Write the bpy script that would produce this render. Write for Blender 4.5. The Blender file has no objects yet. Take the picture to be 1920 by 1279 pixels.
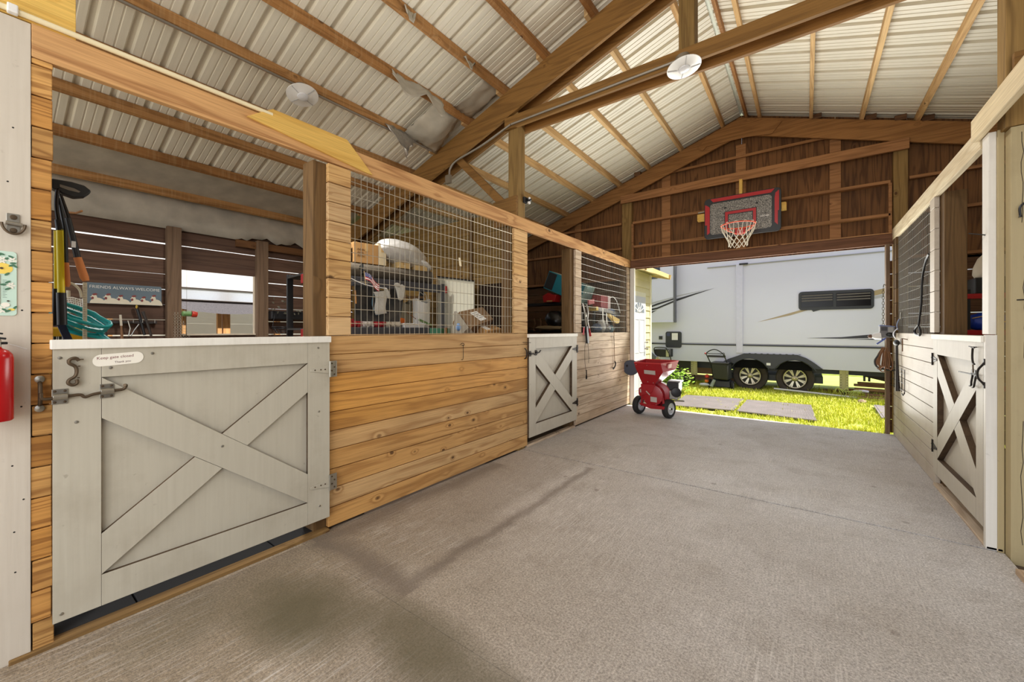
import bpy, bmesh, math, random
from mathutils import Vector, Matrix
random.seed(7)
scn = bpy.context.scene
COL = scn.collection
PI = math.pi
V = Vector

# ------------------------------------------------------------------ materials
def new_mat(name):
    m = bpy.data.materials.new(name); m.use_nodes = True
    nt = m.node_tree
    return m, nt, nt.nodes['Principled BSDF'], nt.nodes, nt.links

def rgb(c):
    # sRGB 0-255 -> linear
    out = []
    for x in c:
        x = x / 255.0
        out.append(x / 12.92 if x <= 0.04045 else ((x + 0.055) / 1.055) ** 2.4)
    return (out[0], out[1], out[2], 1.0)

MATS = {}
def plain(name, col, rough=0.6, metal=0.0, spec=0.5, var=0.06, vscale=12.0, bump=0.0):
    if name in MATS: return MATS[name]
    m, nt, p, N, L = new_mat(name)
    tc = N.new('ShaderNodeTexCoord'); no = N.new('ShaderNodeTexNoise')
    no.inputs['Scale'].default_value = vscale; no.inputs['Detail'].default_value = 5
    L.new(tc.outputs['Object'], no.inputs['Vector'])
    mx = N.new('ShaderNodeMix'); mx.data_type = 'RGBA'
    c = rgb(col)
    mx.inputs[6].default_value = (c[0]*(1-var*2), c[1]*(1-var*2), c[2]*(1-var*2), 1)
    mx.inputs[7].default_value = (min(1, c[0]*(1+var)), min(1, c[1]*(1+var)), min(1, c[2]*(1+var)), 1)
    L.new(no.outputs['Fac'], mx.inputs[0]); L.new(mx.outputs[2], p.inputs['Base Color'])
    p.inputs['Roughness'].default_value = rough; p.inputs['Metallic'].default_value = metal
    p.inputs['Specular IOR Level'].default_value = spec
    if bump:
        b = N.new('ShaderNodeBump'); b.inputs['Strength'].default_value = bump; b.inputs['Distance'].default_value = 0.01
        L.new(no.outputs['Fac'], b.inputs['Height']); L.new(b.outputs['Normal'], p.inputs['Normal'])
    MATS[name] = m
    return m

def math_node(N, L, op, a, b=None, clamp=False):
    n = N.new('ShaderNodeMath'); n.operation = op; n.use_clamp = clamp
    for i, x in enumerate((a, b)):
        if x is None: continue
        if isinstance(x, (int, float)): n.inputs[i].default_value = x
        else: L.new(x, n.inputs[i])
    return n.outputs[0]

def ramp(N, L, fac, stops):
    r = N.new('ShaderNodeValToRGB')
    e = r.color_ramp.elements
    e[0].position, e[0].color = stops[0][0], stops[0][1]
    e[1].position, e[1].color = stops[-1][0], stops[-1][1]
    for s in stops[1:-1]:
        k = e.new(s[0]); k.color = s[1]
    L.new(fac, r.inputs[0])
    return r.outputs['Color'], r.outputs['Alpha']

def mixc(N, L, fac, a, b, mode='MIX'):
    m = N.new('ShaderNodeMix'); m.data_type = 'RGBA'; m.blend_type = mode
    for i, x in ((0, fac), (6, a), (7, b)):
        if isinstance(x, (int, float)): m.inputs[i].default_value = x
        elif isinstance(x, tuple): m.inputs[i].default_value = x
        else: L.new(x, m.inputs[i])
    return m.outputs[2]

def wood(name, base, dark, alt=None, axis=1, rough=0.75, knots=0.5, grain=1.0, var=0.25,
         dirt=None, dirt_amt=0.3, saw=0.0, bump=0.25, fade=None, flat=None, ringmix=0.45, kscale=1.0):
    """procedural timber: grain runs along object axis `axis`; each board (mesh island) gets its own offset and tone"""
    if name in MATS: return MATS[name]
    m, nt, p, N, L = new_mat(name)
    tc = N.new('ShaderNodeTexCoord'); geo = N.new('ShaderNodeNewGeometry'); oi = N.new('ShaderNodeObjectInfo')
    rnd = math_node(N, L, 'FRACT', math_node(N, L, 'ADD', geo.outputs['Random Per Island'], oi.outputs['Random']))
    off = N.new('ShaderNodeCombineXYZ')
    for i, k in enumerate((17.3, 31.7, 23.1)):
        L.new(math_node(N, L, 'MULTIPLY', rnd, k), off.inputs[i])
    add = N.new('ShaderNodeVectorMath'); add.operation = 'ADD'
    L.new(tc.outputs['Object'], add.inputs[0]); L.new(off.outputs[0], add.inputs[1])
    mp = N.new('ShaderNodeMapping'); L.new(add.outputs[0], mp.inputs['Vector'])
    sc = [6.0, 6.0, 6.0]; sc[axis] = 0.42
    mp.inputs['Scale'].default_value = sc
    mk = N.new('ShaderNodeMapping'); L.new(add.outputs[0], mk.inputs['Vector'])
    sk = [4.6, 4.6, 4.6]; sk[axis] = 3.0
    if flat is not None: sk[flat] = 0.3
    mk.inputs['Scale'].default_value = sk
    vo = N.new('ShaderNodeTexVoronoi'); vo.inputs['Scale'].default_value = 1.15*kscale
    L.new(mk.outputs[0], vo.inputs['Vector'])
    sep = N.new('ShaderNodeSeparateColor'); L.new(vo.outputs['Color'], sep.inputs[0])
    has = math_node(N, L, 'LESS_THAN', sep.outputs[0], knots)
    kd = math_node(N, L, 'ADD', vo.outputs['Distance'], math_node(N, L, 'MULTIPLY', math_node(N, L, 'SUBTRACT', 1.0, has), 5.0))
    n1 = N.new('ShaderNodeTexNoise'); n1.inputs['Scale'].default_value = 1.0
    n1.inputs['Detail'].default_value = 3; n1.inputs['Roughness'].default_value = 0.45; n1.inputs['Distortion'].default_value = 0.3
    L.new(mp.outputs[0], n1.inputs['Vector'])
    swirl = math_node(N, L, 'POWER', 2.71828, math_node(N, L, 'MULTIPLY', kd, -11.0))
    fld = math_node(N, L, 'ADD', math_node(N, L, 'MULTIPLY', n1.outputs['Fac'], 46.0*grain), math_node(N, L, 'MULTIPLY', swirl, 20.0))
    ring = math_node(N, L, 'ADD', math_node(N, L, 'MULTIPLY', math_node(N, L, 'SINE', fld), 0.5), 0.5)
    ring = math_node(N, L, 'POWER', ring, 3.0)
    # fine fibres
    mf = N.new('ShaderNodeMapping'); L.new(add.outputs[0], mf.inputs['Vector'])
    sf = [160.0, 160.0, 160.0]; sf[axis] = 4.0
    mf.inputs['Scale'].default_value = sf
    n2 = N.new('ShaderNodeTexNoise'); n2.inputs['Scale'].default_value = 1.0; n2.inputs['Detail'].default_value = 2
    L.new(mf.outputs[0], n2.inputs['Vector'])
    n3 = N.new('ShaderNodeTexNoise'); n3.inputs['Scale'].default_value = 1.7; n3.inputs['Detail'].default_value = 4
    L.new(add.outputs[0], n3.inputs['Vector'])
    cb, cd = rgb(base), rgb(dark); ca = rgb(alt) if alt else cb
    tone_f = rnd
    if fade:
        # fade = (axis index, start, end): boards weather towards `alt` along this axis of the object
        sx = N.new('ShaderNodeSeparateXYZ'); L.new(tc.outputs['Object'], sx.inputs[0])
        mr = N.new('ShaderNodeMapRange'); L.new(sx.outputs[fade[0]], mr.inputs[0])
        mr.inputs[1].default_value = fade[1]; mr.inputs[2].default_value = fade[2]
        m2 = N.new('ShaderNodeMapRange'); L.new(sx.outputs[2], m2.inputs[0]); m2.inputs[1].default_value = 0.75; m2.inputs[2].default_value = 0.45
        tone_f = math_node(N, L, 'ADD', math_node(N, L, 'ADD', math_node(N, L, 'MULTIPLY', mr.outputs[0], 0.45), math_node(N, L, 'MULTIPLY', m2.outputs[0], 0.35)), math_node(N, L, 'MULTIPLY', math_node(N, L, 'GREATER_THAN', rnd, 0.72), 0.6), clamp=True)
    col = mixc(N, L, tone_f, cb, ca)
    col = mixc(N, L, math_node(N, L, 'MULTIPLY', ring, ringmix), col, cd)
    fib, _ = ramp(N, L, n2.outputs['Fac'], [(0.25, (0.72, 0.70, 0.68, 1)), (0.7, (1.08, 1.08, 1.08, 1))])
    col = mixc(N, L, 0.8, col, fib, 'MULTIPLY')
    if var:
        val = math_node(N, L, 'ADD', 1.0 - var * 0.5, math_node(N, L, 'MULTIPLY', math_node(N, L, 'FRACT', math_node(N, L, 'MULTIPLY', rnd, 7.13)), var))
        hs = N.new('ShaderNodeHueSaturation'); L.new(col, hs.inputs['Color']); L.new(val, hs.inputs['Value'])
        col = hs.outputs[0]
    if dirt:
        _, da = ramp(N, L, n3.outputs['Fac'], [(0.45, (0, 0, 0, 0)), (0.75, (1, 1, 1, 1))])
        col = mixc(N, L, math_node(N, L, 'MULTIPLY', da, dirt_amt), col, rgb(dirt))
    if saw:
        ms = N.new('ShaderNodeMapping'); L.new(add.outputs[0], ms.inputs['Vector'])
        ss = [3.0, 3.0, 3.0]; ss[axis] = 55.0
        ms.inputs['Scale'].default_value = ss
        n4 = N.new('ShaderNodeTexNoise'); n4.inputs['Scale'].default_value = 1.0
        L.new(ms.outputs[0], n4.inputs['Vector'])
        _, sa = ramp(N, L, n4.outputs['Fac'], [(0.5, (0, 0, 0, 0)), (0.72, (1, 1, 1, 1))])
        col = mixc(N, L, math_node(N, L, 'MULTIPLY', sa, saw), col, rgb((224, 190, 140)))
    kc, ka = ramp(N, L, kd, [(0.0, (1, 1, 1, 1)), (0.05, (1, 1, 1, 1)), (0.11, (0, 0, 0, 0))])
    kcol = rgb((72, 40, 18))
    col = mixc(N, L, math_node(N, L, 'MULTIPLY', ka, 0.85), col, kcol)
    L.new(col, p.inputs['Base Color'])
    p.inputs['Roughness'].default_value = rough; p.inputs['Specular IOR Level'].default_value = 0.3
    b = N.new('ShaderNodeBump'); b.inputs['Strength'].default_value = bump; b.inputs['Distance'].default_value = 0.004
    L.new(math_node(N, L, 'SUBTRACT', n2.outputs['Fac'], math_node(N, L, 'MULTIPLY', ring, 0.35)), b.inputs['Height'])
    L.new(b.outputs['Normal'], p.inputs['Normal'])
    MATS[name] = m
    return m

def painted(name, col, dirt=(120, 100, 75), amt=0.35, rough=0.55, streak=2, scale=3.0):
    if name in MATS: return MATS[name]
    m, nt, p, N, L = new_mat(name)
    tc = N.new('ShaderNodeTexCoord')
    n1 = N.new('ShaderNodeTexNoise'); n1.inputs['Scale'].default_value = scale; n1.inputs['Detail'].default_value = 6; n1.inputs['Roughness'].default_value = 0.65
    L.new(tc.outputs['Object'], n1.inputs['Vector'])
    mp = N.new('ShaderNodeMapping'); L.new(tc.outputs['Object'], mp.inputs['Vector'])
    s = [60.0, 60.0, 60.0]; s[streak] = 2.5
    mp.inputs['Scale'].default_value = s
    n2 = N.new('ShaderNodeTexNoise'); n2.inputs['Scale'].default_value = 1; n2.inputs['Detail'].default_value = 3
    L.new(mp.outputs[0], n2.inputs['Vector'])
    n3 = N.new('ShaderNodeTexNoise'); n3.inputs['Scale'].default_value = 26; n3.inputs['Detail'].default_value = 4
    L.new(tc.outputs['Object'], n3.inputs['Vector'])
    _, a = ramp(N, L, n1.outputs['Fac'], [(0.5, (0, 0, 0, 0)), (0.85, (1, 1, 1, 1))])
    c = mixc(N, L, math_node(N, L, 'MULTIPLY', a, amt), rgb(col), rgb(dirt))
    f, _ = ramp(N, L, n2.outputs['Fac'], [(0.2, (0.93, 0.92, 0.91, 1)), (0.7, (1.02, 1.02, 1.02, 1))])
    c = mixc(N, L, 0.9, c, f, 'MULTIPLY')
    _, sp = ramp(N, L, n3.outputs['Fac'], [(0.70, (0, 0, 0, 0)), (0.78, (1, 1, 1, 1))])
    c = mixc(N, L, math_node(N, L, 'MULTIPLY', sp, amt), c, rgb((95, 75, 55)))
    L.new(c, p.inputs['Base Color'])
    p.inputs['Roughness'].default_value = rough; p.inputs['Specular IOR Level'].default_value = 0.35
    b = N.new('ShaderNodeBump'); b.inputs['Strength'].default_value = 0.12; b.inputs['Distance'].default_value = 0.004
    L.new(n2.outputs['Fac'], b.inputs['Height']); L.new(b.outputs['Normal'], p.inputs['Normal'])
    MATS[name] = m
    return m

# timber kinds
W_WALL = wood('wall_pine', (208, 150, 74), (142, 92, 42), (206, 168, 118), axis=1, knots=0.8, kscale=1.15, var=0.2, dirt=(150, 116, 76), dirt_amt=0.3, fade=(1, -1.3, 1.7), flat=0, ringmix=.5, grain=.8)
W_WALLZ = wood('jamb_pine', (196, 138, 68), (130, 80, 34), (206, 158, 94), axis=1, knots=0.35, grain=2.2, var=0.3, dirt=(110, 74, 38), dirt_amt=0.4, flat=0, ringmix=.65)
W_STRIP = wood('strip_pine', (212, 168, 106), (156, 108, 58), (216, 180, 132), axis=1, knots=0.35, grain=1.6, var=0.18, dirt=(150, 120, 88), dirt_amt=0.3, flat=0, ringmix=.55)
W_PALE = wood('bleached_pine', (204, 180, 152), (150, 122, 96), (212, 194, 172), axis=1, knots=0.45, var=0.16, dirt=(132, 108, 84), dirt_amt=0.5, flat=0)
W_BEAM = wood('beam_pine', (208, 168, 122), (150, 98, 56), (208, 160, 106), axis=1, knots=0.6, var=0.1, flat=0, ringmix=.6, kscale=.8)
W_BEAMR = wood('bleached_beam', (220, 206, 176), (180, 154, 116), (212, 194, 158), axis=1, knots=0.3, var=0.12, flat=0)
W_RAFT = wood('rafter_timber', (134, 98, 50), (92, 62, 26), (142, 102, 54), axis=0, knots=0.4, var=0.18, flat=1)
W_RAFTG = wood('gable_rafter_timber', (156, 112, 66), (110, 74, 38), (148, 104, 58), axis=0, knots=0.4, var=0.18, flat=1)
W_PURL = wood('purlin_rough', (160, 112, 64), (104, 66, 32), (176, 130, 80), axis=1, knots=0.3, var=0.3, saw=0.18)
W_PURL2 = wood('purlin_pale', (206, 166, 112), (158, 112, 66), (216, 182, 132), axis=1, knots=0.35, var=0.2, saw=0.15)  # far-bay copy; lighter timber plus the bay's brighter light put into the colour
W_POST = wood('treated_post', (136, 108, 62), (92, 66, 32), (146, 116, 68), axis=2, knots=0.4, var=0.15)
W_POSTD = wood('dark_post', (104, 80, 50), (68, 48, 26), (116, 88, 54), axis=2, knots=0.45, var=0.2)
W_PLY = wood('dark_plywood', (116, 78, 44), (70, 42, 20), (130, 90, 52), axis=2, knots=0.15, grain=1.2, var=0.25, dirt=(64, 42, 26), dirt_amt=0.5, flat=1, ringmix=.7)
W_GIRT = wood('girt_timber', (150, 106, 66), (104, 68, 36), (166, 118, 76), axis=0, knots=0.3, var=0.15)
W_DARK = wood('dark_siding', (92, 68, 54), (58, 40, 30), (104, 78, 62), axis=1, knots=0.2, var=0.25, dirt=(60, 46, 38), dirt_amt=0.4)
W_DARKX = wood('dark_siding_cross', (104, 74, 50), (62, 40, 24), (116, 84, 58), axis=0, knots=0.2, var=0.25)
W_PART = wood('partition_pine', (128, 101, 52), (92, 66, 30), (136, 106, 58), axis=0, knots=0.3, var=0.2)
W_GUSS = wood('yellow_plywood', (226, 186, 98), (202, 152, 66), (222, 180, 96), axis=1, knots=0.2, var=0.05, grain=0.5, flat=0)
W_CRATE = wood('scrap_timber', (176, 138, 98), (120, 88, 56), (140, 106, 72), axis=0, knots=0.2, var=0.4)
P_GATE = painted('gate_paint', (188, 181, 164), (124, 106, 80), 0.32)
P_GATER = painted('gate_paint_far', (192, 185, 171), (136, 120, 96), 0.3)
P_CAP = painted('cap_paint', (236, 232, 222), (150, 140, 110), 0.35)
P_WHITE = painted('board_paint', (202, 192, 177), (150, 130, 104), 0.2)
P_TAN = painted('tan_paint', (176, 160, 122), (110, 92, 60), 0.3)
P_WHITER = painted('white_post_paint', (222, 218, 210), (150, 140, 120), 0.25)
P_RWALL = painted('whitewash', (190, 179, 164), (146, 122, 94), 0.75, streak=1, scale=2.2)
BLACK = plain('black_plastic', (26, 26, 28), 0.45)
BLACKM = plain('black_iron', (38, 32, 28), 0.5, 0.6)
STEEL = plain('zinc_steel', (176, 172, 162), 0.35, 0.9, var=0.15, vscale=40)
RUST = plain('old_iron', (96, 80, 62), 0.55, 0.7, var=0.2, vscale=50)
DARKHOLE = plain('dark_lining', (22, 18, 14), 0.9)
RED = plain('red_enamel', (190, 14, 22), 0.25, 0.0)
REDP = plain('red_plastic', (170, 22, 24), 0.45)
WHITE = plain('white_plastic', (232, 230, 226), 0.4)
GALV = plain('galvanised_wire', (198, 190, 172), 0.4, 0.75, var=0.1)
RUBBER = plain('rubber', (34, 33, 33), 0.8, var=0.15)
CARD = plain('cardboard', (176, 132, 78), 0.85, var=0.06)
CARDD = plain('brown_cardboard', (128, 98, 66), 0.85, var=0.06)
CONDUIT = plain('conduit_grey', (150, 142, 130), 0.45, 0.3)
PVC = plain('pvc_cream', (236, 222, 184), 0.4)

def roof_mat():
    m, nt, p, N, L = new_mat('roof_sheet')
    tc = N.new('ShaderNodeTexCoord')
    n1 = N.new('ShaderNodeTexNoise'); n1.inputs['Scale'].default_value = 1.1; n1.inputs['Detail'].default_value = 5
    L.new(tc.outputs['Object'], n1.inputs['Vector'])
    mp = N.new('ShaderNodeMapping'); L.new(tc.outputs['Object'], mp.inputs['Vector']); mp.inputs['Scale'].default_value = (1.2, 30, 1.2)
    n2 = N.new('ShaderNodeTexNoise'); n2.inputs['Scale'].default_value = 1; n2.inputs['Detail'].default_value = 4
    L.new(mp.outputs[0], n2.inputs['Vector'])
    _, a = ramp(N, L, n1.outputs['Fac'], [(0.45, (0, 0, 0, 0)), (0.8, (1, 1, 1, 1))])
    c = mixc(N, L, math_node(N, L, 'MULTIPLY', a, 0.25), rgb((232, 226, 210)), rgb((190, 180, 160)))
    f, _ = ramp(N, L, n2.outputs['Fac'], [(0.25, (0.9, 0.9, 0.89, 1)), (0.7, (1.02, 1.02, 1.02, 1))])
    c = mixc(N, L, 0.9, c, f, 'MULTIPLY')
    L.new(c, p.inputs['Base Color']); p.inputs['Roughness'].default_value = 0.42; p.inputs['Specular IOR Level'].default_value = 0.4
    return m
ROOF = roof_mat()
INSUL = plain('foil_insulation', (198, 190, 174), 0.55, 0.15, var=0.25, vscale=5, bump=0.5)
FOIL = plain('crumpled_foil', (190, 184, 176), 0.32, 0.7, var=0.2, vscale=18, bump=1.0)

def floor_mat():
    m, nt, p, N, L = new_mat('concrete')
    tc = N.new('ShaderNodeTexCoord'); sx = N.new('ShaderNodeSeparateXYZ'); L.new(tc.outputs['Object'], sx.inputs[0])
    def noise(scale, detail=6, rough=0.6, vec=None, dist=0.0):
        n = N.new('ShaderNodeTexNoise'); n.inputs['Scale'].default_value = scale; n.inputs['Detail'].default_value = detail
        n.inputs['Roughness'].default_value = rough; n.inputs['Distortion'].default_value = dist
        L.new(vec if vec else tc.outputs['Object'], n.inputs['Vector']); return n.outputs['Fac']
    big = noise(0.55, 4); mid = noise(3.2, 6); fine = noise(95, 4, 0.7); grit = noise(260, 2, 0.7)
    mp = N.new('ShaderNodeMapping'); L.new(tc.outputs['Object'], mp.inputs['Vector']); mp.inputs['Scale'].default_value = (120, 5.0, 1)
    broom = noise(1.0, 4, 0.6, mp.outputs[0])
    _, bg = ramp(N, L, big, [(0.35, (0, 0, 0, 0)), (0.7, (1, 1, 1, 1))])
    # browner, dirtier concrete at the front left; paleness towards the far door paints in its daylight
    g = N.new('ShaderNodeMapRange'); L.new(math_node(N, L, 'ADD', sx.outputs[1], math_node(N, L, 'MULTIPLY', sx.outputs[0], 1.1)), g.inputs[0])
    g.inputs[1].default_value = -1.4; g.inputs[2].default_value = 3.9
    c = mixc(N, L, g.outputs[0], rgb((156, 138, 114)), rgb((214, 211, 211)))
    c = mixc(N, L, math_node(N, L, 'MULTIPLY', bg, 0.55), c, rgb((160, 147, 130)))
    _, ma = ramp(N, L, mid, [(0.5, (0, 0, 0, 0)), (0.8, (1, 1, 1, 1))])
    c = mixc(N, L, math_node(N, L, 'MULTIPLY', ma, 0.42), c, rgb((134, 120, 104)))
    ff, _ = ramp(N, L, fine, [(0.32, (0.45, 0.44, 0.43, 1)), (0.66, (1.28, 1.28, 1.28, 1))])
    c = mixc(N, L, 0.95, c, ff, 'MULTIPLY')
    gf, _ = ramp(N, L, grit, [(0.32, (0.62, 0.61, 0.6, 1)), (0.68, (1.18, 1.18, 1.18, 1))])
    c = mixc(N, L, 0.85, c, gf, 'MULTIPLY')
    m22 = noise(20, 5, .65)
    mf, _ = ramp(N, L, m22, [(0.36, (0.74, 0.73, 0.71, 1)), (0.64, (1.1, 1.1, 1.1, 1))])
    c = mixc(N, L, 0.4, c, mf, 'MULTIPLY')
    # pale scuffed broom lines in the middle of the aisle
    _, br = ramp(N, L, broom, [(0.50, (0, 0, 0, 0)), (0.80, (1, 1, 1, 1))])
    sc = noise(0.9, 3)
    _, sa = ramp(N, L, sc, [(0.40, (0, 0, 0, 0)), (0.60, (1, 1, 1, 1))])
    c = mixc(N, L, math_node(N, L, 'MULTIPLY', math_node(N, L, 'MULTIPLY', br, sa), 0.7), c, rgb((224, 218, 212)))
    # damp outline where a wet edge dried: band along x=-1.75 and across at y=1.42
    wob = math_node(N, L, 'MULTIPLY', math_node(N, L, 'SUBTRACT', noise(1.6, 5), 0.5), 0.34)
    def band(coord, centre, half, lo_c, lo, hi):
        d = math_node(N, L, 'ABSOLUTE', math_node(N, L, 'ADD', math_node(N, L, 'SUBTRACT', coord, centre), wob))
        mr = N.new('ShaderNodeMapRange'); L.new(d, mr.inputs[0]); mr.inputs[1].default_value = half; mr.inputs[2].default_value = half * 0.2
        a = math_node(N, L, 'MULTIPLY', math_node(N, L, 'GREATER_THAN', lo_c, lo), math_node(N, L, 'LESS_THAN', lo_c, hi))
        return math_node(N, L, 'MULTIPLY', mr.outputs[0], a)
    b1 = band(sx.outputs[0], -1.76, 0.07, sx.outputs[1], 1.36, 3.75)
    b2 = band(sx.outputs[1], 1.42, 0.12, sx.outputs[0], -2.6, -1.70)
    b3 = band(sx.outputs[0], -2.58, 0.13, sx.outputs[1], 1.36, 3.3)
    wet = math_node(N, L, 'MAXIMUM', math_node(N, L, 'MAXIMUM', b1, b2), b3)
    c = mixc(N, L, math_node(N, L, 'MULTIPLY', wet, 0.6), c, rgb((104, 92, 82)))
    # greenish oil smudge in front of the near gate
    def blob(cx, cy, rx, ry):
        a = math_node(N, L, 'POWER', math_node(N, L, 'DIVIDE', math_node(N, L, 'SUBTRACT', sx.outputs[0], cx), rx), 2.0)
        b = math_node(N, L, 'POWER', math_node(N, L, 'DIVIDE', math_node(N, L, 'SUBTRACT', sx.outputs[1], cy), ry), 2.0)
        d = math_node(N, L, 'SUBTRACT', 1.0, math_node(N, L, 'ADD', a, b))
        return math_node(N, L, 'MULTIPLY', math_node(N, L, 'MAXIMUM', math_node(N, L, 'ADD', d, math_node(N, L, 'MULTIPLY', wob, 4.0)), 0.0), 1.0, clamp=True)
    for cx, cy, rx, ry, a in ((-2.05, 1.0, 0.45, 0.3, 0.85), (-1.35, 1.22, 0.6, 0.2, 0.7), (-2.42, 0.75, 0.28, 0.5, 0.4), (-0.7, 1.12, 0.75, 0.25, 0.5)):
        c = mixc(N, L, math_node(N, L, 'MULTIPLY', blob(cx, cy, rx, ry), a), c, rgb((92, 84, 62)))
    vo = N.new('ShaderNodeTexVoronoi'); vo.inputs['Scale'].default_value = 2.3; L.new(tc.outputs['Object'], vo.inputs['Vector'])
    _, sp = ramp(N, L, vo.outputs['Distance'], [(0.03, (1, 1, 1, 1)), (0.07, (0, 0, 0, 0))])
    c = mixc(N, L, math_node(N, L, 'MULTIPLY', sp, 0.45), c, rgb((90, 74, 58)))
    L.new(c, p.inputs['Base Color']); p.inputs['Roughness'].default_value = 0.6; p.inputs['Specular IOR Level'].default_value = 0.45
    b = N.new('ShaderNodeBump'); b.inputs['Strength'].default_value = 0.3; b.inputs['Distance'].default_value = 0.004
    L.new(math_node(N, L, 'ADD', fine, grit), b.inputs['Height']); L.new(b.outputs['Normal'], p.inputs['Normal'])
    return m
CONC = floor_mat()

# ------------------------------------------------------------------ geometry
class M:
    def __init__(s): s.v = []; s.f = []
    def add(s, vs, fs):
        o = len(s.v); s.v += [tuple(x) for x in vs]; s.f += [tuple(o + i for i in f) for f in fs]; return s
    def box(s, x0, y0, z0, x1, y1, z1):
        x0, x1 = min(x0, x1), max(x0, x1); y0, y1 = min(y0, y1), max(y0, y1); z0, z1 = min(z0, z1), max(z0, z1)
        return s.hexa([(x0,y0,z0),(x1,y0,z0),(x1,y1,z0),(x0,y1,z0),(x0,y0,z1),(x1,y0,z1),(x1,y1,z1),(x0,y1,z1)])
    def hexa(s, p):
        return s.add(p, [(0,3,2,1),(4,5,6,7),(0,1,5,4),(1,2,6,5),(2,3,7,6),(3,0,4,7)])
    def prism(s, poly, vec):
        n = len(poly); vec = V(vec)
        vs = [V(p) for p in poly] + [V(p) + vec for p in poly]
        fs = [tuple(range(n))[::-1], tuple(range(n, 2*n))] + [(i, (i+1) % n, n + (i+1) % n, n + i) for i in range(n)]
        return s.add(vs, fs)
    def beam(s, a, b, w, h, up=(0, 0, 1)):
        """bar from a to b, w across, h along up"""
        a, b = V(a), V(b); d = (b - a).normalized(); u = V(up); u = (u - d * u.dot(d)).normalized(); r = d.cross(u)
        c = [r*(-w/2) + u*(-h/2), r*(w/2) + u*(-h/2), r*(w/2) + u*(h/2), r*(-w/2) + u*(h/2)]
        return s.hexa([a + c[0], a + c[1], b + c[1], b + c[0], a + c[3], a + c[2], b + c[2], b + c[3]])
    def tube(s, pts, r, n=8, closed=False, caps=True):
        pts = [V(p) for p in pts]; k = len(pts); rr = r if isinstance(r, (list, tuple)) else [r]*k
        t0 = (pts[1] - pts[0]).normalized()
        nrm = t0.cross(V((0, 0, 1)))
        if nrm.length < 1e-3: nrm = t0.cross(V((1, 0, 0)))
        nrm.normalize(); rings = []
        for i in range(k):
            if closed: t = (pts[(i+1) % k] - pts[i-1]).normalized()
            else: t = (pts[min(i+1, k-1)] - pts[max(i-1, 0)]).normalized()
            nrm = (nrm - t * nrm.dot(t)).normalized(); b = t.cross(nrm)
            rings.append([pts[i] + (nrm*math.cos(2*PI*j/n) + b*math.sin(2*PI*j/n)) * rr[i] for j in range(n)])
        vs = [p for q in rings for p in q]; fs = []
        m = k if closed else k - 1
        for i in range(m):
            a, b2 = i*n, ((i+1) % k)*n
            for j in range(n): fs.append((a + j, a + (j+1) % n, b2 + (j+1) % n, b2 + j))
        if caps and not closed: fs += [tuple(range(n))[::-1], tuple((k-1)*n + j for j in range(n))]
        return s.add(vs, fs)
    def cyl(s, a, b, r0, r1=None, n=20): return s.tube([a, b], [r0, r0 if r1 is None else r1], n)
    def lathe(s, prof, o, axis=(0, 0, 1), n=28):
        """prof: list of (radius, height along axis)"""
        o = V(o); ax = V(axis).normalized(); q = V((0, 0, 1)).rotation_difference(ax)
        vs = []; fs = []
        for r, h in prof:
            for j in range(n): vs.append(o + q @ V((max(r, 1e-4)*math.cos(2*PI*j/n), max(r, 1e-4)*math.sin(2*PI*j/n), h)))
        for i in range(len(prof) - 1):
            for j in range(n): fs.append((i*n + j, i*n + (j+1) % n, (i+1)*n + (j+1) % n, (i+1)*n + j))
        fs += [tuple(range(n))[::-1], tuple((len(prof)-1)*n + j for j in range(n))]
        return s.add(vs, fs)
    def ball(s, c, r, nu=16, nv=10, noise=0.0, seed=0, q=None):
        rd = random.Random(seed); c = V(c); r = r if isinstance(r, (tuple, list)) else (r, r, r); vs = []; fs = []
        for i in range(nv + 1):
            th = PI * i / nv
            for j in range(nu):
                ph = 2*PI*j/nu; k = 1 + noise*(rd.random() - .5)*2
                p = V((r[0]*math.sin(th)*math.cos(ph)*k, r[1]*math.sin(th)*math.sin(ph)*k, r[2]*math.cos(th)*k))
                if q: p = q @ p
                vs.append(c + p)
        for i in range(nv):
            for j in range(nu): fs.append((i*nu + j, (i+1)*nu + j, (i+1)*nu + (j+1) % nu, i*nu + (j+1) % nu))
        return s.add(vs, fs)
    def sheet(s, fn, nu, nv):
        vs = [fn(i/nu, j/nv) for i in range(nu+1) for j in range(nv+1)]
        fs = [(i*(nv+1)+j, (i+1)*(nv+1)+j, (i+1)*(nv+1)+j+1, i*(nv+1)+j+1) for i in range(nu) for j in range(nv)]
        return s.add(vs, fs)
    def build(s, name, mat, parent=None, bevel=0.0, smooth=False, solid=0.0, angle=40, subsurf=0):
        org = V((0, 0, 0))
        if parent is not None:
            r = parent
            while r is not None: org += V(r.location); r = r.parent
            vs = [tuple(V(p) - org) for p in s.v]
            loc = (0, 0, 0)
        else:
            xs = [p[0] for p in s.v]; ys = [p[1] for p in s.v]; zs = [p[2] for p in s.v]
            org = V(((min(xs)+max(xs))/2, (min(ys)+max(ys))/2, min(zs)))
            vs = [tuple(V(p) - org) for p in s.v]; loc = org
        me = bpy.data.meshes.new(name); me.from_pydata(vs, [], s.f); me.update()
        bm = bmesh.new(); bm.from_mesh(me); bmesh.ops.recalc_face_normals(bm, faces=bm.faces); bm.to_mesh(me); bm.free()
        o = bpy.data.objects.new(name, me); COL.objects.link(o); o.location = loc
        if parent is not None: o.parent = parent
        me.materials.append(mat)
        if smooth:
            for p in me.polygons: p.use_smooth = True
            if angle: me.set_sharp_from_angle(angle=math.radians(angle))
        if solid:
            md = o.modifiers.new('thickness', 'SOLIDIFY'); md.thickness = solid; md.offset = 0
        if subsurf:
            md = o.modifiers.new('smooth', 'SUBSURF'); md.levels = subsurf; md.render_levels = subsurf
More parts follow.
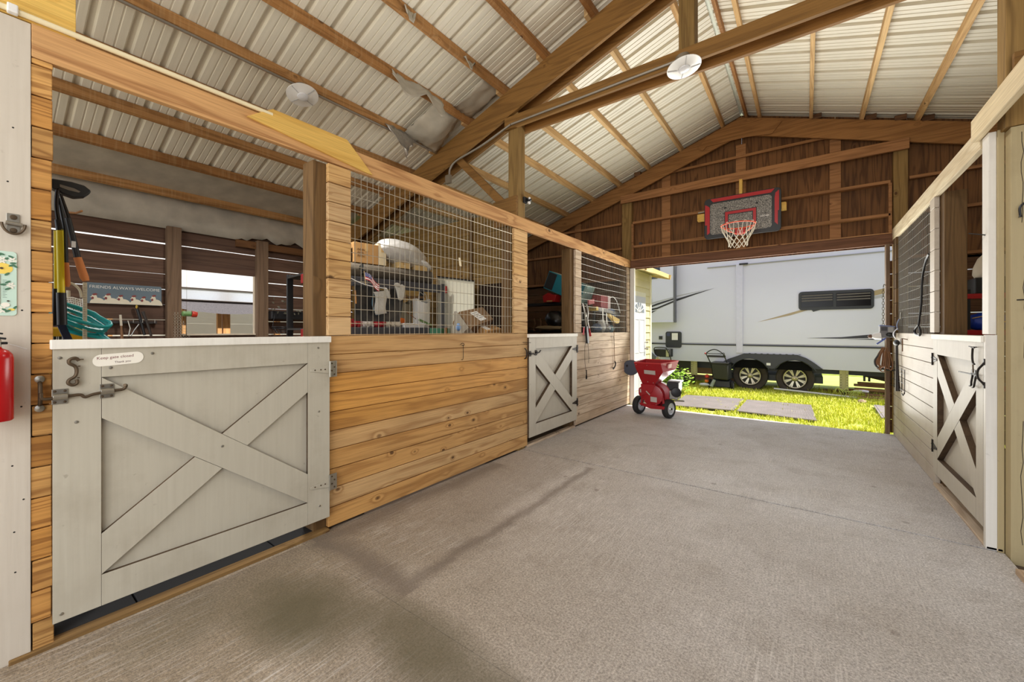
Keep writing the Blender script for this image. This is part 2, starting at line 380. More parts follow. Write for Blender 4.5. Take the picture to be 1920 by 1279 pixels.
        if bevel:
            md = o.modifiers.new('bevel', 'BEVEL'); md.width = bevel; md.segments = 2; md.limit_method = 'ANGLE'
        return o

def tag(o, label, cat, group=None, kind=None):
    o['label'] = label; o['category'] = cat
    if group: o['group'] = group
    if kind: o['kind'] = kind
    return o
def struct(o, label=None):
    o['kind'] = 'structure'
    if label: o['label'] = label
    return o
def thing(name, label, cat, loc, group=None, rot=0.0):
    o = bpy.data.objects.new(name, None); COL.objects.link(o); o.location = loc
    o.empty_display_size = 0.1
    o.rotation_euler = (0, 0, rot)
    return tag(o, label, cat, group)

def text(s, size, mat, parent, o, right, up, name='lettering', ext=0.0008, align='LEFT', bold=0.0):
    """lettering as a thin mesh lying in the plane (right, up), o in world space"""
    cu = bpy.data.curves.new('txt', 'FONT'); cu.body = s; cu.size = size; cu.extrude = ext; cu.align_x = align; cu.offset = bold
    t = bpy.data.objects.new('txt', cu); COL.objects.link(t)
    dg = bpy.context.evaluated_depsgraph_get(); dg.update()
    me = bpy.data.meshes.new_from_object(t.evaluated_get(dg)); bpy.data.objects.remove(t)
    r = V(right).normalized(); u = V(up).normalized(); n = r.cross(u)
    mtx = Matrix((r, u, n)).transposed().to_4x4()
    org = V((0, 0, 0)); q = parent
    while q is not None: org += V(q.location); q = q.parent
    mtx.translation = V(o) - org
    me.transform(mtx); me.materials.clear(); me.materials.append(mat)
    ob = bpy.data.objects.new(name, me); COL.objects.link(ob); ob.parent = parent
    return ob

def arc(c, r, a0, a1, n, ax1=(1, 0, 0), ax2=(0, 0, 1)):
    c = V(c); a = V(ax1); b = V(ax2)
    return [c + a*(r*math.cos(a0 + (a1-a0)*i/n)) + b*(r*math.sin(a0 + (a1-a0)*i/n)) for i in range(n+1)]

def smooth_path(pts, k=6):
    P = [V(p) for p in pts]; out = []
    for i in range(len(P) - 1):
        p0 = P[max(i-1, 0)]; p1 = P[i]; p2 = P[i+1]; p3 = P[min(i+2, len(P)-1)]
        for j in range(k):
            t = j / k
            out.append(0.5*((2*p1) + (p2-p0)*t + (2*p0-5*p1+4*p2-p3)*t*t + (3*p1-p0-3*p2+p3)*t*t*t))
    out.append(P[-1]); return out

def rrect(cx, cz, w, h, r, n=5):
    out = []
    for (sx, sz, a0) in ((1, 1, 0), (-1, 1, PI/2), (-1, -1, PI), (1, -1, 1.5*PI)):
        for i in range(n+1):
            a = a0 + PI/2*i/n
            out.append((cx + sx*(w/2-r) + r*math.cos(a), cz + sz*(h/2-r) + r*math.sin(a)))
    return out
ORD = ['first', 'second', 'third', 'fourth', 'fifth', 'sixth', 'seventh', 'eighth', 'ninth', 'tenth', 'eleventh']

# ------------------------------------------------------------------ shell
RX, RZ, SL = -0.86, 4.85, 0.335          # ridge line x, height of the rafter tops at the ridge, slope
def rt(x): return RZ - SL*abs(x - RX)    # rafter top = purlin bottom
XL, XR = -2.685, 0.94                    # aisle wall faces
XO, XOR = -6.4, 4.68                     # outer walls
YG = 7.42                                # gable framing face
YB = -2.6

# floor
m = M(); m.box(-2.70, YB, -0.12, 1.0, 1.299, 0); m.box(-2.70, 1.301, -0.12, 1.0, 3.846, 0); m.box(-2.70, 3.866, -0.12, 1.0, 7.34, 0)
m.box(-2.70, YB, -0.12, 1.0, 7.34, -0.06)
o = m.build('floor', CONC); o.location = (0, 0, 0)
org = V(((-2.70+1.0)/2, (YB+7.34)/2, -0.12))
for v in o.data.vertices: v.co += org
struct(o)
dirtm = plain('packed_dirt', (92, 76, 62), 0.95, var=0.2, vscale=6)
struct(M().box(1.0, YB, -0.12, XOR, 7.42, -0.03).build('floor', dirtm))
struct(M().box(-6.5, YB, -0.12, -2.70, 7.42, -0.005).build('floor', dirtm))

# rubber mats under the near gate
g = 'rubber stall mats under the near gate'
for (y0, y1, lab) in ((0.1, 0.505, 'black rubber stall mat at the left end below the near gate'), (0.512, 1.155, 'black rubber stall mat in the middle below the near gate'), (1.162, 1.8, 'black rubber stall mat at the hinge end below the near gate')):
    tag(M().box(-3.9, y0, -0.005, -2.73, y1, 0.022).build('stall_mat', RUBBER, bevel=0.004), lab, 'mat', g)

# ceiling: ribbed sheets, profile along Y swept down the slope
def roof_sheet(side):
    y0, y1 = -1.3, 7.72; prof = []; y = y0
    z_pur = 0.088
    while y < y1:
        for dy, dz in ((0, 0), (.012, .027), (.046, .027), (.058, 0), (.108, 0), (.112, .005), (.120, .005), (.124, 0), (.168, 0), (.172, .005), (.180, .005), (.184, 0)):
            prof.append((y + dy, dz))
        y += .2286
    xs = [RX + side*0.02, XO - 0.35 if side < 0 else XOR + 0.35]
    mm = M(); n = len(prof)
    vs = []
    for x in xs:
        for (yy, dz) in prof: vs.append((x, yy, rt(x) + z_pur + 0.006 + dz))
    fs = [(i, i+1, n+i+1, n+i) for i in range(n-1)]
    return mm.add(vs, fs)
for sd in (-1, 1):
    o = roof_sheet(sd).build('ceiling', ROOF, solid=0.0012); struct(o)
# ridge cap seen between the two top purlins
struct(M().prism([(RX-0.3, -1.3, rt(RX-0.3)+0.125), (RX, -1.3, rt(RX)+0.125), (RX+0.3, -1.3, rt(RX+0.3)+0.125), (RX+0.3, -1.3, rt(RX+0.3)+0.129), (RX, -1.3, rt(RX)+0.131), (RX-0.3, -1.3, rt(RX-0.3)+0.129)], (0, 9.02, 0)).build('ceiling', plain('ridge_cap_paint', (226, 230, 216), 0.5)))

# purlins
PX = [0.215, 0.87, 1.44, 2.0, 2.56, 3.15, 3.7, 4.24, 4.81, 5.42]
for sd, sname in ((-1, 'left'), (1, 'right')):
    for bay, (y0, y1, dx) in (('nearer', (-0.9, 4.02, 0.0)), ('far', (3.66, 7.6, 0.046))):
        for k, d in enumerate(PX):
            x = RX + sd*(d + dx*sd*(-1 if sd < 0 else 1))
            if bay == 'nearer' and sd > 0 and k > 5: continue
            z = rt(x)
            mm = M(); w = 0.0215; c = SL*sd
            def pz(xx): return RZ - SL*abs(xx - RX)
            mm.hexa([(x-w, y0, pz(x-w)), (x+w, y0, pz(x+w)), (x+w, y1, pz(x+w)), (x-w, y1, pz(x-w)),
                     (x-w, y0, pz(x-w)+.088), (x+w, y0, pz(x+w)+.088), (x+w, y1, pz(x+w)+.088), (x-w, y1, pz(x-w)+.088)])
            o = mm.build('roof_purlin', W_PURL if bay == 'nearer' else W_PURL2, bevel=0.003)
            tag(o, f'rough sawn brown roof purlin, {ORD[k]} below the ridge on the {sname} slope, {bay} bay', 'purlin', 'roof purlins')

# wide flat-faced ridge boards beside the ridge (doubled purlins at the peak)
tag(M().box(-0.80, 3.66, rt(-0.8)-0.002, -0.765, 7.6, rt(-0.8)+0.1).build('ridge_board', W_PURL, bevel=0.002), 'narrow ridge board between the two topmost purlins of the far bay', 'board')

# trusses
def rafter(y0, y1, side, depth, xe, mat, label, name='roof_rafter', x_in=None):
    xi = RX if x_in is None else x_in
    mm = M().prism([(xi, y0, rt(xi)), (xe, y0, rt(xe)), (xe, y0, rt(xe)-depth), (xi, y0, rt(xi)-depth)], (0, y1-y0, 0))
    return tag(mm.build(name, mat, bevel=0.004), label, 'rafter', 'roof rafters')
rafter(3.735, 3.775, -1, .305, XO, W_RAFT, 'near board of the doubled left rafter crossing the upper middle of the ceiling')
rafter(3.917, 3.957, -1, .305, XO, W_RAFT, 'far board of the doubled left rafter, behind its near board')
rafter(3.735, 3.775, 1, .305, XOR, W_RAFT, 'near board of the doubled right rafter at the very top right')
rafter(3.917, 3.957, 1, .305, XOR, W_RAFT, 'far board of the doubled right rafter at the very top right')
rafter(YG, YG+.04, -1, .285, XO, W_RAFTG, 'left rafter along the far gable wall')
rafter(YG, YG+.04, 1, .285, XOR, W_RAFTG, 'right rafter along the far gable wall')
tag(M().prism([(-1.42, YG-.02, 4.45), (-1.36, YG-.02, 4.505), (-0.78, YG-.02, 4.5), (-0.43, YG-.02, 4.455), (-0.3, YG-.02, rt(-.3)-.05), (RX, YG-.02, rt(RX)-.01), (-1.36, YG-.02, rt(-1.36)-.02), (-1.5, YG-.02, 4.5)], (0, .02, 0)).build('gusset_plate', W_RAFTG, bevel=0.002), 'timber peak plate joining the two gable rafters', 'gusset')
# blocks between purlins on the gable rafter (dark gap under the sheet)
for k, x in enumerate((-2.55, 0.12, 0.72, 1.02, 1.28)):
    tag(M().box(x-.06, YG+.0, rt(x)+.002, x+.06, YG+.05, rt(x)+.075).build('nest_block', W_DARKX, bevel=.003), ['dusty wood block on the gable rafter left of the peak', 'dusty wood block on the gable rafter beside the first purlin right of the peak', 'dusty wood block on the gable rafter beside the second purlin right of the peak', 'small dusty wood block on the gable rafter left of the third right purlin', 'dusty wood block on the gable rafter right of the third right purlin'][k], 'block', 'nest blocks on the gable rafter')
# ties
for (y0, y1, lab) in ((3.735, 3.775, 'near board of the doubled tie beam carrying the round lamp'), (3.917, 3.957, 'far board of the doubled tie beam, behind its near board')):
    tag(M().box(-2.86, y0, 3.745, 1.13, y1, 3.885).build('tie_beam', W_RAFT, bevel=0.004), lab, 'beam', 'tie beams of the middle truss')
tag(M().box(-0.924, 3.776, 3.75, -0.79, 3.916, 4.82).build('king_post', W_POST, bevel=0.005), 'upright king post on the tie beam beside the round lamp', 'post')
tag(M().box(-2.832, 3.776, -.005, -2.69, 3.916, 3.93).build('barn_post', W_POST, bevel=0.005), 'tall square post rising from the left wall to the tie beam', 'post', 'barn posts')
tag(M().box(0.986, 3.776, 2.645, 1.13, 3.916, 4.02).build('barn_post', W_POST, bevel=0.005), 'tall square post at the upper right corner behind the right beam', 'post', 'barn posts')
tag(M().beam((-3.66, 3.795, 3.63), (-2.87, 3.795, 2.86), 0.04, 0.095, (1, 0, 1)).build('knee_brace', W_RAFT, bevel=0.003), 'slanting knee brace from the left rafter down to the tall post', 'brace')
tag(M().prism([(-3.03, 3.735, 2.62), (-2.69, 3.735, 2.62), (-2.69, 3.735, 2.957), (-3.03, 3.735, 2.925)], (0, .038, 0)).build('gusset_plate', W_RAFT, bevel=0.002), 'brown board plate at the foot of the tall left post', 'gusset')
tag(M().box(1.0, 3.70, 2.84, 1.5, 3.735, 3.06).build('gusset_plate', W_RAFT, bevel=0.002), 'brown board plate beside the tall right post', 'gusset')

# aisle wall, left: planked panels
def planks_x(mm, xf, th, y0, y1, z0, z1, pitch, gap=0.0055, jit=0.0):
    z = z0; i = 0
    while z < z1 - 0.02:
        zt = min(z + pitch, z1)
        j = random.uniform(-jit, jit)
        mm.box(xf - th*(1 if xf < 0 else -1), y0 + (j if jit else 0), z + gap/2, xf, y1 + j, zt - gap/2)
        z = zt; i += 1
    s = 1 if xf < 0 else -1
    mm.box(xf - s*(th + .004), y0 + .01, z0 + .01, xf - s*(th*0.5), y1 - .01, z1 - .01)
    return mm
WALL_T = 1.362
o = planks_x(M(), XL, .034, 1.49, 3.96, 0.02, WALL_T, .1342).build('wall_left', W_WALL, bevel=0.003); struct(o)
o = planks_x(M(), XL, .034, 5.205, 7.40, 0.02, WALL_T, .1342).build('wall_left', W_PALE, bevel=0.003); struct(o)
o = planks_x(M(), XL, .034, .161, .222, 0.0, 2.578, .1342, jit=.004).build('wall_left', W_WALLZ, bevel=0.003); struct(o)
o = planks_x(M(), XL, .034, 1.490, 1.661, WALL_T, 2.578, .1342, jit=.0).build('wall_left', W_STRIP, bevel=0.003); struct(o)
o = planks_x(M(), XL, .034, 3.695, 3.962, WALL_T, 2.578, .1342, jit=.0).build('wall_left', W_STRIP, bevel=0.003); struct(o)
o = planks_x(M(), XL, .034, 5.20, 5.383, WALL_T, 2.578, .1342, jit=.004).build('wall_left', W_PALE, bevel=0.003); struct(o)
o = planks_x(M(), XL, .034, 7.285, 7.40, WALL_T, 2.578, .1342, jit=.004).build('wall_left', W_PALE, bevel=0.003); struct(o)
# cap boards on the mesh sills
tag(M().box(-2.76, 1.49, WALL_T, -2.684, 3.69, WALL_T+.006).build('sill_board', W_WALL, bevel=.002), 'thin board sill under the large left wire panel', 'board')
tag(M().box(-2.735, .1, -.005, -2.67, 1.49, .02).build('threshold_board', wood('threshold_timber', (140, 108, 64), (90, 64, 34), axis=1), bevel=.004), 'worn timber threshold under the near gate', 'board')
tag(M().box(-2.76, 3.96, -.005, -2.69, 5.2, .022).build('threshold_board', W_PALE, bevel=.004), 'pale timber threshold under the small left gate', 'board')
# top beam and rail items
bm_l = M().box(XL-.038, .161, 2.578, XL+.002, 7.47, 2.722).build('top_beam', W_BEAM, bevel=0.004); tag(bm_l, 'long pale pine beam along the top of the left wall', 'beam')
# white foreground board at the far left
o = M().box(XL-.03, -1.2, 0.0, XL+.003, .160, 2.715).build('wall_left', P_WHITE, bevel=0.002); struct(o)
tag(M().tube([(XL+.012, -1.2, 2.738), (XL+.012, 1.12, 2.738)], .012, 10).build('pvc_pipe', PVC, smooth=True), 'cream plastic pipe running along the top of the left beam', 'pipe')
tag(M().box(XL+.0, .095, 2.722, XL+.03, .125, 2.758).build('pipe_clip', WHITE, bevel=.004), 'white clip holding the cream pipe above the painted board', 'clip')
tag(M().prism([(XL+.002, .98, 2.668), (XL+.002, 1.12, 2.772), (XL+.002, 1.62, 2.772), (XL+.002, 1.83, 2.585), (XL+.002, 1.78, 2.585)], (.018, 0, 0)).build('gusset_plate', W_GUSS, bevel=.002), 'yellow plywood plate nailed over the left beam', 'gusset')
tag(M().box(XL-.02, -1.2, 2.722, XL-.002, .292, 3.2).build('gusset_plate', W_GUSS, bevel=.002), 'orange plywood board above the pipe at the top left corner', 'gusset')

# inner dark posts on the left
for (y0, y1, lab) in ((.06, .20, 'inner post behind the near plank jamb, with tools hung on it'), (1.40, 1.54, 'dark post on the hinge side of the near gate'), (5.10, 5.24, 'dark post on the far side of the small left gate opening')):
    tag(M().box(-2.862, y0, 0, -2.724, y1, 2.57).build('stall_post', W_POSTD, bevel=.004), lab, 'post', 'inner stall posts')
tag(M().box(.98, 5.10, -.03, 1.118, 5.24, 2.62).build('stall_post', W_POSTD, bevel=.004), 'dark post inside the right stall opening', 'post', 'inner stall posts')
tag(M().box(-2.80, 3.60, WALL_T, -2.73, 3.69, 2.56).build('stall_post', W_POSTD, bevel=.004), 'brown timber just inside the far end of the large wire panel', 'post', 'inner stall posts')
tag(M().box(-2.80, 7.20, WALL_T, -2.73, 7.29, 2.56).build('stall_post', W_POSTD, bevel=.004), 'brown timber just inside the far end of the small left wire panel', 'post', 'inner stall posts')

# welded wire panels
GALV2 = plain('shaded_wire', (150, 146, 136), 0.5, 0.6, var=0.1)  # darker galvanised copy; shade on the wires is put into the colour
def wire_panel(x, y0, y1, z0, z1, label, mat=None, broken=()):
    mm = M(); r = .0022
    n = round((y1-y0)/.0508)
    for i in range(n+1):
        y = y0 + (y1-y0)*i/n
        mm.tube([(x, y, z0), (x, y, z1)], r, 5)
    k = round((z1-z0)/.1016)
    for i in range(k+1):
        z = z0 + (z1-z0)*i/k
        if i in broken:
            mm.tube([(x, y0, z), (x+.003, y0 + (y1-y0)*.35, z-.004)], r*1.2, 5)
        else:
            mm.tube([(x + .004, y0, z), (x + .004, (y0+y1)/2, z - .004), (x + .004, y1, z)], r*1.2, 5)
    return tag(mm.build('wire_mesh', mat or GALV, smooth=True), label, 'wire panel', 'welded wire panels')
wire_panel(-2.705, 1.655, 3.70, 1.345, 2.60, 'large welded wire panel in the left wall, in front of shelves')
wire_panel(-2.705, 5.375, 7.29, 1.345, 2.60, 'small welded wire panel at the far end of the left wall', GALV2)
wire_panel(.965, 5.385, 7.17, 1.36, 2.64, 'welded wire panel in the right wall with a black whip on it', GALV2)

# stall gates --------------------------------------------------------------
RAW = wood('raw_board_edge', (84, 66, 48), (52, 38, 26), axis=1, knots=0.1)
def gate(label, s, xf, y0, y1, z0, z1, latch_y0, mat, stile=.15, rail=.135, inset=0.040, side='near'):
    """s=+1: face looks to +X (left wall), s=-1: face looks to -X (right wall)"""
    g = thing('stall_gate', label, 'gate', (xf - s*.03, (y0+y1)/2, z0), 'stall gates')
    xb = xf - s*inset
    M().box(xb - s*.018, y0+.004, z0+.004, xb, y1-.004, z1-.03).build('panel', mat, g, bevel=.001)
    M().box(xf - s*.065, y0-.006, z1-.042, xf + s*.012, y1+.006, z1).build('cap', P_CAP, g, bevel=.003)
    for (a, b) in ((y0, y0+stile), (y1-stile, y1)):
        M().box(xb, a, z0, xf, b, z1-.042).build('stile', mat, g, bevel=.0015)
    M().box(xb, y0+stile+.001, z1-.042-rail, xf, y1-stile-.001, z1-.042).build('rail', mat, g, bevel=.0015)
    M().box(xb, y0+stile+.001, z0, xf, y1-stile-.001, z0+.145).build('rail', mat, g, bevel=.0015)
    ya, yb = y0+stile+.001, y1-stile-.001; za, zb = z0+.146, z1-.042-rail-.001
    w = .19
    if s < 0: pass
    # through brace from top of the near side to bottom of the far side
    M().prism([(xb, ya, zb), (xb, yb, za+w), (xb, yb, za), (xb, ya, zb-w)], (s*(inset-.0005), 0, 0)).build('brace', mat, g, bevel=.0015)
    # two half braces butted against it
    def line_z(y, off): return zb - off + (za + w - zb) * (y-ya)/(yb-ya)
    sl1 = (za+w-zb)/(yb-ya); sl2 = (zb-w-za)/(yb-ya)
    # lower-left half
    def cross(z_start, off):
        return (z_start - (zb - off)) / (sl1 - sl2) + ya
    yl1 = cross(za, w); yl2 = cross(za + w, w)
    M().prism([(xb, ya, za), (xb, ya, za+w), (xb, yl2, line_z(yl2, w)-.002), (xb, yl1, line_z(yl1, w)-.002)], (s*(inset-.001), 0, 0)).build('brace', mat, g, bevel=.0015)
    yu1 = cross(za + w, 0); yu2 = cross(za, 0)
    M().prism([(xb, yb, zb), (xb, yb, zb-w), (xb, yu2, line_z(yu2, 0)+.002), (xb, yu1, line_z(yu1, 0)+.002)], (s*(inset-.001), 0, 0)).build('brace', mat, g, bevel=.0015)
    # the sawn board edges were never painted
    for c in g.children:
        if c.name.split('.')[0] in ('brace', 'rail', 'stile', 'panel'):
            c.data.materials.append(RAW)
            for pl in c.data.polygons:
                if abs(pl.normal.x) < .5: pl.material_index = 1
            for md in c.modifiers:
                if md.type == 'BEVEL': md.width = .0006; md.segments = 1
    return g
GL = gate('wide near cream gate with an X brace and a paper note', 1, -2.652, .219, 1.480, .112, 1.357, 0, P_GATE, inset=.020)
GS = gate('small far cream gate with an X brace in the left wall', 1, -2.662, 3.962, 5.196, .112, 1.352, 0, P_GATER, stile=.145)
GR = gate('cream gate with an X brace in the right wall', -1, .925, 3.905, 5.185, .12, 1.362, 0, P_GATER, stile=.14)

def hinge(parent, s, xf, yg, yw, z, mat=STEEL, w=.05, h=.11, strap=.13):
    """strap hinge: yg gate edge, yw direction sign from gate edge to wall"""
    mm = M()
    mm.prism([(xf, yg, z-.03), (xf, yg, z+.03), (xf, yg - yw*strap, z+.008), (xf, yg - yw*strap, z-.008)], (s*.003, 0, 0))
    hg = mm.build('hinge', mat if mat is not STEEL else P_GATE, parent, bevel=.0008)
    M().box(xf, yg+yw*.004, z-h/2, xf+s*.004, yg+yw*(.004+w), z+h/2).build('hinge_plate', mat, hg, bevel=.001)
    M().cyl((xf+s*.005, yg+yw*.002, z-h/2), (xf+s*.005, yg+yw*.002, z+h/2), .006, n=10).build('hinge_pin', mat, hg, smooth=True)
    for dy, dz in ((.018, .038), (.036, .012), (.018, -.012), (.036, -.038)):
        M().lathe([(.006, 0), (.005, .003), (0.0, .004)], (xf+s*.004, yg+yw*dy, z+dz), (s, 0, 0), 10).build('screw', RUST, hg, smooth=True)
    for k in (.03, .06, .1): M().lathe([(.005, 0), (.004, .003), (0, .004)], (xf+s*.003, yg - yw*k, z), (s, 0, 0), 10).build('screw', RUST, hg, smooth=True)
for z in (1.131, .348): hinge(GL, 1, -2.651, 1.476, 1, z)
for z in (1.13, .365): hinge(GS, 1, -2.661, 5.19, 1, z, BLACKM, w=.03)
for z in (1.138, .353): hinge(GR, -1, .924, 5.178, 1, z, BLACKM, w=.035)
# screws on the near gate
for y, z in ((.240, 1.277), (.55, 1.283), (.40, 1.222), (.29, .985), (.245, .145), (1.40, 1.28), (1.405, .85), (1.41, .21), (.85, .745)):
    M().lathe([(.007, 0), (.006, .002), (0, .003)], (-2.651, y, z), (1, 0, 0), 10).build('screw', STEEL, GL, smooth=True)

def bolt(parent, s, xf, z, ya, yb, hand, dark=RUST, plate=STEEL):
    """barrel bolt lying along Y with two keepers and a bent handle"""
    b = M().tube(smooth_path([(xf+s*.013, ya-.03, z+.028), (xf+s*.013, ya-.028, z+.005), (xf+s*.013, ya-.005, z), (xf+s*.013, ya+.05, z+.005), (xf+s*.013, ya+.085, z+.006), (xf+s*.013, ya+.10, z-.006), (xf+s*.013, ya+.13, z+.004), (xf+s*.013, yb, z+.012), (xf+s*.016, yb+.03, z+.016), (xf+s*.02, yb+.038, z+.032), (xf+s*.035, yb+.03, z+.036)]), .0065, 10).build('bolt', dark, parent, smooth=True)
    for y in (ya+.025, yb-.025):
        k = M(); dz = .005 if y < (ya+yb)/2 else .012
        k.box(xf, y-.024, z+dz-.033, xf+s*.003, y+.024, z+dz+.033)
        k.tube([(xf+s*.011, y-.022, z+dz), (xf+s*.011, y+.022, z+dz)], .0135, 12)
        kk = k.build('keeper', plate, b, bevel=.001)
        for dy in (-.015, .015):
            for d2 in (-.024, .024): M().lathe([(.0055, 0), (.0045, .003), (0, .004)], (xf+s*.003, y+dy, z+dz+d2), (s, 0, 0), 10).build('screw', RUST, b, smooth=True)
bolt(GL, 1, -2.651, 1.102, .215, .412, 1)
# pull handle on the jamb that receives the bolt
hd = thing('bolt_staple', 'rusty pull handle on the plank jamb beside the near gate bolt', 'handle', (-2.66, .184, 1.055))
M().tube(smooth_path([(-2.678, .184, 1.075), (-2.66, .184, 1.085), (-2.652, .184, 1.123), (-2.66, .184, 1.165), (-2.678, .184, 1.172)]), [.007]*25, 8).build('bar', RUST, hd, smooth=True)
for z in (1.187, 1.06): M().lathe([(.0155, 0), (.0155, .008), (.009, .011), (0, .012)], (-2.684, .184, z), (1, 0, 0), 14).build('mount', STEEL, hd, smooth=True)
# swivel snap on a nail
sn = thing('snap_hook', 'rusty double ended snap hanging on the near gate', 'hook', (-2.645, .28, 1.155))
M().tube([(-2.651, .262, 1.266), (-2.635, .262, 1.268), (-2.632, .31, 1.268)], .0025, 6).build('nail', RUST, sn, smooth=True)
M().tube(smooth_path([(-2.638, .296, 1.262), (-2.638, .285, 1.275), (-2.638, .268, 1.268), (-2.638, .267, 1.252), (-2.638, .285, 1.236), (-2.638, .289, 1.212), (-2.638, .283, 1.192), (-2.638, .266, 1.178), (-2.638, .264, 1.163), (-2.638, .277, 1.154), (-2.638, .29, 1.162), (-2.638, .289, 1.178)]), .0065, 8).build('hook', RUST, sn, smooth=True)
M().box(-2.642, .293, 1.235, -2.634, .30, 1.24).build('thumb_stud', RUST, sn)
M().box(-2.642, .291, 1.183, -2.634, .298, 1.188).build('thumb_stud', RUST, sn)
# paper note
pn = rrect(.428, 1.262, .176, .056, .027, 8)
nt_ = tag(M().prism([(-2.6508, y, z + (y-.428)*.07) for y, z in pn], (.0008, 0, 0)).build('note_card', plain('note_paper', (240, 234, 220), .7, var=.02)), 'oval handwritten note asking to keep the gate closed, on the near gate', 'note')
nt_.location = nt_.location
INKR = plain('red_ink', (120, 50, 60), .7); INKD = plain('dark_ink', (96, 66, 70), .7)
text('Keep gate closed', .0185, INKR, None, (-2.6499, .353, 1.262), (0, 1, .07), (0, 0, 1), 'note_lettering', .0002).parent = None
for t_ in [x for x in COL.objects if x.name.startswith('note_lettering') and x.parent is None]:
    t_.parent = nt_; t_.matrix_parent_inverse = Matrix.Translation(-V(nt_.location))
t2 = text('Thank you', .0135, INKD, None, (-2.6499, .413, 1.243), (0, 1, .07), (0, 0, 1), 'note_lettering', .0002)
t2.parent = nt_; t2.matrix_parent_inverse = Matrix.Translation(-V(nt_.location))

# latch hardware on the small left gate
bolt(GS, 1, -2.661, 1.112, 3.955, 4.135, 1, BLACKM, BLACKM)
hd = thing('bolt_staple', 'dark pull handle on the plank strip beside the small left gate', 'handle', (-2.67, 3.88, 1.05))
M().tube(smooth_path([(-2.682, 3.90, 1.06), (-2.66, 3.90, 1.08), (-2.655, 3.90, 1.12), (-2.66, 3.90, 1.16), (-2.682, 3.90, 1.185)]), .007, 8).build('bar', BLACKM, hd, smooth=True)
M().tube([(-2.684, 3.86, 1.255), (-2.655, 3.99, 1.25)], .003, 6).build('nail', BLACKM, hd, smooth=True)
# wire hook on the pine wall
wh = M(); wh.tube(smooth_path([(-2.683, 2.81, 1.262), (-2.67, 2.82, 1.272), (-2.67, 2.845, 1.266), (-2.67, 2.84, 1.25), (-2.67, 2.815, 1.255)]), .003, 6)
wh.tube(smooth_path([(-2.676, 2.84, 1.255), (-2.676, 2.842, 1.2), (-2.676, 2.838, 1.12), (-2.676, 2.815, 1.118)]), .0025, 6)
tag(wh.build('wire_hook', BLACKM, smooth=True), 'thin black wire hook hanging on the pine plank wall', 'hook')

# left painted board: ring, thermometer, extinguisher -----------------------
rg = thing('tie_ring', 'steel tie ring plate on the white painted board', 'ring', (XL, .11, 1.80))
M().prism([(XL+.003, y, z) for y, z in rrect(.112, 1.868, .036, .04, .004)], (.004, 0, 0)).build('plate', STEEL, rg, bevel=.001)
M().prism([(XL+.003, y, z) for y, z in rrect(.113, 1.822, .036, .034, .004)], (.004, 0, 0)).build('plate', STEEL, rg, bevel=.001)
M().tube([(XL+.012, .092, 1.847), (XL+.012, .136, 1.843)], .008, 10).build('hinge_barrel', STEEL, rg, smooth=True)
M().tube(arc((XL+.014, .113, 1.846), .031, PI, 2*PI, 16, (0, 1, 0), (0, 0, 1.4)), .0045, 8).build('ring', RUST, rg, smooth=True)
for z in (1.873, 1.818): M().lathe([(.0105, 0), (.009, .004), (0, .005)], (XL+.007, .113, z), (1, 0, 0), 14).build('bolt_head', RUST, rg, smooth=True)
th = thing('garden_thermometer', 'mint floral thermometer plate on the white painted board', 'thermometer', (XL, .08, 1.46))
MINT = plain('mint_enamel', (196, 220, 204), .4, var=.02)
M().prism([(XL+.003, y, z) for y, z in rrect(.066, 1.594, .112, .268, .012)], (.003, 0, 0)).build('plate', MINT, th, bevel=.0008)
xx = XL+.0062
YEL = plain('lemon_yellow', (240, 208, 96), .5); LEAF = plain('leaf_green', (72, 116, 88), .5); PETAL = plain('petal_white', (238, 232, 218), .5)
BK = [0]
def blob2(mm, y, z, ry, rz, ang=0, n=14, x=None):
    ca, sa = math.cos(ang), math.sin(ang); BK[0] = (BK[0] + 1) % 16; dx_ = BK[0]*.00012
    return mm.prism([((xx if x is None else x) + dx_, y + ry*math.cos(t)*ca - rz*math.sin(t)*sa, z + ry*math.cos(t)*sa + rz*math.sin(t)*ca) for t in [2*PI*i/n for i in range(n)]], (.0005, 0, 0))
mm = M(); blob2(mm, .082, 1.656, .03, .023); blob2(mm, .108, 1.486, .009, .005); mm.build('lemon', YEL, th)
mm = M()
for y, z, a in ((.078, 1.712, .6), (.094, 1.695, 1.0), (.107, 1.706, -.5), (.112, 1.68, 0), (.108, 1.67, .5), (.117, 1.668, -.7), (.082, 1.715, -.4), (.096, 1.633, .8), (.098, 1.6, .7), (.086, 1.589, .1), (.098, 1.572, .6), (.098, 1.48, .6), (.09, 1.484, -.6), (.117, 1.494, 1.0)): blob2(mm, y, z, .009, .0038, a)
mm.build('leaf', LEAF, th)
mm = M()
for cy, cz in ((.106, 1.586), (.084, 1.69), (.11, 1.69), (.085, 1.485)):
    for k in range(6): blob2(mm, cy + .007*math.cos(k*PI/3), cz + .009*math.sin(k*PI/3), .006, .003, k*PI/3)
blob2(mm, .092, 1.505, .012, .01); mm.build('blossom', PETAL, th)
mm = M(); blob2(mm, .082, 1.656, .0045, .0045, x=xx+.0022); blob2(mm, .099, 1.521, .004, .003, x=xx+.0022); mm.build('dark_spot', plain('seed_brown', (70, 52, 40), .6), th)
M().box(xx, .072, 1.505, xx+.002, .078, 1.63).build('tube', plain('thermo_tube', (205, 160, 146), .3), th)
mm = M()
for k in range(13): mm.box(xx, .085, 1.535+k*.006, xx+.0004, .092 if k % 2 else .096, 1.5365+k*.006)
mm.build('scale_mark', plain('scale_ink', (120, 140, 130), .6), th)

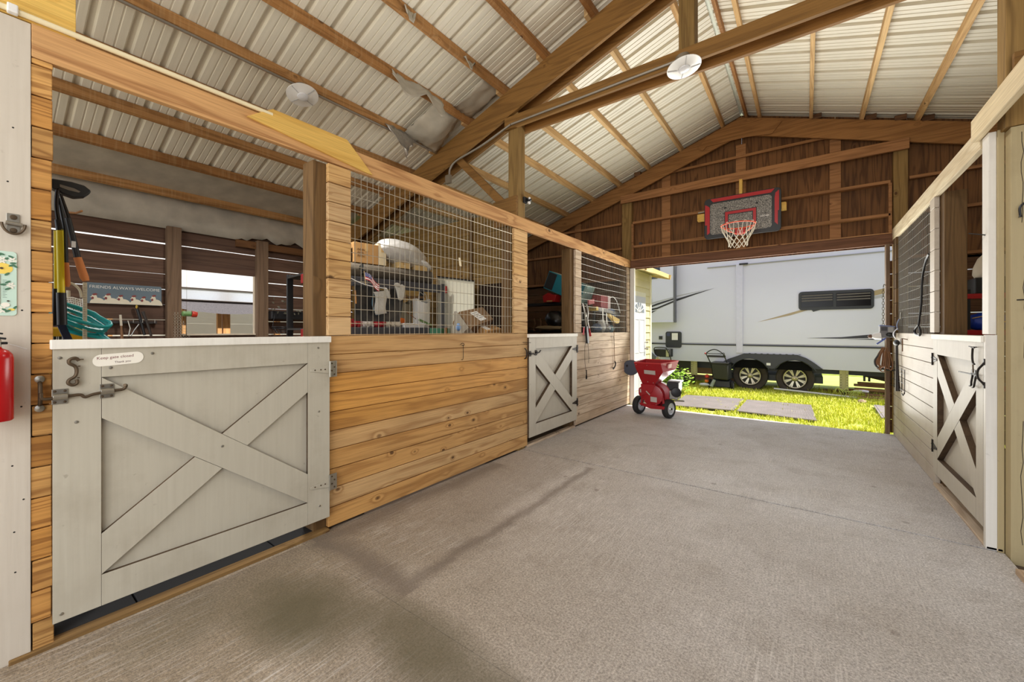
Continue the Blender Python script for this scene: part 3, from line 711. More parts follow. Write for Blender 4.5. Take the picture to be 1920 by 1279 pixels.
ex = thing('fire_extinguisher', 'red fire extinguisher on the white painted board at the left edge', 'extinguisher', (-2.612, .062, 1.035))
ec = (-2.612, .062)
M().lathe([(.046, 1.035), (.05, 1.04), (.05, 1.285), (.047, 1.302), (.036, 1.318), (.02, 1.327), (.017, 1.335)], (ec[0], ec[1], 0), (0, 0, 1), 32).build('cylinder', RED, ex, smooth=True)
M().lathe([(.018, 1.333), (.018, 1.36), (.012, 1.366)], (ec[0], ec[1], 0), (0, 0, 1), 16).build('valve', STEEL, ex, smooth=True)
M().beam((ec[0], ec[1]-.03, 1.375), (ec[0], ec[1]+.03, 1.365), .014, .008).build('handle', BLACK, ex, bevel=.002)
M().beam((ec[0], ec[1]-.03, 1.395), (ec[0], ec[1]+.022, 1.385), .014, .007).build('lever', BLACK, ex, bevel=.002)
M().box(ec[0]-.02, ec[1]-.005, 1.342, ec[0]+.0, ec[1]+.034, 1.352).build('hose_clip', BLACK, ex, bevel=.002)
lab = M(); lab.sheet(lambda u, v: (ec[0]+.0508*math.cos(-1.2+u*1.1), ec[1]+.0508*math.sin(-1.2+u*1.1), 1.07+v*.16), 8, 1); lab.build('label_sticker', plain('label_white', (232, 228, 220), .5), ex)
M().box(XL, .05, 1.12, -2.66, .075, 1.3).build('bracket', BLACKM, ex)
tag(M().tube(smooth_path([(-2.655, .02, 1.366), (-2.675, .08, 1.352), (XL+.004, .150, 1.318)]), .0014, 6).build('tie_wire', WHITE, smooth=True), 'thin white wire strung from the extinguisher to the board edge', 'wire')
# cracks and nail holes in the painted board
mm = M()
for y, z in ((.136, 1.484), (.098, 2.02), (.112, 2.25), (.134, 1.075), (.11, .83), (.115, .55), (.118, .38), (.14, .68)): mm.lathe([(.0035, 0), (.003, .0006)], (XL+.003, y, z), (1, 0, 0), 8)
tag(mm.build('nail_hole', DARKHOLE), 'dark nail heads dotted over the white painted board', 'nails', kind='stuff')

# lamps, conduits -----------------------------------------------------------
SHADE = plain('lamp_white', (236, 234, 230), .35)
def round_lamp(label, c, tilt, base_h):
    t = thing('round_lamp', label, 'lamp', c, 'round barn lamps')
    ax = V(tilt).normalized(); c = V(c)
    M().lathe([(.012, .0), (.028, .006), (.036, .014), (.14, .03), (.141, .034), (.13, .036), (.03, .03)], c - ax*.03, ax, 40).build('shade_disc', SHADE, t, smooth=True)
    M().lathe([(0, -.012), (.035, -.008), (.048, .0), (.05, .012), (.03, .02)], c - ax*.022, ax, 28).build('diffuser', plain('diffuser_white', (226, 226, 228), .3), t, smooth=True)
    M().lathe([(.045, .012), (.048, .05), (.034, .055)], c, ax, 24).build('socket', plain('lamp_socket', (196, 184, 160), .5), t, smooth=True)
    M().lathe([(.055, .055), (.06, base_h), (.05, base_h+.006)], c, ax, 20).build('junction_box', plain('box_grey', (128, 116, 98), .6, .2), t, smooth=True)
    mm = M()
    for a in (.4, 1.97, 3.5, 5.1):
        d = V((math.cos(a), math.sin(a), 0)); q = V((0, 0, 1)).rotation_difference(ax)
        mm.beam(c - ax*.03 + q @ (d*.055 + V((0, 0, .0135))), c - ax*.03 + q @ (d*.135 + V((0, 0, .0265))), .003, .004, ax)
    mm.build('seam_rib', plain('seam_grey', (170, 168, 166), .5), t)
    return t
round_lamp('white round lamp hanging under a purlin at the left', (-3.93, 1.92, 3.672), (-.32, .03, .95), .10)
round_lamp('white round lamp hanging from the tie beam in the middle', (-0.86, 3.70, 3.69), (-.15, .05, 1), .10)
tag(M().tube(smooth_path([(-4.03+.03, -0.9, rt(-4.0)-.012), (-4.0, 1.8, rt(-4.0)-.012), (-4.0, 3.2, rt(-4.0)-.014), (-3.985, 3.62, 3.76)], 4), .011, 8).build('conduit', CONDUIT, smooth=True), 'grey conduit strapped under the purlin of the left round lamp', 'conduit')
tag(M().tube([(-2.75, 3.722, 3.78), (-1.8, 3.722, 3.782), (-0.9, 3.722, 3.786)], .0115, 8).build('conduit', CONDUIT, smooth=True), 'grey conduit along the tie beam to the middle lamp', 'conduit')
tag(M().tube(smooth_path([(-2.76, 3.722, 3.78), (-3.2, 3.725, 3.66), (-3.62, 3.722, 3.58), (-3.74, 3.722, 3.50), (-3.75, 3.722, 3.42)], 5), .0115, 8).build('conduit', CONDUIT, smooth=True), 'grey conduit running down the left rafter to a switch box', 'conduit')
tag(M().box(-3.80, 3.69, 3.31, -3.72, 3.735, 3.42).build('junction_box', plain('box_grey', (128, 116, 98), .6, .2), bevel=.004), 'small grey junction box on the left rafter', 'box')
ml = thing('motion_light', 'black and white sensor lamp on the tall left post', 'lamp', (-2.66, 3.94, 2.94))
M().box(-2.69, 3.87, 2.90, -2.665, 3.93, 2.97).build('bracket', BLACK, ml, bevel=.004)
M().ball((-2.645, 3.94, 2.945), .028).build('lamp_head', BLACK, ml, smooth=True)
M().ball((-2.632, 3.925, 2.955), .014).build('lens', WHITE, ml, smooth=True)
M().ball((-2.64, 3.93, 2.905), .018).build('sensor', WHITE, ml, smooth=True)

# torn insulation ------------------------------------------------------------
def torn(label, pts_fn, nu, nv, mat, seed):
    rd = random.Random(seed)
    mm = M(); mm.sheet(lambda u, v: (lambda p: (p[0]+rd.uniform(-.012, .012), p[1]+rd.uniform(-.012, .012), p[2]+rd.uniform(-.012, .012)))(pts_fn(u, v)), nu, nv)
    return tag(mm.build('torn_insulation', mat, smooth=True, angle=0, solid=.002), label, 'insulation', 'torn insulation scraps')
torn('crumpled silver foil flap hanging below the left purlin near the truss', lambda u, v: (-3.98 + .12*v*(1-u), 2.90 + .50*u*(1 - .8*v) + .22*v, rt(-3.98) + .03 - .34*v*(.6+.4*math.sin(PI*min(1, u*.9+.2)))), 9, 9, FOIL, 3)
torn('grey insulation scrap stuck between two purlins beside the truss', lambda u, v: (-4.0 + .56*v, 3.18 + .54*u*(1-.25*v), rt(-4.0 + .56*v) + .03 - .09*math.sin(PI*u)*math.sin(PI*v) - .07*(1-v)*u), 10, 10, INSUL, 5)
torn('dirty insulation rag draped over the purlin left of the truss', lambda u, v: (-3.395 + .03*v, 2.55 + .72*u, rt(-3.44) + .075 - .19*v*(.35+.65*abs(math.sin(1.6*PI*u))) - .02*math.sin(9*u)), 12, 6, INSUL, 8)
torn('small pale insulation tuft under the second roof purlin', lambda u, v: (-2.83 + .03*v, 2.25 + .13*u, rt(-2.86) + .05 - .14*v*(1-abs(2*u-1))), 5, 4, INSUL, 11)
torn('small pale insulation tuft under the purlin nearest the truss', lambda u, v: (-2.83 + .03*v, 3.02 + .14*u, rt(-2.86) + .03 - .13*v*(1-abs(2*u-1))), 5, 4, INSUL, 12)
torn('grey insulation patch between the third and fourth purlins at the truss', lambda u, v: (-3.40 + .5*v, 3.42 + .31*u, rt(-3.40 + .5*v) + .06 - .03*math.sin(PI*v)), 8, 8, INSUL, 15)

# stall 1+2: outer wall --------------------------------------------------------
wo = M(); th_ = .02
gaps = {0: {1: .018, 2: .013, 3: .004, 4: .010, 5: .003, 6: .008, 7: .014}, 1: {1: .010, 2: .002, 3: .002}, 2: {1: .006, 2: .010, 3: .012, 4: .012, 5: .010, 6: .013, 7: .012}}
bays = ((-0.9, 1.515), (1.515, 2.517), (2.517, 3.9))
for bi, (y0, y1) in enumerate(bays):
    for k in range(15):
        zt = 2.66 - .189*k; zb = zt - .189
        gt = gaps[bi].get(k, .002); gb = gaps[bi].get(k+1, .002)
        if zb < -.1: break
        if bi == 1 and zt < 2.165 and zb > 1.25: continue
        if bi == 1 and zb < 2.165 < zt: zb = 2.168
        wo.box(XO-.02, y0-.03*(bi > 0), max(zb, -.02)+gb/2, XO, y1, zt-gt/2)
        if bi == 1 and 2.2 <= zt < 2.3: pass
wo.box(XO-.035, -0.9, 2.60, XO-.0205, 3.93, 3.02)
struct(wo.build('wall_outer', W_DARK, bevel=.001))
# window frame in the outer wall
wf = M(); wf.box(XO-.02, 2.43, 1.34, XO+.01, 2.46, 2.17); wf.box(XO-.02, 1.585, 1.33, XO+.03, 2.46, 1.352); wf.box(XO-.02, 1.575, 1.34, XO+.01, 1.592, 2.17)
struct(wf.build('window_1', plain('pale_trim', (206, 190, 166), .7), bevel=.002))
wo2 = M()
for k in range(15):
    zt = 2.66 - .189*k
    if zt - .189 < -.1: break
    wo2.box(XO-.02, 3.9, max(zt-.189, -.02)+.004, XO, 7.5, zt-.003)
struct(wo2.build('wall_outer', W_DARK, bevel=.001))
for (y0, y1, lab) in ((1.447, 1.588, 'dark wall stud left of the stall window'), (2.447, 2.593, 'dark wall stud right of the stall window')):
    tag(M().box(XO+.002, y0, 0, XO+.09, y1, 2.68).build('wall_stud', wood('grey_stud', (122, 98, 76), (80, 60, 44), axis=2, knots=.2), bevel=.003), lab, 'stud', 'studs of the outer wall')
tag(M().box(XO+.002, 2.2, 2.56, XO+.05, 3.9, 2.66).build('wall_plate', wood('plate_timber', (120, 82, 48), (80, 50, 26), axis=1), bevel=.003), 'broken brown top plate right of the stall window', 'board')
# insulation lining between the eave purlins
ins = M()
rd = random.Random(4)
ins.sheet(lambda u, v: (-5.67 - .74*v, -0.9 + 4.75*u, (rt(-5.67-.74*v) + .082) ), 30, 10)
ins.sheet(lambda u, v: (XO+.035 + .002*math.sin(u*40), -0.9 + 4.75*u, 3.06 - ((.405 if u < .665 else .36 + .025*math.sin(u*67) + .02*math.sin(u*151)))*v), 72, 3)
tag(ins.build('insulation_sheet', INSUL, smooth=True, angle=0, solid=.002), 'grey foil insulation sheet lining the eave above the stall window', 'insulation')
# chicken wire on the left of the window
cw = M()
for k in range(9):
    for j in range(12):
        y0 = 1.50 + .028*k; z0 = 1.20 + .035*j
        if (y0 - 1.5) > .2*(1-(z0-1.2)/.5): continue
        cw.tube([(XO+.12, y0, z0), (XO+.12, y0+.014, z0+.018), (XO+.12, y0+.028, z0)], .0016, 4)
        cw.tube([(XO+.12, y0+.014, z0+.018), (XO+.12, y0+.014, z0+.036)], .0016, 4)
tag(cw.build('chicken_wire', GALV), 'loose chicken wire leaning below the left side of the stall window', 'wire netting')
tag(M().tube([(XO+.14, 1.62, 1.1), (XO+.14, 1.62, 1.66)], .004, 6).build('wire_rod', RUST), 'thin rod standing at the left of the stall window', 'rod')

# friends sign
sg = thing('welcome_sign', 'slate blue plank sign painted with white hens', 'sign', (XO+.02, 1.08, 1.70))
SX = XO+.022
M().prism([(SX, y, z) for y, z in rrect(1.087, 1.812, .635, .232, .012, 3)], (.016, 0, 0)).build('board', plain('slate_blue', (98, 112, 120), .7, var=.12, vscale=5), sg, bevel=.002)
text('FRIENDS ALWAYS WELCOME', .0455, plain('chalk_white', (226, 222, 210), .8), sg, (SX+.0165, .79, 1.868), (0, 1, 0), (0, 0, 1), ext=.0008, bold=-.0004)
hens = M(); combs = M(); xx2 = SX+.0165
for (cy, hgt, wd, cb) in ((.845, .10, .085, 0), (.955, .105, .10, 1), (1.055, .095, .085, 0), (1.165, .10, .075, 1), (1.25, .09, .07, 1), (1.345, .115, .08, 1)):
    BK[0] = (BK[0] + 1) % 16
    hens.prism([(xx2 + BK[0]*.00012, cy + wd*.12 + wd*.72*math.cos(t), 1.699 + hgt*.62*math.sin(t)) for t in [PI*i/12 for i in range(13)]], (.0006, 0, 0))
    blob2(hens, cy - wd*.18, 1.70+hgt*.68, wd*.26, hgt*.30, .2, x=xx2)
    hens.prism([(xx2, cy - wd*.42, 1.70+hgt*.74), (xx2, cy - wd*.6, 1.70+hgt*.66), (xx2, cy - wd*.40, 1.70+hgt*.60)], (.0006, 0, 0))
    blob2(combs, cy - wd*.14, 1.70+hgt*.98, .020, .011, .3, x=xx2+.0024); blob2(combs, cy - wd*.34, 1.70+hgt*.56, .010, .015, 0, x=xx2+.0024)
hens.build('painted_hen', plain('hen_white', (214, 204, 180), .8), sg); combs.build('painted_comb', plain('comb_red', (128, 62, 58), .8), sg)

# tools on the outer wall
for nm, lab, pts, r, mt in (
    ('hand_tool', 'black handled tool with a yellow tip hanging under the hen sign', [(XO+.06, 1.17, 1.69), (XO+.06, 1.2, 1.56), (XO+.06, 1.245, 1.34)], .014, BLACK),
    ('hand_tool', 'dark handled tool hanging right of the yellow tipped one', [(XO+.08, 1.225, 1.62), (XO+.08, 1.26, 1.5), (XO+.08, 1.3, 1.33)], .014, plain('dark_handle', (52, 44, 38), .6))):
    t = thing(nm, lab, 'tool', pts[-1], 'tools hung on the outer wall')
    M().tube(pts, [r*1.2, r, r*.9], 8).build('handle', mt, t, smooth=True)
    if 'yellow' in lab: M().ball((XO+.075, 1.172, 1.672), (.008, .011, .022)).build('tip', YEL, t, smooth=True)
ch = thing('chisel', 'pale bladed chisel standing in the tool rail', 'tool', (XO+.08, 1.04, 1.30), 'tools hung on the outer wall')
M().beam((XO+.08, 1.032, 1.575), (XO+.08, 1.04, 1.45), .012, .02, (0, 1, 0)).build('blade', plain('pale_blade', (196, 186, 166), .5), ch)
M().tube([(XO+.08, 1.04, 1.45), (XO+.08, 1.046, 1.3)], [.009, .014], 8).build('handle', plain('worn_handle', (130, 92, 60), .7), ch, smooth=True)
rk = thing('tool_rail', 'dark tool rail on the outer wall behind the teal hose', 'rack', (XO+.05, 1.1, 1.47))
M().box(XO+.01, .85, 1.475, XO+.06, 1.36, 1.505).build('rail', plain('rail_dark', (44, 36, 32), .6), rk, bevel=.003)
mm = M()
for y in (.88, .91, .95, 1.14, 1.22, 1.33): mm.tube([(XO+.06, y, 1.49), (XO+.1, y, 1.49), (XO+.1, y, 1.52)], .004, 5)
mm.build('hook', STEEL, rk)
tag(M().tube(smooth_path([(XO+.09, .90, 1.49), (XO+.09, .905, 1.42), (XO+.09, .92, 1.3)]), .013, 6).build('hand_tool', plain('dark_handle', (52, 44, 38), .6), smooth=True), 'short dark tool on the tool rail left of the chisel', 'tool', 'tools hung on the outer wall')
pl = thing('pliers', 'small wire cutters hanging right of the chisel', 'tool', (XO+.09, 1.12, 1.3), 'tools hung on the outer wall')
M().tube([(XO+.09, 1.095, 1.51), (XO+.09, 1.115, 1.42), (XO+.09, 1.10, 1.33)], .006, 6).build('handle', STEEL, pl, smooth=True)
M().tube([(XO+.09, 1.19, 1.47), (XO+.09, 1.15, 1.4), (XO+.09, 1.12, 1.33)], .006, 6).build('handle', STEEL, pl, smooth=True)

# tools inside the near jamb
XT = -2.9
sc_ = thing('scoop', 'black plastic scoop hanging at the top of the near stall jamb', 'scoop', (XT, .30, 2.05))
mm = M(); mm.prism([(XT, .235, 2.125), (XT, .30, 2.128), (XT, .345, 2.122), (XT, .367, 2.103), (XT, .366, 2.09), (XT, .345, 2.065), (XT, .31, 2.052), (XT, .27, 2.062), (XT, .235, 2.08)], (-.05, 0, 0)); mm.build('bowl', BLACK, sc_, bevel=.006)
M().prism([(XT+.001, .262, 2.103), (XT+.001, .31, 2.096), (XT+.001, .33, 2.086), (XT+.001, .325, 2.08), (XT+.001, .29, 2.082), (XT+.001, .262, 2.09)], (.0015, 0, 0)).build('inner_face', plain('scoop_inside', (120, 112, 100), .6), sc_)
YELP = plain('yellow_handle', (236, 214, 30), .4, var=.02); GRIP = plain('cork_orange', (196, 120, 62), .7)
lp = thing('loppers', 'long loppers with yellow tubes hanging upside down inside the near stall', 'loppers', (XT, .27, 1.42))
M().tube([(XT, .262, 1.885), (XT, .267, 1.57)], .0125, 12).build('tube', YELP, lp, smooth=True)
M().tube([(XT-.02, .250, 1.88), (XT-.02, .251, 1.6)], .006, 8).build('tube', YELP, lp, smooth=True)
M().tube([(XT, .267, 1.58), (XT, .27, 1.425)], [.017, .0175], 12).build('grip', BLACK, lp, smooth=True)
M().tube([(XT-.03, .251, 1.6), (XT-.03, .248, 1.42)], [.010, .011], 10).build('grip', BLACK, lp, smooth=True)
M().tube([(XT, .256, 1.93), (XT, .262, 1.88)], [.011, .013], 10).build('collar', BLACK, lp, smooth=True)
M().tube(smooth_path([(XT, .258, 1.92), (XT-.005, .252, 2.0), (XT-.005, .256, 2.075), (XT-.005, .262, 2.07)]), [.008]*18+[.004], 8).build('blade', BLACKM, lp, smooth=True)
ls = thing('hedge_shears', 'black shears with two orange cork grips hanging inside the near stall', 'shears', (XT+.03, .31, 1.61))
M().tube([(XT+.03, .262, 2.05), (XT+.03, .288, 1.94)], [.006, .008], 8).build('blade', BLACKM, ls, smooth=True)
M().tube([(XT+.03, .286, 1.94), (XT+.03, .318, 1.75)], [.011, .013], 10).build('handle', BLACK, ls, smooth=True)
M().tube([(XT+.03, .317, 1.755), (XT+.03, .34, 1.66), (XT+.03, .346, 1.643)], [.015, .0165, .012], 12).build('grip', GRIP, ls, smooth=True)
M().tube([(XT-.02, .262, 2.04), (XT-.02, .281, 1.9), (XT-.02, .284, 1.73)], [.007, .009, .009], 8).build('handle', BLACK, ls, smooth=True)
M().tube([(XT-.02, .284, 1.73), (XT-.02, .288, 1.625), (XT-.02, .287, 1.612)], [.011, .012, .008], 12).build('grip', GRIP, ls, smooth=True)
M().box(XT+.041, .296, 1.83, XT+.044, .31, 1.80).build('label_sticker', WHITE, ls)
tag(M().tube([(XT-.1, .27, 1.99), (XT-.04, .32, 1.985), (XT-.0, .335, 1.992)], .005, 6).build('peg', plain('peg_wood', (176, 120, 66), .7)), 'small wooden peg beside the black shears', 'peg')
# measuring stick
stk = thing('measuring_stick', 'white horse measuring stick standing behind the near gate', 'stick', (-3.05, .364, .02))
M().box(-3.06, .356, 0.02, -3.05, .372, 1.65).build('shaft', plain('stick_white', (206, 196, 172), .6), stk, bevel=.002)
mm = M()
for k in range(22): mm.box(-3.0498, .357, 1.37+k*.0125, -3.0494, .364 if k % 2 else .370, 1.3712+k*.0125)
mm.build('scale_mark', plain('scale_ink2', (110, 90, 70), .7), stk)
M().tube(smooth_path([(-3.055, .29, 1.645), (-3.055, .32, 1.64), (-3.055, .345, 1.61), (-3.055, .352, 1.57)]), .006, 6).build('arm', plain('stick_white', (206, 196, 172), .6), stk, smooth=True)
# wire basket / seed bell
wb = thing('wire_basket', 'small whitish wire mesh feeder behind the teal hose', 'basket', (-3.45, .36, 1.48))
mm = M()
for k in range(9):
    a0 = k/8
    mm.tube([(-3.45, .325 + .075*a0, 1.585), (-3.43, .335+.07*a0, 1.50)], .003, 5)
for k in range(8): mm.tube([(-3.45, .322, 1.585-k*.012), (-3.44, .36, 1.59-k*.012), (-3.45, .402, 1.575-k*.012)], .003, 5)
mm.build('mesh', WHITE, wb)
M().tube([(-3.45, .345, 1.58), (-3.45, .345, 1.63)], .008, 8).build('neck', plain('stick_white', (206, 196, 172), .6), wb)
# teal hose coil
TEAL = plain('teal_vinyl', (20, 158, 160), .35)
hs = M(); rd = random.Random(5)
for k in range(5):
    pts = []
    for i in range(24):
        a = 2*PI*i/24
        pts.append((-3.2 + .03*k - .06*math.sin(a), .34 + (.095+.006*k)*math.cos(a) + .01*rd.random(), 1.435 + .012*k + (.045+.01*(k % 2))*math.sin(a)*.9 - .15*(.35*math.cos(a))))
    hs.tube(pts, .0085, 8, closed=True)
hs.tube(smooth_path([(-3.15, .30, 1.40), (-3.12, .36, 1.375), (-3.1, .42, 1.36), (-3.08, .5, 1.33)]), .0085, 8)
hs.tube(smooth_path([(-3.15, .40, 1.42), (-3.12, .44, 1.37), (-3.1, .47, 1.335)]), .010, 8)
tag(hs.build('garden_hose', TEAL, smooth=True), 'coiled teal garden hose just behind the near gate', 'hose')
tb = thing('tool_case', 'yellow tool case with dark lettering behind the near gate', 'case', (-3.35, .34, 1.2))
M().box(-3.5, .26, 1.16, -3.32, .40, 1.415).build('body', plain('case_yellow', (214, 164, 30), .5), tb, bevel=.01)
M().box(-3.321, .262, 1.30, -3.318, .335, 1.365).build('label_sticker', BLACK, tb)
text('ULI', .028, WHITE, tb, (-3.3178, .272, 1.345), (0, 1, 0), (0, 0, 1))
tag(M().beam((-3.1, .275, 1.46), (-3.1, .325, 1.30), .018, .03, (0, 1, 0)).build('strap', plain('navy_strap', (34, 42, 72), .6), bevel=.002), 'dark blue strap end hanging over the yellow case', 'strap')

# stand for the case, hose and basket
def crate(label, x0, y0, z0, x1, y1, z1, mat=W_CRATE):
    t = thing('wooden_bench', label, 'bench', ((x0+x1)/2, (y0+y1)/2, z0))
    M().box(x0, y0, z1-.03, x1, y1, z1).build('top', mat, t, bevel=.003)
    for (x, y) in ((x0, y0), (x1-.05, y0), (x0, y1-.05), (x1-.05, y1-.05)):
        M().box(x, y, z0, x+.05, y+.05, z1-.03).build('leg', mat, t, bevel=.003)
crate('low wooden bench inside the near stall behind the gate', -3.65, .24, .02, -3.0, .62, 1.16)

# feeder on the window
fd = thing('bird_feeder', 'green bottle with a red cap hanging in the stall window', 'feeder', (XO+.12, 1.64, 1.57))
M().lathe([(.02, 0), (.034, .01), (.034, .09), (.02, .1)], (XO+.12, 1.58, 1.605), (0, 1, 0), 16).build('bottle', plain('bottle_green', (110, 150, 90), .3), fd, smooth=True)
M().lathe([(.037, 0), (.04, .02), (.034, .055), (.012, .06)], (XO+.12, 1.68, 1.605), (0, 1, -.15), 16).build('cap', plain('feeder_red', (196, 60, 40), .4), fd, smooth=True)
M().tube([(XO+.12, 1.63, 1.64), (XO+.12, 1.63, 2.16)], .0015, 5).build('hanging_wire', RUST, fd)

# beyond the window: shade-cloth pen
XW = -7.7
def sheer(name, col, var, vscale):
    m = plain(name, col, .9, var=var, vscale=vscale)
    nt = m.node_tree; N, L = nt.nodes, nt.links
    p = N['Principled BSDF']; out = N['Material Output']
    tr = N.new('ShaderNodeBsdfTranslucent'); tr.inputs['Color'].default_value = rgb(col)
    mx = N.new('ShaderNodeMixShader'); mx.inputs[0].default_value = .55
    L.new(p.outputs[0], mx.inputs[1]); L.new(tr.outputs[0], mx.inputs[2]); L.new(mx.outputs[0], out.inputs['Surface'])
    return m
pen = thing('poultry_pen', 'timber framed pen with shade cloth seen through the stall window', 'pen', (XW, 2.2, -.04))
M().box(XW-.02, .4, 2.06, XW+.02, 4.8, 2.75).build('fascia_board', plain('pen_white', (236, 234, 232), .6), pen, bevel=.003)
M().box(XW-.03, .4, 2.04, XW+.03, 4.8, 2.062).build('rail', plain('pen_dark', (66, 56, 50), .7), pen)
cl = M(); cl.sheet(lambda u, v: (XW+.02, .4 + 4.4*u, 2.045 - v*.19), 20, 2); cl.build('light_cloth', sheer('cloth_pale', (222, 226, 232), .1, 60), pen)
cl = M(); cl.sheet(lambda u, v: (XW+.03+.03*v, .4 + 4.4*u, 1.87 - v*(.08 + .13*math.sin(PI*min(1, max(0, (u*4.4-1.2)/1.9)))) ), 30, 4); cl.build('shade_cloth', plain('cloth_speckle', (120, 116, 120), .95, var=.5, vscale=140), pen)
M().tube([(XW+.04, .4, 1.88), (XW+.04, 2.0, 1.868), (XW+.04, 4.8, 1.86)], .012, 6).build('rope', plain('pen_dark', (66, 56, 50), .7), pen)
for y, w in ((1.96, .05), (2.42, .06), (2.50, .1), (3.3, .09), (1.1, .09)):
    M().box(XW-.12, y, -.05, XW-.06, y+w, 2.04).build('post', wood('pen_pine', (214, 164, 108), (170, 116, 66), axis=2), pen, bevel=.003)
M().box(XW-.2, .2, -.04, XW-.16, 4.6, 1.9).build('plastic_sheet', sheer('pen_plastic', (222, 218, 208), .15, 3), pen)

# hanging plants / baskets right of the window
hb = thing('hanging_basket', 'black wire hanging basket with sparse plants right of the stall window', 'planter', (XO+.2, 2.78, 1.33))
mm = M()
for z, r in ((1.445, .14), (1.42, .13), (1.385, .10), (1.35, .07)): mm.tube(arc((XO+.25, 2.72, z), r, 0, 2*PI*23/24, 23, (1, 0, 0), (0, 1, 0)), .006, 6, closed=True)
for k in range(10):
    a = 2*PI*k/10; mm.tube([(XO+.25+.14*math.cos(a), 2.72+.14*math.sin(a), 1.445), (XO+.25+.07*math.cos(a), 2.72+.07*math.sin(a), 1.35)], .004, 5)
for s in (-1, 1): mm.tube([(XO+.25, 2.72+s*.14, 1.445), (XO+.25, 2.72+s*.11, 1.62)], .004, 5)
mm.build('wire_bowl', BLACK, hb)
pt = thing('planter_trough', 'black trough with drooping leaves on the outer wall', 'planter', (XO+.1, 2.9, 1.55))
M().box(XO+.03, 2.6, 1.56, XO+.18, 3.6, 1.68).build('trough', BLACK, pt, bevel=.01)
lv = M(); rd = random.Random(9)
for k in range(46):
    y = rd.uniform(2.6, 3.5); z = 1.68 + rd.uniform(-.1, .16)
    a = rd.uniform(0, PI); l = .045
    c = V((XO+.19+rd.uniform(0, .05), y, z)); d = V((rd.uniform(-.3, .3), math.cos(a), math.sin(a)))*l; w = V((.3, -math.sin(a), math.cos(a)))*.014
    lv.add([c, c + d*.5 + w, c + d, c + d*.5 - w], [(0, 1, 2, 3)])
lv.build('leaf', plain('dusty_leaf', (96, 92, 76), .7), pt)

# storage shelf (diagonal) in the left stall
SA, SB = V((-4.02, 1.98, 0)), V((-3.80, 3.70, 0))          # front face, left end to right end
sd_ = (SB - SA).normalized(); sn_ = V((-sd_.y, sd_.x, 0))      # sn_: towards the back (-X)
if sn_.x > 0: sn_ = -sn_
DGREY = plain('shelf_grey', (70, 70, 74), .5)
sh = thing('storage_shelf', 'long grey metal storage rack with red corner clips in the left stall', 'shelf', (-4.2, 2.85, .0))
def sp(t, d, z): p = SA + sd_*t + sn_*d; return (p.x, p.y, z)
LN = (SB - SA).length
for z0, z1 in ((1.88, 1.985), (1.335, 1.43), (.75, .83), (.2, .28)):
    M().prism([sp(.05, 0, z0), sp(LN-.05, 0, z0), sp(LN-.05, 0, z1), sp(.05, 0, z1)], sn_*.025).build('beam', DGREY, sh, bevel=.003)
    M().prism([sp(0, .02, z1-.03), sp(LN, .02, z1-.03), sp(LN, .02, z1-.01), sp(0, .02, z1-.01)], sn_*.5).build('deck', plain('shelf_deck', (60, 56, 52), .7), sh)
for t in (0, LN-.06):
    for d in (0, .5):
        M().prism([sp(t, d, .0), sp(t+.06, d, .0), sp(t+.06, d, 2.0), sp(t, d, 2.0)], sn_*.03).build('upright', BLACK if t == 0 else DGREY, sh, bevel=.002)
for (t, z) in ((LN-.012, 1.93), (LN-.012, 1.385), (.0, 1.91), (.0, 1.365)):
    M().prism([sp(t-.02 if t < .5 else t, -.01, z-.045), sp(t+.05 if t < .5 else t+.03, -.01, z-.045), sp(t+.05 if t < .5 else t+.03, -.01, z+.045), sp(t-.02 if t < .5 else t, -.01, z+.045)], sn_*.05).build('corner_clip', REDP, sh, bevel=.003)
# objects on top of the shelf
def boxy(label, t0, t1, d0, d1, z0, z1, mat, name='cardboard_box', cat='box', marks=None, group=None):
    c = sp((t0+t1)/2, (d0+d1)/2, z0); th_ = thing(name, label, cat, c, group)
    M().prism([sp(t0, d0, z0), sp(t1, d0, z0), sp(t1, d0, z1), sp(t0, d0, z1)], sn_*(d1-d0)).build('carton', mat, th_, bevel=.003)
    M().prism([sp((t0+t1)/2-.02, d0-.001, z0+(z1-z0)*.6), sp((t0+t1)/2+.02, d0-.001, z0+(z1-z0)*.6), sp((t0+t1)/2+.02, d0-.001, z1+.001), sp((t0+t1)/2-.02, d0-.001, z1+.001)], sn_*(d1-d0)*.5).build('tape', plain('box_tape', (196, 158, 100), .3), th_)
    return th_
ZS = 1.99
mr = M(); rp = []
for k in range(26):
    a = k*.62; rp.append((a, .045 + .0025*k))
mr.tube([sp(.3, .16, ZS+.085), sp(1.0, .14, ZS+.085), sp(LN-.16, .12, ZS+.085)], [.083, .08, .085], 18)
rl = tag(mr.build('rolled_carpet', plain('carpet_grey', (92, 82, 68), .95, var=.3, vscale=40), smooth=True, angle=50), 'rolled dark grey carpet lying along the top of the storage rack', 'carpet')
bx = boxy('open cardboard box with a handwritten note on top of the storage rack', .56, .86, .12, .45, ZS+.172, ZS+.40, CARD, group='cartons on the storage rack')
mm = M()
for k, ln in enumerate((.09, .07, .08)):
    mm.tube(smooth_path([sp(.60 + ln*i/7, .1185, ZS+.325-.035*k + (.008 if i % 2 else -.006)) for i in range(8)], 3), .0016, 4)
mm.build('marker_scrawl', plain('marker_ink', (80, 58, 34), .8), bx)
boxy('pale narrow carton beside the handwritten cardboard box', .865, .955, .12, .42, ZS+.172, ZS+.43, plain('pale_carton', (206, 188, 152), .8), group='cartons on the storage rack')
boxy('dark plastic crate at the left end of the rack top', .36, .54, .14, .45, ZS+.172, ZS+.38, plain('crate_grey', (112, 102, 86), .7), name='storage_crate', cat='crate')
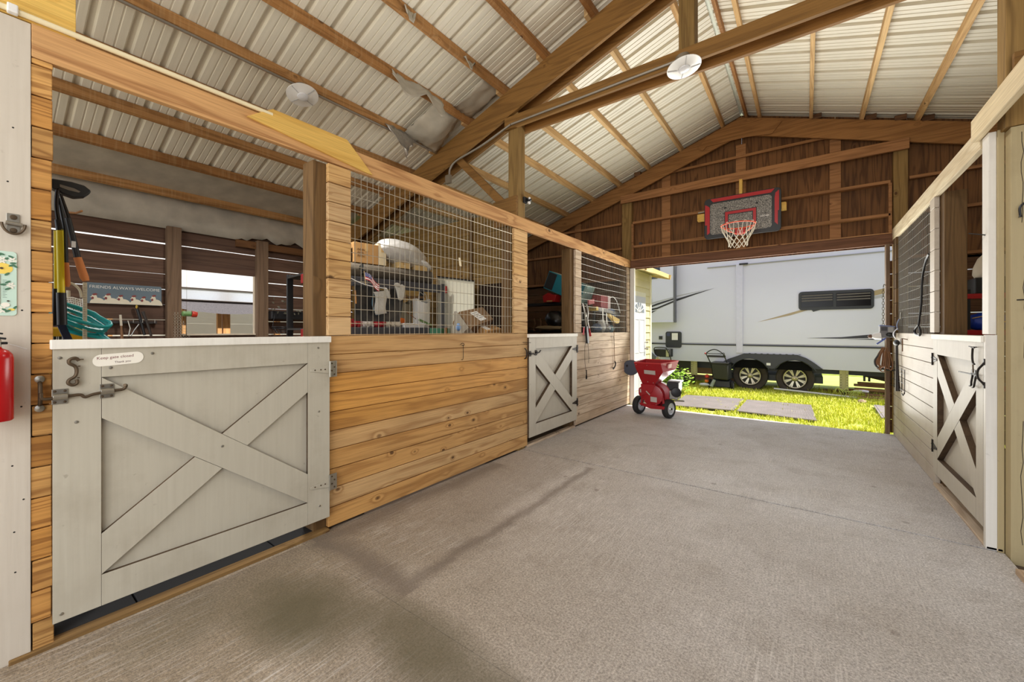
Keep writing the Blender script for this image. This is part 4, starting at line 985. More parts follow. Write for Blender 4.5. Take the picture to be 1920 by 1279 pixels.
boxy('short pine carton under the silver bag, left one', 1.10, 1.27, .10, .3, ZS+.165, ZS+.235, plain('pine_carton', (218, 186, 128), .7), group='small cartons under the silver bag')
boxy('short pine carton under the silver bag, right one', 1.34, 1.52, .10, .3, ZS+.08, ZS+.225, plain('pine_carton', (218, 186, 128), .7), group='small cartons under the silver bag')
fo = M(); q = Matrix.Rotation(-.35, 3, V(sn_))
rd = random.Random(21)
fo.ball(sp(1.22, .22, ZS+.36), (.2, .37, .155), 26, 16, .045, 3, Matrix.Rotation(-.16, 3, V((1, 0, 0))))
fo.ball(sp(1.50, .18, ZS+.25), (.12, .14, .05), 14, 8, .06, 4, Matrix.Rotation(-.45, 3, V((1, 0, 0))))
tag(fo.build('silver_bag', plain('silver_mylar', (226, 223, 216), .35, .25, var=.12, vscale=14, bump=1.0), smooth=True, angle=0, subsurf=1), 'puffy silver foil bag on top of the storage rack', 'bag')
# middle shelf goods
ZM = 1.425
def cloth_roll(label, t0, t1, mat):
    mm = M(); rd = random.Random(int(t0*100))
    n = 3
    for k in range(n):
        t = t0 + (t1-t0)*(k+.5)/n
        mm.ball(sp(t, .1, ZM+.045), (.07, (t1-t0)/n*.8, .05), 12, 8, .2, k+int(t0*50))
    return tag(mm.build('folded_cloth', mat, smooth=True, angle=0), label, 'cloth', 'folded cloths on the rack')
cloth_roll('crumpled red cloth at the left end of the rack shelf', .46, .62, plain('cloth_red', (176, 52, 56), .9))
cloth_roll('crumpled white cloth between two red cloths on the rack shelf', .63, .76, plain('cloth_white', (216, 206, 196), .9))
cloth_roll('crumpled red cloth in the middle of the rack shelf', .77, .90, plain('cloth_red', (176, 52, 56), .9))
cloth_roll('crumpled cream cloth right of the red cloths on the rack shelf', .91, 1.10, plain('cloth_cream', (208, 196, 176), .9))
ty = thing('plastic_tray', 'white rectangular plastic tray on the rack shelf', 'tray', sp(1.28, .1, ZM))
M().prism([sp(1.14, .02, ZM), sp(1.42, .02, ZM), sp(1.43, .01, ZM+.055), sp(1.13, .01, ZM+.055)], sn_*.2).build('tub', WHITE, ty, bevel=.008)
M().prism([sp(1.125, .0, ZM+.05), sp(1.435, .0, ZM+.05), sp(1.435, .0, ZM+.058), sp(1.125, .0, ZM+.058)], sn_*.22).build('rim', WHITE, ty, bevel=.002)
def tote(label, t0, t1, z1, mat, d):
    t = thing('tote_bag', label, 'bag', sp((t0+t1)/2, d, ZM), 'tote bags on the rack')
    mm = M(); mm.sheet(lambda u, v: sp(t0 + (t1-t0)*(u + .06*(v-.5)*(2*u-1)), d + .05*math.sin(PI*u)*(1-v) - .05*math.sin(PI*u), ZM + (z1-ZM)*v*(1 - .16*math.sin(PI*u)*v)), 10, 6)
    mm.sheet(lambda u, v: sp(t0 + (t1-t0)*(u + .06*(v-.5)*(2*u-1)), d + .1, ZM + (z1-ZM)*v*(1 - .1*math.sin(PI*u)*v)), 10, 6)
    for uu in (0, 1): mm.sheet(lambda u, v: sp(t0 + (t1-t0)*uu + .0, d + .1*u, ZM + (z1-ZM)*v), 2, 4)
    mm.build('pouch', mat, t, smooth=True, angle=60)
    M().tube(smooth_path([sp(t0+.03, d+.02, z1-.02), sp(t0+.05, d+.02, z1+.08), sp((t0+t1)/2, d+.02, z1+.06), sp(t1-.05, d+.02, z1+.06), sp(t1-.03, d+.02, z1-.03)]), .005, 6).build('strap', mat, t, smooth=True)
tote('upright white tote bag near the right end of the rack shelf', 1.37, 1.56, 1.80, plain('tote_white', (216, 212, 202), .9), .10)
tote('drab canvas tote bag left of the white tote bag', 1.20, 1.37, 1.78, plain('tote_drab', (122, 112, 90), .9), .22)
bo = thing('spray_bottle', 'small cream bottle on the rack shelf behind the tray', 'bottle', sp(1.19, .24, ZM))
M().lathe([(.02, 0), (.024, .01), (.024, .16), (.012, .19), (.012, .22)], sp(1.19, .24, ZM), (0, 0, 1), 16).build('body', plain('bottle_cream', (214, 208, 170), .4), bo, smooth=True)
M().lathe([(.013, .22), (.013, .25), (.006, .255)], sp(1.19, .24, ZM), (0, 0, 1), 12).build('cap', WHITE, bo, smooth=True)
M().tube(smooth_path([sp(1.19, .24, ZM+.25), sp(1.16, .24, ZM+.26), sp(1.15, .24, ZM+.24)]), .005, 6).build('nozzle', WHITE, bo)
og = M(); og.ball(sp(1.24, .25, ZM+.09), (.05, .08, .06), 12, 8, .08, 2); tag(og.build('orange_cloth', plain('rag_orange', (206, 104, 36), .9), smooth=True), 'bunched orange rag behind the white tray', 'cloth')
tag(M().tube(smooth_path([sp(1.25, .16, ZM+.2), sp(1.38, .13, ZM+.11), sp(1.52, .1, ZM+.03), sp(1.6, .08, ZM+.02)]), [.005]*19, 6).build('rope_lead', plain('lead_brown', (120, 74, 48), .8), smooth=True), 'thin brown lead rope drooping across the tote bags', 'rope')
gl_ = M()
for k in range(9): gl_.ball(sp(1.36+.022*k, .03, ZM+.10-.008*k), (.012, .022, .014), 8, 6, .1, k)
tag(gl_.build('green_leash', plain('leash_green', (96, 122, 70), .9), smooth=True), 'muddled green webbing beside the white tray', 'strap')
tag(M().prism([sp(.95, .3, ZM+.36), sp(1.62, .3, ZM+.40), sp(1.62, .3, ZM+.43), sp(.95, .3, ZM+.385)], sn_*.02).build('wood_strip', W_CRATE, bevel=.002), 'thin wooden strip lying under the top shelf of the rack', 'strip')

# mesh bag, flag, on the large wire panel
mbg = thing('mesh_bag', 'dark see-through mesh bag hung on the large wire panel', 'bag', (-2.76, 1.95, 1.46))
bagm, nt, p, N, L = new_mat('bag_mesh'); p.inputs['Base Color'].default_value = rgb((46, 42, 38)); p.inputs['Roughness'].default_value = .8
tcx = N.new('ShaderNodeTexCoord'); nz = N.new('ShaderNodeTexNoise'); nz.inputs['Scale'].default_value = 9; nz.inputs['Detail'].default_value = 3
L.new(tcx.outputs['Object'], nz.inputs['Vector']); cc, _ = ramp(N, L, nz.outputs['Fac'], [(.42, rgb((15, 14, 13))), (.7, rgb((58, 50, 42)))]); L.new(cc, p.inputs['Base Color'])
mm = M()
def bagf(u, v):
    w = .5*(.46 - .04*v); y = 1.945 + (u-.5)*2*w - .02*v*0 + .03*(1-v)
    bul = .05*math.sin(PI*u)*math.sin(PI*min(1, v*.9+.1))
    return (-2.745 - .01 + bul*.0 - .06*math.sin(PI*u)*(1-v)*.5, y, 1.735 - .265*v + .012*math.sin(u*9)*(1-v))
mm.sheet(bagf, 14, 8); mm.sheet(lambda u, v: (bagf(u, v)[0]-.05*math.sin(PI*u)-.01, bagf(u, v)[1], bagf(u, v)[2]), 14, 8)
mm.build('pouch', bagm, mbg, smooth=True, angle=0)
M().tube([(-2.75, 1.72, 1.742), (-2.75, 1.95, 1.735), (-2.75, 2.2, 1.748)], .005, 6).build('hem_rod', BLACK, mbg, smooth=True)
GLV = plain('glove_grey', (176, 170, 158), .9, var=.15, vscale=80)
gv = thing('work_glove', 'grey knitted work glove tucked upside down in the mesh bag', 'glove', (-2.735, 1.93, 1.52), 'grey gloves in the mesh bag')
mm = M(); mm.sheet(lambda u, v: (-2.733+.008*math.sin(PI*u), 1.885 + .10*u + .02*v + .01*math.sin(v*6), 1.70 - .18*v + .015*u), 6, 10); mm.build('palm', GLV, gv, smooth=True, solid=.012)
M().ball((-2.733, 2.01, 1.70), (.01, .022, .05), q=Matrix.Rotation(.5, 3, 'X')).build('thumb', GLV, gv, smooth=True)
gv = thing('work_glove', 'grey knitted work glove tucked at the right corner of the mesh bag', 'glove', (-2.735, 2.13, 1.66), 'grey gloves in the mesh bag')
mm = M(); mm.sheet(lambda u, v: (-2.735+.01*math.sin(PI*u), 2.09 + .095*u*(1-.45*v) + .03*v, 1.765 - .11*v - .01*math.sin(u*5)), 6, 8); mm.build('palm', GLV, gv, smooth=True, solid=.012)
M().ball((-2.735, 2.11, 1.775), (.012, .03, .018)).build('finger', GLV, gv, smooth=True)
M().ball((-2.735, 2.16, 1.768), (.012, .02, .015)).build('finger', GLV, gv, smooth=True)
tag(M().tube(smooth_path([(-2.73, 1.88, 1.68), (-2.73, 1.87, 1.6), (-2.73, 1.9, 1.54), (-2.73, 1.94, 1.525), (-2.73, 1.9, 1.52)]), .003, 6).build('rope_loop', plain('cord_blue', (60, 106, 130), .7), smooth=True), 'thin blue cord looped over the mesh bag', 'cord')
tag(M().tube([(-2.74, 1.728, 1.70), (-2.74, 1.735, 1.60)], .006, 8).build('orange_pen', plain('pen_orange', (214, 140, 40), .5)), 'slim orange stick clipped at the left of the mesh bag', 'stick')
fl = thing('small_flag', 'small stars and stripes flag tucked in the large wire panel', 'flag', (-2.72, 1.80, 1.75))
FR = plain('flag_red', (170, 36, 48), .8); FB = plain('flag_blue', (40, 54, 110), .8); FW = plain('flag_white', (232, 226, 218), .8)
def fsurf(u, v): return (-2.69 + .012*math.sin(6*u), 1.775 + .135*u*(1-.1*v) + .01*v, 1.838 - .055*v - .075*u - .0*u*v + .008*math.sin(5*u))
for k in range(7):
    mm = M(); mm.sheet(lambda u, v: fsurf(u, (k+v)/7), 8, 1); mm.build('stripe', FR if k % 2 == 0 else FW, fl, smooth=True, solid=.001)
mm = M(); mm.sheet(lambda u, v: (fsurf(u*.42, v*.57)[0]+.0018, fsurf(u*.42, v*.57)[1], fsurf(u*.42, v*.57)[2]), 4, 3); mm.build('canton', FB, fl, smooth=True)
mm = M()
for i in range(4):
    for j in range(3):
        pz = fsurf(.05+.09*i, .07+.17*j); mm.ball((pz[0]+.003, pz[1], pz[2]), (.0012, .003, .003), 6, 4)
mm.build('star', FW, fl)
M().tube([(-2.69, 1.772, 1.845), (-2.695, 1.79, 1.74)], .0025, 6).build('stick', plain('flag_stick', (196, 170, 120), .6), fl)
tag(M().tube(smooth_path([(-2.69, 1.665, 1.78), (-2.70, 1.75, 1.755), (-2.70, 1.85, 1.738), (-2.71, 1.99, 1.733)]), .003, 6).build('hanger_wire', WHITE, smooth=True), 'thin white wire hooked across the top of the mesh bag', 'wire')
tag(M().tube(smooth_path([(-2.75, 1.78, 1.87), (-2.76, 1.80, 1.90), (-2.77, 1.81, 1.86), (-2.75, 1.80, 1.83)]), .012, 8).build('black_strap', BLACK, smooth=True), 'black strap loop above the flag behind the wire', 'strap')

# goods at the right of stall 2
pnl = thing('leaning_board', 'white board standing on edge behind the right end of the rack', 'panel', (-3.7, 3.72, .0))
M().prism([(-4.12, 3.86, .9), (-3.40, 3.80, .9), (-3.40, 3.80, 2.02), (-4.12, 3.86, 2.14)], (0, .02, 0)).build('sheet', plain('panel_cream', (226, 220, 196), .6, var=.03), pnl, bevel=.002)
M().prism([(-4.12, 3.835, 2.135), (-3.40, 3.775, 2.015), (-3.40, 3.775, 2.03), (-4.12, 3.835, 2.15)], (0, .05, 0)).build('top_edge', BLACK, pnl)
def freebox(label, c, sx, sy, sz, rot, mat, stickers=(), group='cartons piled behind the large wire panel', name='cardboard_box', flap=False):
    t = thing(name, label, 'box', c, group)
    R_ = Matrix.Rotation(rot[2], 3, 'Z') @ Matrix.Rotation(rot[1], 3, 'Y') @ Matrix.Rotation(rot[0], 3, 'X')
    def P(x, y, z): return tuple(V(c) + R_ @ V((x, y, z)))
    hx, hy, hz = sx/2, sy/2, sz/2
    M().hexa([P(-hx,-hy,-hz), P(hx,-hy,-hz), P(hx,hy,-hz), P(-hx,hy,-hz), P(-hx,-hy,hz), P(hx,-hy,hz), P(hx,hy,hz), P(-hx,hy,hz)]).build('carton', mat, t, bevel=.003)
    e = .0015
    M().hexa([P(-hx-e,-.025,hz-.06), P(hx+e,-.025,hz-.06), P(hx+e,.025,hz-.06), P(-hx-e,.025,hz-.06), P(-hx-e,-.025,hz+e), P(hx+e,-.025,hz+e), P(hx+e,.025,hz+e), P(-hx-e,.025,hz+e)]).build('tape', plain('box_tape_brown', (150, 112, 70), .35), t)
    for (face, a0, a1, b0, b1) in stickers:
        if face == '+x': pts = [P(hx+e, a0, b0), P(hx+e, a1, b0), P(hx+e, a1, b1), P(hx+e, a0, b1)]; vec = R_ @ V((.001, 0, 0))
        else: pts = [P(a0, b0, hz+e), P(a1, b0, hz+e), P(a1, b1, hz+e), P(a0, b1, hz+e)]; vec = R_ @ V((0, 0, .001))
        M().prism(pts, vec).build('label_sticker', plain('label_white', (232, 228, 220), .5), t)
    return t
tc_ = thing('cardboard_box', 'tilted brown carton with a white shipping label behind the wire panel', 'box', (-3.05, 3.45, 1.43), 'cartons piled behind the large wire panel')
TL_, TR_, BL_, BR_ = V((-3.10, 3.225, 1.605)), V((-3.10, 3.622, 1.675)), V((-2.95, 3.28, 1.437)), V((-2.95, 3.646, 1.528))
bk = V((-.13, .02, -.13))
M().hexa([BL_, BR_, BR_+bk, BL_+bk, TL_, TR_, TR_+bk, TL_+bk]).build('carton', CARDD, tc_, bevel=.003)
def fq(u, v, o=.0015): return TL_.lerp(TR_, u).lerp(BL_.lerp(BR_, u), v) + V((.7, -.1, .7))*o
M().prism([fq(.32, .2), fq(.62, .2), fq(.74, .85), fq(.46, .85)], (.0006, 0, .0006)).build('label_sticker', plain('label_white', (232, 228, 220), .5), tc_)
mm = M()
for k in range(4): mm.prism([fq(.37+.03*k, .28+.12*k, .003), fq(.58+.03*k, .28+.12*k, .003), fq(.585+.03*k, .31+.12*k, .003), fq(.375+.03*k, .31+.12*k, .003)], (.0003, 0, .0003))
mm.build('label_print', plain('print_darkgrey', (70, 70, 74), .7), tc_)
tag(M().prism([(-3.12, 3.205, 1.612), (-2.99, 3.26, 1.43), (-2.99, 3.38, 1.35), (-3.10, 3.18, 1.30)], (-.10, .06, 0)).build('cardboard_box', plain('grey_carton', (150, 140, 122), .85), bevel=.003), 'grey carton side leaning left of the tilted carton', 'box', 'cartons piled behind the large wire panel')
freebox('brown carton with a label at the bottom right of the wire panel', (-2.97, 3.58, 1.345), .16, .24, .18, (.1, .35, -.1), CARD, (('z', -.05, .05, -.10, -.03),))
freebox('brown carton underneath the tilted carton', (-3.08, 3.42, 1.16), .3, .42, .30, (0, 0, .02), CARDD, ())
freebox('large green carton low beside the rack', (-3.25, 3.08, 1.20), .16, .16, .44, (0, 0, .1), plain('green_carton', (36, 86, 56), .7), (), name='green_box')
freebox('plain carton at the bottom of the pile beside the rack', (-3.1, 3.40, .495), .5, .6, .97, (0, 0, .05), CARD, ())
bl = M(); bl.ball((-2.96, 3.07, 1.43), (.02, .035, .04), 10, 8, .1, 3); tag(bl.build('blue_wrapper', plain('wrapper_blue', (120, 160, 210), .4), smooth=True), 'small light blue wrapper stuck beside the grey carton', 'wrapper')
# partition between stall 2 and stall 3
pw = M()
for k in range(15):
    z0 = .0 + .19*k
    if z0 > 3.5: break
    for (xa, xb) in ((-6.38, -4.62), (-4.61, -3.59), (-3.58, -2.86)):
        if z0 + .19 > 3.2 - .0 and xa < -5: continue
        pw.box(xa, 3.965, z0+.002, xb, 3.99, z0+.188)
        pw.box(xa, 3.985, z0+.15, xb, 3.995, z0+.23)
struct(pw.build('wall_partition', W_PART, bevel=.002))
tag(M().box(-3.60, 3.935, 0, -3.56, 3.965, 2.9).build('partition_batten', W_POSTD, bevel=.002), 'dark upright batten on the pine partition behind the wire panel', 'batten')
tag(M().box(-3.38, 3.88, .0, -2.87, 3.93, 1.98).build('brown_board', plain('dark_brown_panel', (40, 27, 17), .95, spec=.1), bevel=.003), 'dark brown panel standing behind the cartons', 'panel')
tag(M().prism([(-2.712, 2.78+.03, 2.10), (-2.712, 2.80+.03, 2.10), (-2.712, 2.815+.03, 2.02), (-2.712, 2.795+.03, 2.02)], (.012, 0, 0)).build('clothes_peg', plain('peg_pale', (226, 210, 176), .6), bevel=.002), 'pale wooden clothes peg on the large wire panel', 'peg')

# stall 3 and 4 ---------------------------------------------------------------
sh3 = thing('storage_shelf', 'black rack along the gable in the far left stall', 'shelf', (-3.9, 6.7, 0))
for z in (1.92, 1.40, .7):
    M().box(-5.0, 6.55, z-.05, -3.22, 6.58, z).build('beam', BLACK, sh3, bevel=.003)
    M().box(-5.0, 6.58, z-.03, -3.22, 7.05, z-.01).build('deck', BLACK, sh3)
for x in (-5.0, -3.27):
    for y in (6.55, 7.02): M().box(x, y, 0, x+.05, y+.03, 2.0).build('upright', BLACK, sh3)
def tilted(label, name, cat, c, s, rot, mat, bands=()):
    t = thing(name, label, cat, c)
    R_ = Matrix.Rotation(rot[2], 3, 'Z') @ Matrix.Rotation(rot[1], 3, 'Y') @ Matrix.Rotation(rot[0], 3, 'X')
    hx, hy, hz = s[0]/2, s[1]/2, s[2]/2
    def bx(mmm, x0, y0, z0, x1, y1, z1):
        return mmm.hexa([tuple(V(c) + R_ @ V(q)) for q in ((x0,y0,z0),(x1,y0,z0),(x1,y1,z0),(x0,y1,z0),(x0,y0,z1),(x1,y0,z1),(x1,y1,z1),(x0,y1,z1))])
    bx(M(), -hx, -hy, -hz, hx, hy, hz).build('carton', mat, t, bevel=.004)
    for nm, f, mt in bands: bx(M(), f[0]*hx, f[1]*hy, f[2]*hz, f[3]*hx, f[4]*hy, f[5]*hz).build(nm, mt, t)
    return t
tilted('big teal printed carton tilted on the rack in the far left stall', 'printed_carton', 'carton', (-3.56, 6.62, 2.19), (.84, .32, .34), (0, .40, .03), plain('carton_teal', (34, 136, 158), .6),
       (('printed_panel', (-.98, -1.01, -.9, -.55, -1.0, .9), plain('print_dark', (40, 44, 48), .6)), ('top_print', (-.9, -.9, 1.0, .9, .9, 1.01), plain('print_grey', (170, 186, 180), .6)), ('pale_edge', (.9, -1.01, -1.0, 1.01, 1.01, 1.0), plain('print_pale', (176, 214, 210), .6))))
mm = M(); mm.prism([(-3.98, 6.4, 1.92), (-3.74, 6.4, 1.92), (-3.70, 6.4, 2.05), (-3.80, 6.4, 2.06), (-3.88, 6.4, 2.10), (-4.0, 6.4, 2.04)], (0, .2, 0))
rb = thing('red_tub', 'red plastic tub on the rack left of the teal carton', 'tub', (-3.86, 6.5, 1.92)); mm.build('body', REDP, rb, bevel=.01)
M().box(-3.9, 6.39, 1.925, -3.78, 6.4, 1.95).build('label_sticker', plain('tan_label', (190, 140, 90), .6), rb)
sdl = M(); sdl.ball((-3.75, 6.5, 1.58), (.22, .2, .17), 18, 12, .06, 6, Matrix.Rotation(.5, 3, 'Y')); sdl.ball((-3.45, 6.5, 1.52), (.2, .15, .09), 14, 10, .06, 7, Matrix.Rotation(.6, 3, 'Y'))
tag(sdl.build('saddle', plain('black_leather', (24, 22, 22), .3), smooth=True), 'black leather saddle heaped on the far left rack', 'saddle')
tag(M().ball((-3.85, 6.42, 1.44), (.34, .12, .045), 18, 8, .12, 8).build('tan_towel', plain('towel_tan', (150, 130, 98), .95), smooth=True), 'crumpled tan towel behind the small left gate', 'cloth')
tag(M().prism([(-3.45, 6.45, 1.72), (-3.2, 6.45, 1.72), (-3.2, 6.45, 1.56), (-3.3, 6.45, 1.60)], (0, .02, 0)).build('white_pad', plain('pad_white', (206, 204, 200), .9)), 'white cloth pad behind the black saddle', 'cloth')
for k, (x, w, lab) in enumerate(((-4.22, .03, 'brown leather strap hanging at the left of the far left stall'), (-4.08, .035, 'brown leather strap hanging beside the saddle'))):
    tag(M().tube(smooth_path([(x, 6.45, 1.62), (x+.03, 6.44, 1.52), (x-.01, 6.45, 1.40), (x+.04, 6.45, 1.39)]), .014, 8).build('leather_strap', plain('leather_brown', (110, 78, 48), .6), smooth=True), lab, 'strap', 'leather straps in the far left stall')
# stall 4 goods right behind the small wire panel: bench and clutter
crate('dark potting bench behind the small left wire panel', -3.2, 5.55, 0, -2.82, 7.3, 1.355, plain('bench_dark', (70, 54, 40), .8))
tilted('red and white gift box behind the small left wire panel', 'gift_box', 'box', (-2.98, 6.78, 1.89), (.16, .42, .26), (0, 0, 0), plain('box_red', (150, 46, 50), .6), (('white_face', (1.0, .45, -1.0, 1.02, 1.0, 1.0), plain('box_pinkwhite', (226, 206, 206), .6)),))
tilted('pink scrap of board behind the hanging tools', 'pink_board', 'board', (-2.95, 6.28, 1.88), (.03, .22, .08), (.15, 0, 0), plain('board_pink', (206, 110, 112), .7))
st = tilted('long grey ruler shelf with a yellow end behind the wire', 'ruler_board', 'board', (-2.92, 6.80, 1.735), (.14, 1.05, .06), (-.06, 0, 0), plain('ruler_grey', (168, 166, 162), .6), (('yellow_end', (-1.01, -1.0, -1.02, 1.01, -.86, 1.02), YEL), ('leg', (-.9, -.7, -12.0, -.6, -.64, -.9), BLACK), ('leg', (-.9, .7, -13.0, -.6, .76, -.9), BLACK)))
bb = M(); bb.ball((-2.95, 7.02, 1.74), (.10, .22, .07), 20, 12, .14, 31); bb.ball((-2.93, 7.12, 1.64), (.08, .12, .08), 14, 10, .14, 32)
tag(bb.build('blue_bag', plain('mesh_blue', (74, 104, 160), .6, var=.4, vscale=60), smooth=True), 'blue net bag of bits at the right of the small wire panel', 'bag')
tag(M().prism([(-2.76, 6.62, 1.69), (-2.76, 7.10, 1.60), (-2.76, 7.10, 1.55), (-2.76, 7.04, 1.52), (-2.76, 6.90, 1.53), (-2.76, 6.62, 1.655)], (-.06, 0, 0)).build('yellow_foam', plain('foam_yellow', (222, 190, 116), .9), bevel=.01), 'yellow foam wedge leaning on the small wire panel', 'foam')
for lab, y, z, r, mt in (('clear plastic bag with blue wrappers low behind the small wire panel', 6.45, 1.43, (.08, .11, .08), plain('wrap_bluegrey', (110, 126, 156), .3, var=.4, vscale=40)),
                         ('white plastic bag slumped behind the small wire panel', 6.64, 1.47, (.07, .09, .12), plain('wrap_white', (222, 220, 214), .4, var=.1)),
                         ('crinkled silver bag behind the yellow foam', 6.85, 1.44, (.08, .10, .09), plain('wrap_silver', (176, 174, 178), .3, .4, var=.3, vscale=30)),
                         ('pale teal bag at the right corner of the small wire panel', 7.06, 1.42, (.07, .09, .07), plain('wrap_teal', (150, 190, 200), .4, var=.2))):
    tag(M().ball((-2.92, y, z), r, 16, 12, .16, int(y*100)).build('plastic_bag', mt, smooth=True, angle=0), lab, 'bag', 'bags behind the small wire panel')
for lab, y, z0, z1 in (('white paper tag strip hanging behind the small wire panel', 6.40, 1.50, 1.78), ('torn white paper strip beside the plastic bag', 6.56, 1.48, 1.70)):
    tag(M().prism([(-2.80, y, z1), (-2.80, y+.05, z1-.02), (-2.80, y+.07, z0), (-2.80, y+.02, z0+.03)], (-.004, 0, 0)).build('paper_strip', plain('paper_white', (226, 222, 212), .8)), lab, 'paper', 'paper strips behind the small wire panel')
tag(M().tube(smooth_path([(-2.8, 6.70, 1.97), (-2.78, 6.82, 1.99), (-2.78, 6.95, 1.95), (-2.78, 7.05, 1.87), (-2.78, 7.12, 1.77), (-2.78, 7.15, 1.72)]), .007, 6).build('white_cable', WHITE, smooth=True), 'bent white cable end behind the small wire panel', 'cable')
# tools hanging outside on the small panel
ht = thing('hanging_pruners', 'bundle of black and silver pruning tools hung on the small wire panel', 'tools', (-2.66, 5.5, 1.2))
M().tube(smooth_path([(-2.68, 5.42, 1.80), (-2.66, 5.44, 1.68), (-2.66, 5.47, 1.55), (-2.66, 5.50, 1.45)]), .013, 8).build('blade', STEEL, ht, smooth=True)
M().tube(smooth_path([(-2.67, 5.52, 1.79), (-2.65, 5.53, 1.68), (-2.65, 5.51, 1.55), (-2.65, 5.56, 1.43)]), .012, 8).build('blade', STEEL, ht, smooth=True)
M().beam((-2.66, 5.50, 1.46), (-2.655, 5.53, 1.20), .03, .06, (0, 1, 0)).build('sheath', BLACK, ht, bevel=.006)
M().tube([(-2.655, 5.57, 1.46), (-2.655, 5.63, 1.31)], [.012, .018], 8).build('red_grip', REDP, ht, smooth=True)
M().tube([(-2.66, 5.42, 1.44), (-2.66, 5.40, 1.33)], .012, 8).build('red_grip', plain('grip_pink', (196, 90, 96), .5), ht, smooth=True)
M().ball((-2.66, 5.48, 1.62), (.012, .03, .03)).build('pivot', STEEL, ht, smooth=True)
cl = thing('cord_loop', 'long thin cord loop hanging below the pruning tools', 'cord', (-2.665, 5.52, .7))
M().tube(smooth_path([(-2.668, 5.49, 1.22), (-2.668, 5.46, 1.12), (-2.668, 5.465, .95), (-2.668, 5.49, .83), (-2.668, 5.51, .78)]), .003, 6).build('cord', BLACKM, cl, smooth=True)
M().tube(smooth_path([(-2.668, 5.56, 1.22), (-2.668, 5.59, 1.10), (-2.668, 5.60, .98), (-2.668, 5.595, .90)]), .003, 6).build('cord', BLACKM, cl, smooth=True)
M().tube(smooth_path([(-2.665, 5.51, .80), (-2.665, 5.515, .74), (-2.665, 5.525, .68), (-2.665, 5.505, .67), (-2.665, 5.505, .72)]), .008, 6).build('clip', BLACKM, cl, smooth=True)
lh = thing('lead_hook', 'long brown lead with a dark hook hanging on the bleached wall', 'lead', (-2.665, 6.6, .74))
M().tube(smooth_path([(-2.69, 6.55, 1.66), (-2.665, 6.57, 1.5), (-2.668, 6.59, 1.2), (-2.668, 6.62, .85)]), .005, 6).build('cord', plain('lead_tan', (130, 100, 70), .8), lh, smooth=True)
M().tube(smooth_path([(-2.665, 6.62, .86), (-2.66, 6.64, .82), (-2.66, 6.61, .77), (-2.66, 6.55, .735), (-2.66, 6.53, .76)]), .011, 8).build('hook', BLACKM, lh, smooth=True)
nl = M(); nl.tube([(-2.685, 6.47, 1.285), (-2.66, 6.56, 1.29), (-2.66, 6.57, 1.15), (-2.665, 6.6, 1.13)], .004, 6); tag(nl.build('wall_hook', BLACKM, smooth=True), 'bent nail hook on the bleached wall beside the lead', 'hook')
# hose reel at the end of the left wall
rl = thing('hose_reel', 'dark blue hose reel mounted at the far end of the left wall', 'reel', (-2.57, 7.2, .6))
NAVY = plain('reel_navy', (20, 25, 48), .4)
ax_ = V((.22, -1, 0)).normalized()
M().lathe([(.0, .0), (.135, .004), (.14, .012), (.135, .02), (.0, .02)], (-2.575, 7.16, .715), ax_, 36).build('front_disc', NAVY, rl, smooth=True)
M().lathe([(.0, .0), (.125, .0), (.13, .008), (.0, .016)], V((-2.575, 7.16, .715)) - ax_*.13, ax_, 36).build('back_disc', plain('reel_maroon', (120, 40, 52), .4), rl, smooth=True)
M().lathe([(.06, -.115), (.06, 0)], (-2.575, 7.16, .715), ax_, 24).build('drum', NAVY, rl, smooth=True)
M().beam(V((-2.69, 7.15, .755)), V((-2.62, 7.13, .745)), .03, .04).build('bracket', BLACK, rl, bevel=.003)
mm = M(); q0 = V((-2.635, 7.14, .70)) + ax_*.0
for i in range(7): mm.beam(V((-2.64, 7.1545, .70)) + ax_*.02 + V((.0115*i, .0026*i, -.0095*i)), V((-2.632, 7.1558, .713)) + ax_*.02 + V((.0115*i, .0026*i, -.0095*i)), .006, .001, (0, 1, 0))
mm.build('worn_print', plain('reel_print', (110, 116, 140), .5), rl)
# jamb trims of the far doorway
struct(M().box(-2.68, 7.40, -.05, -2.60, 7.46, 2.56).build('trim_1', P_WHITER, bevel=.003))
struct(M().box(.865, 7.34, -.05, .905, 7.46, 2.56).build('trim_2', wood('jamb_timber', (122, 100, 80), (86, 66, 48), axis=2), bevel=.003))

# right wall ---------------------------------------------------------------------
def planks_r(mm, y0, y1, z0, z1, pitch, xf=XR, th=.034):
    z = z0
    while z < z1-.02:
        zt = min(z+pitch, z1); mm.box(xf, y0, z+.003, xf+th, y1, zt-.003); z = zt
    return mm.box(xf+th*.5, y0+.01, z0+.01, xf+th+.004, y1-.01, z1-.01)
o = planks_r(M(), 5.20, 7.36, .0, 1.375, .1365).build('wall_right', P_RWALL, bevel=.003); struct(o)
o = planks_r(M(), 5.225, 5.385, 1.375, 2.63, .19).build('wall_right', P_RWALL, bevel=.003); struct(o)
o = planks_r(M(), 7.17, 7.36, 1.375, 2.63, .19).build('wall_right', W_POSTD, bevel=.003); struct(o)
tag(M().box(XR-.002, 4.02, 2.615, XR+.038, 7.5, 2.765).build('top_beam', W_BEAMR, bevel=.004), 'far length of the pale beam along the top of the right wall', 'beam', 'top beams of the right wall')
tag(M().box(XR-.042, 2.2, 2.665, XR-.003, 4.03, 2.812).build('top_beam', W_BEAMR, bevel=.004), 'near length of the pale beam lapped in front at the upper right', 'beam', 'top beams of the right wall')
tag(M().box(XR+.0, 3.875, 1.372, XR+.034, 3.99, 2.665).build('painted_board', P_WHITER, bevel=.003), 'white painted upright board above the latch side of the right gate', 'board')
tag(M().box(XR-.016, 3.86, .0, XR+.034, 3.900, 1.368).build('painted_board', P_WHITER, bevel=.003), 'white painted jamb beside the latch of the right gate', 'board')
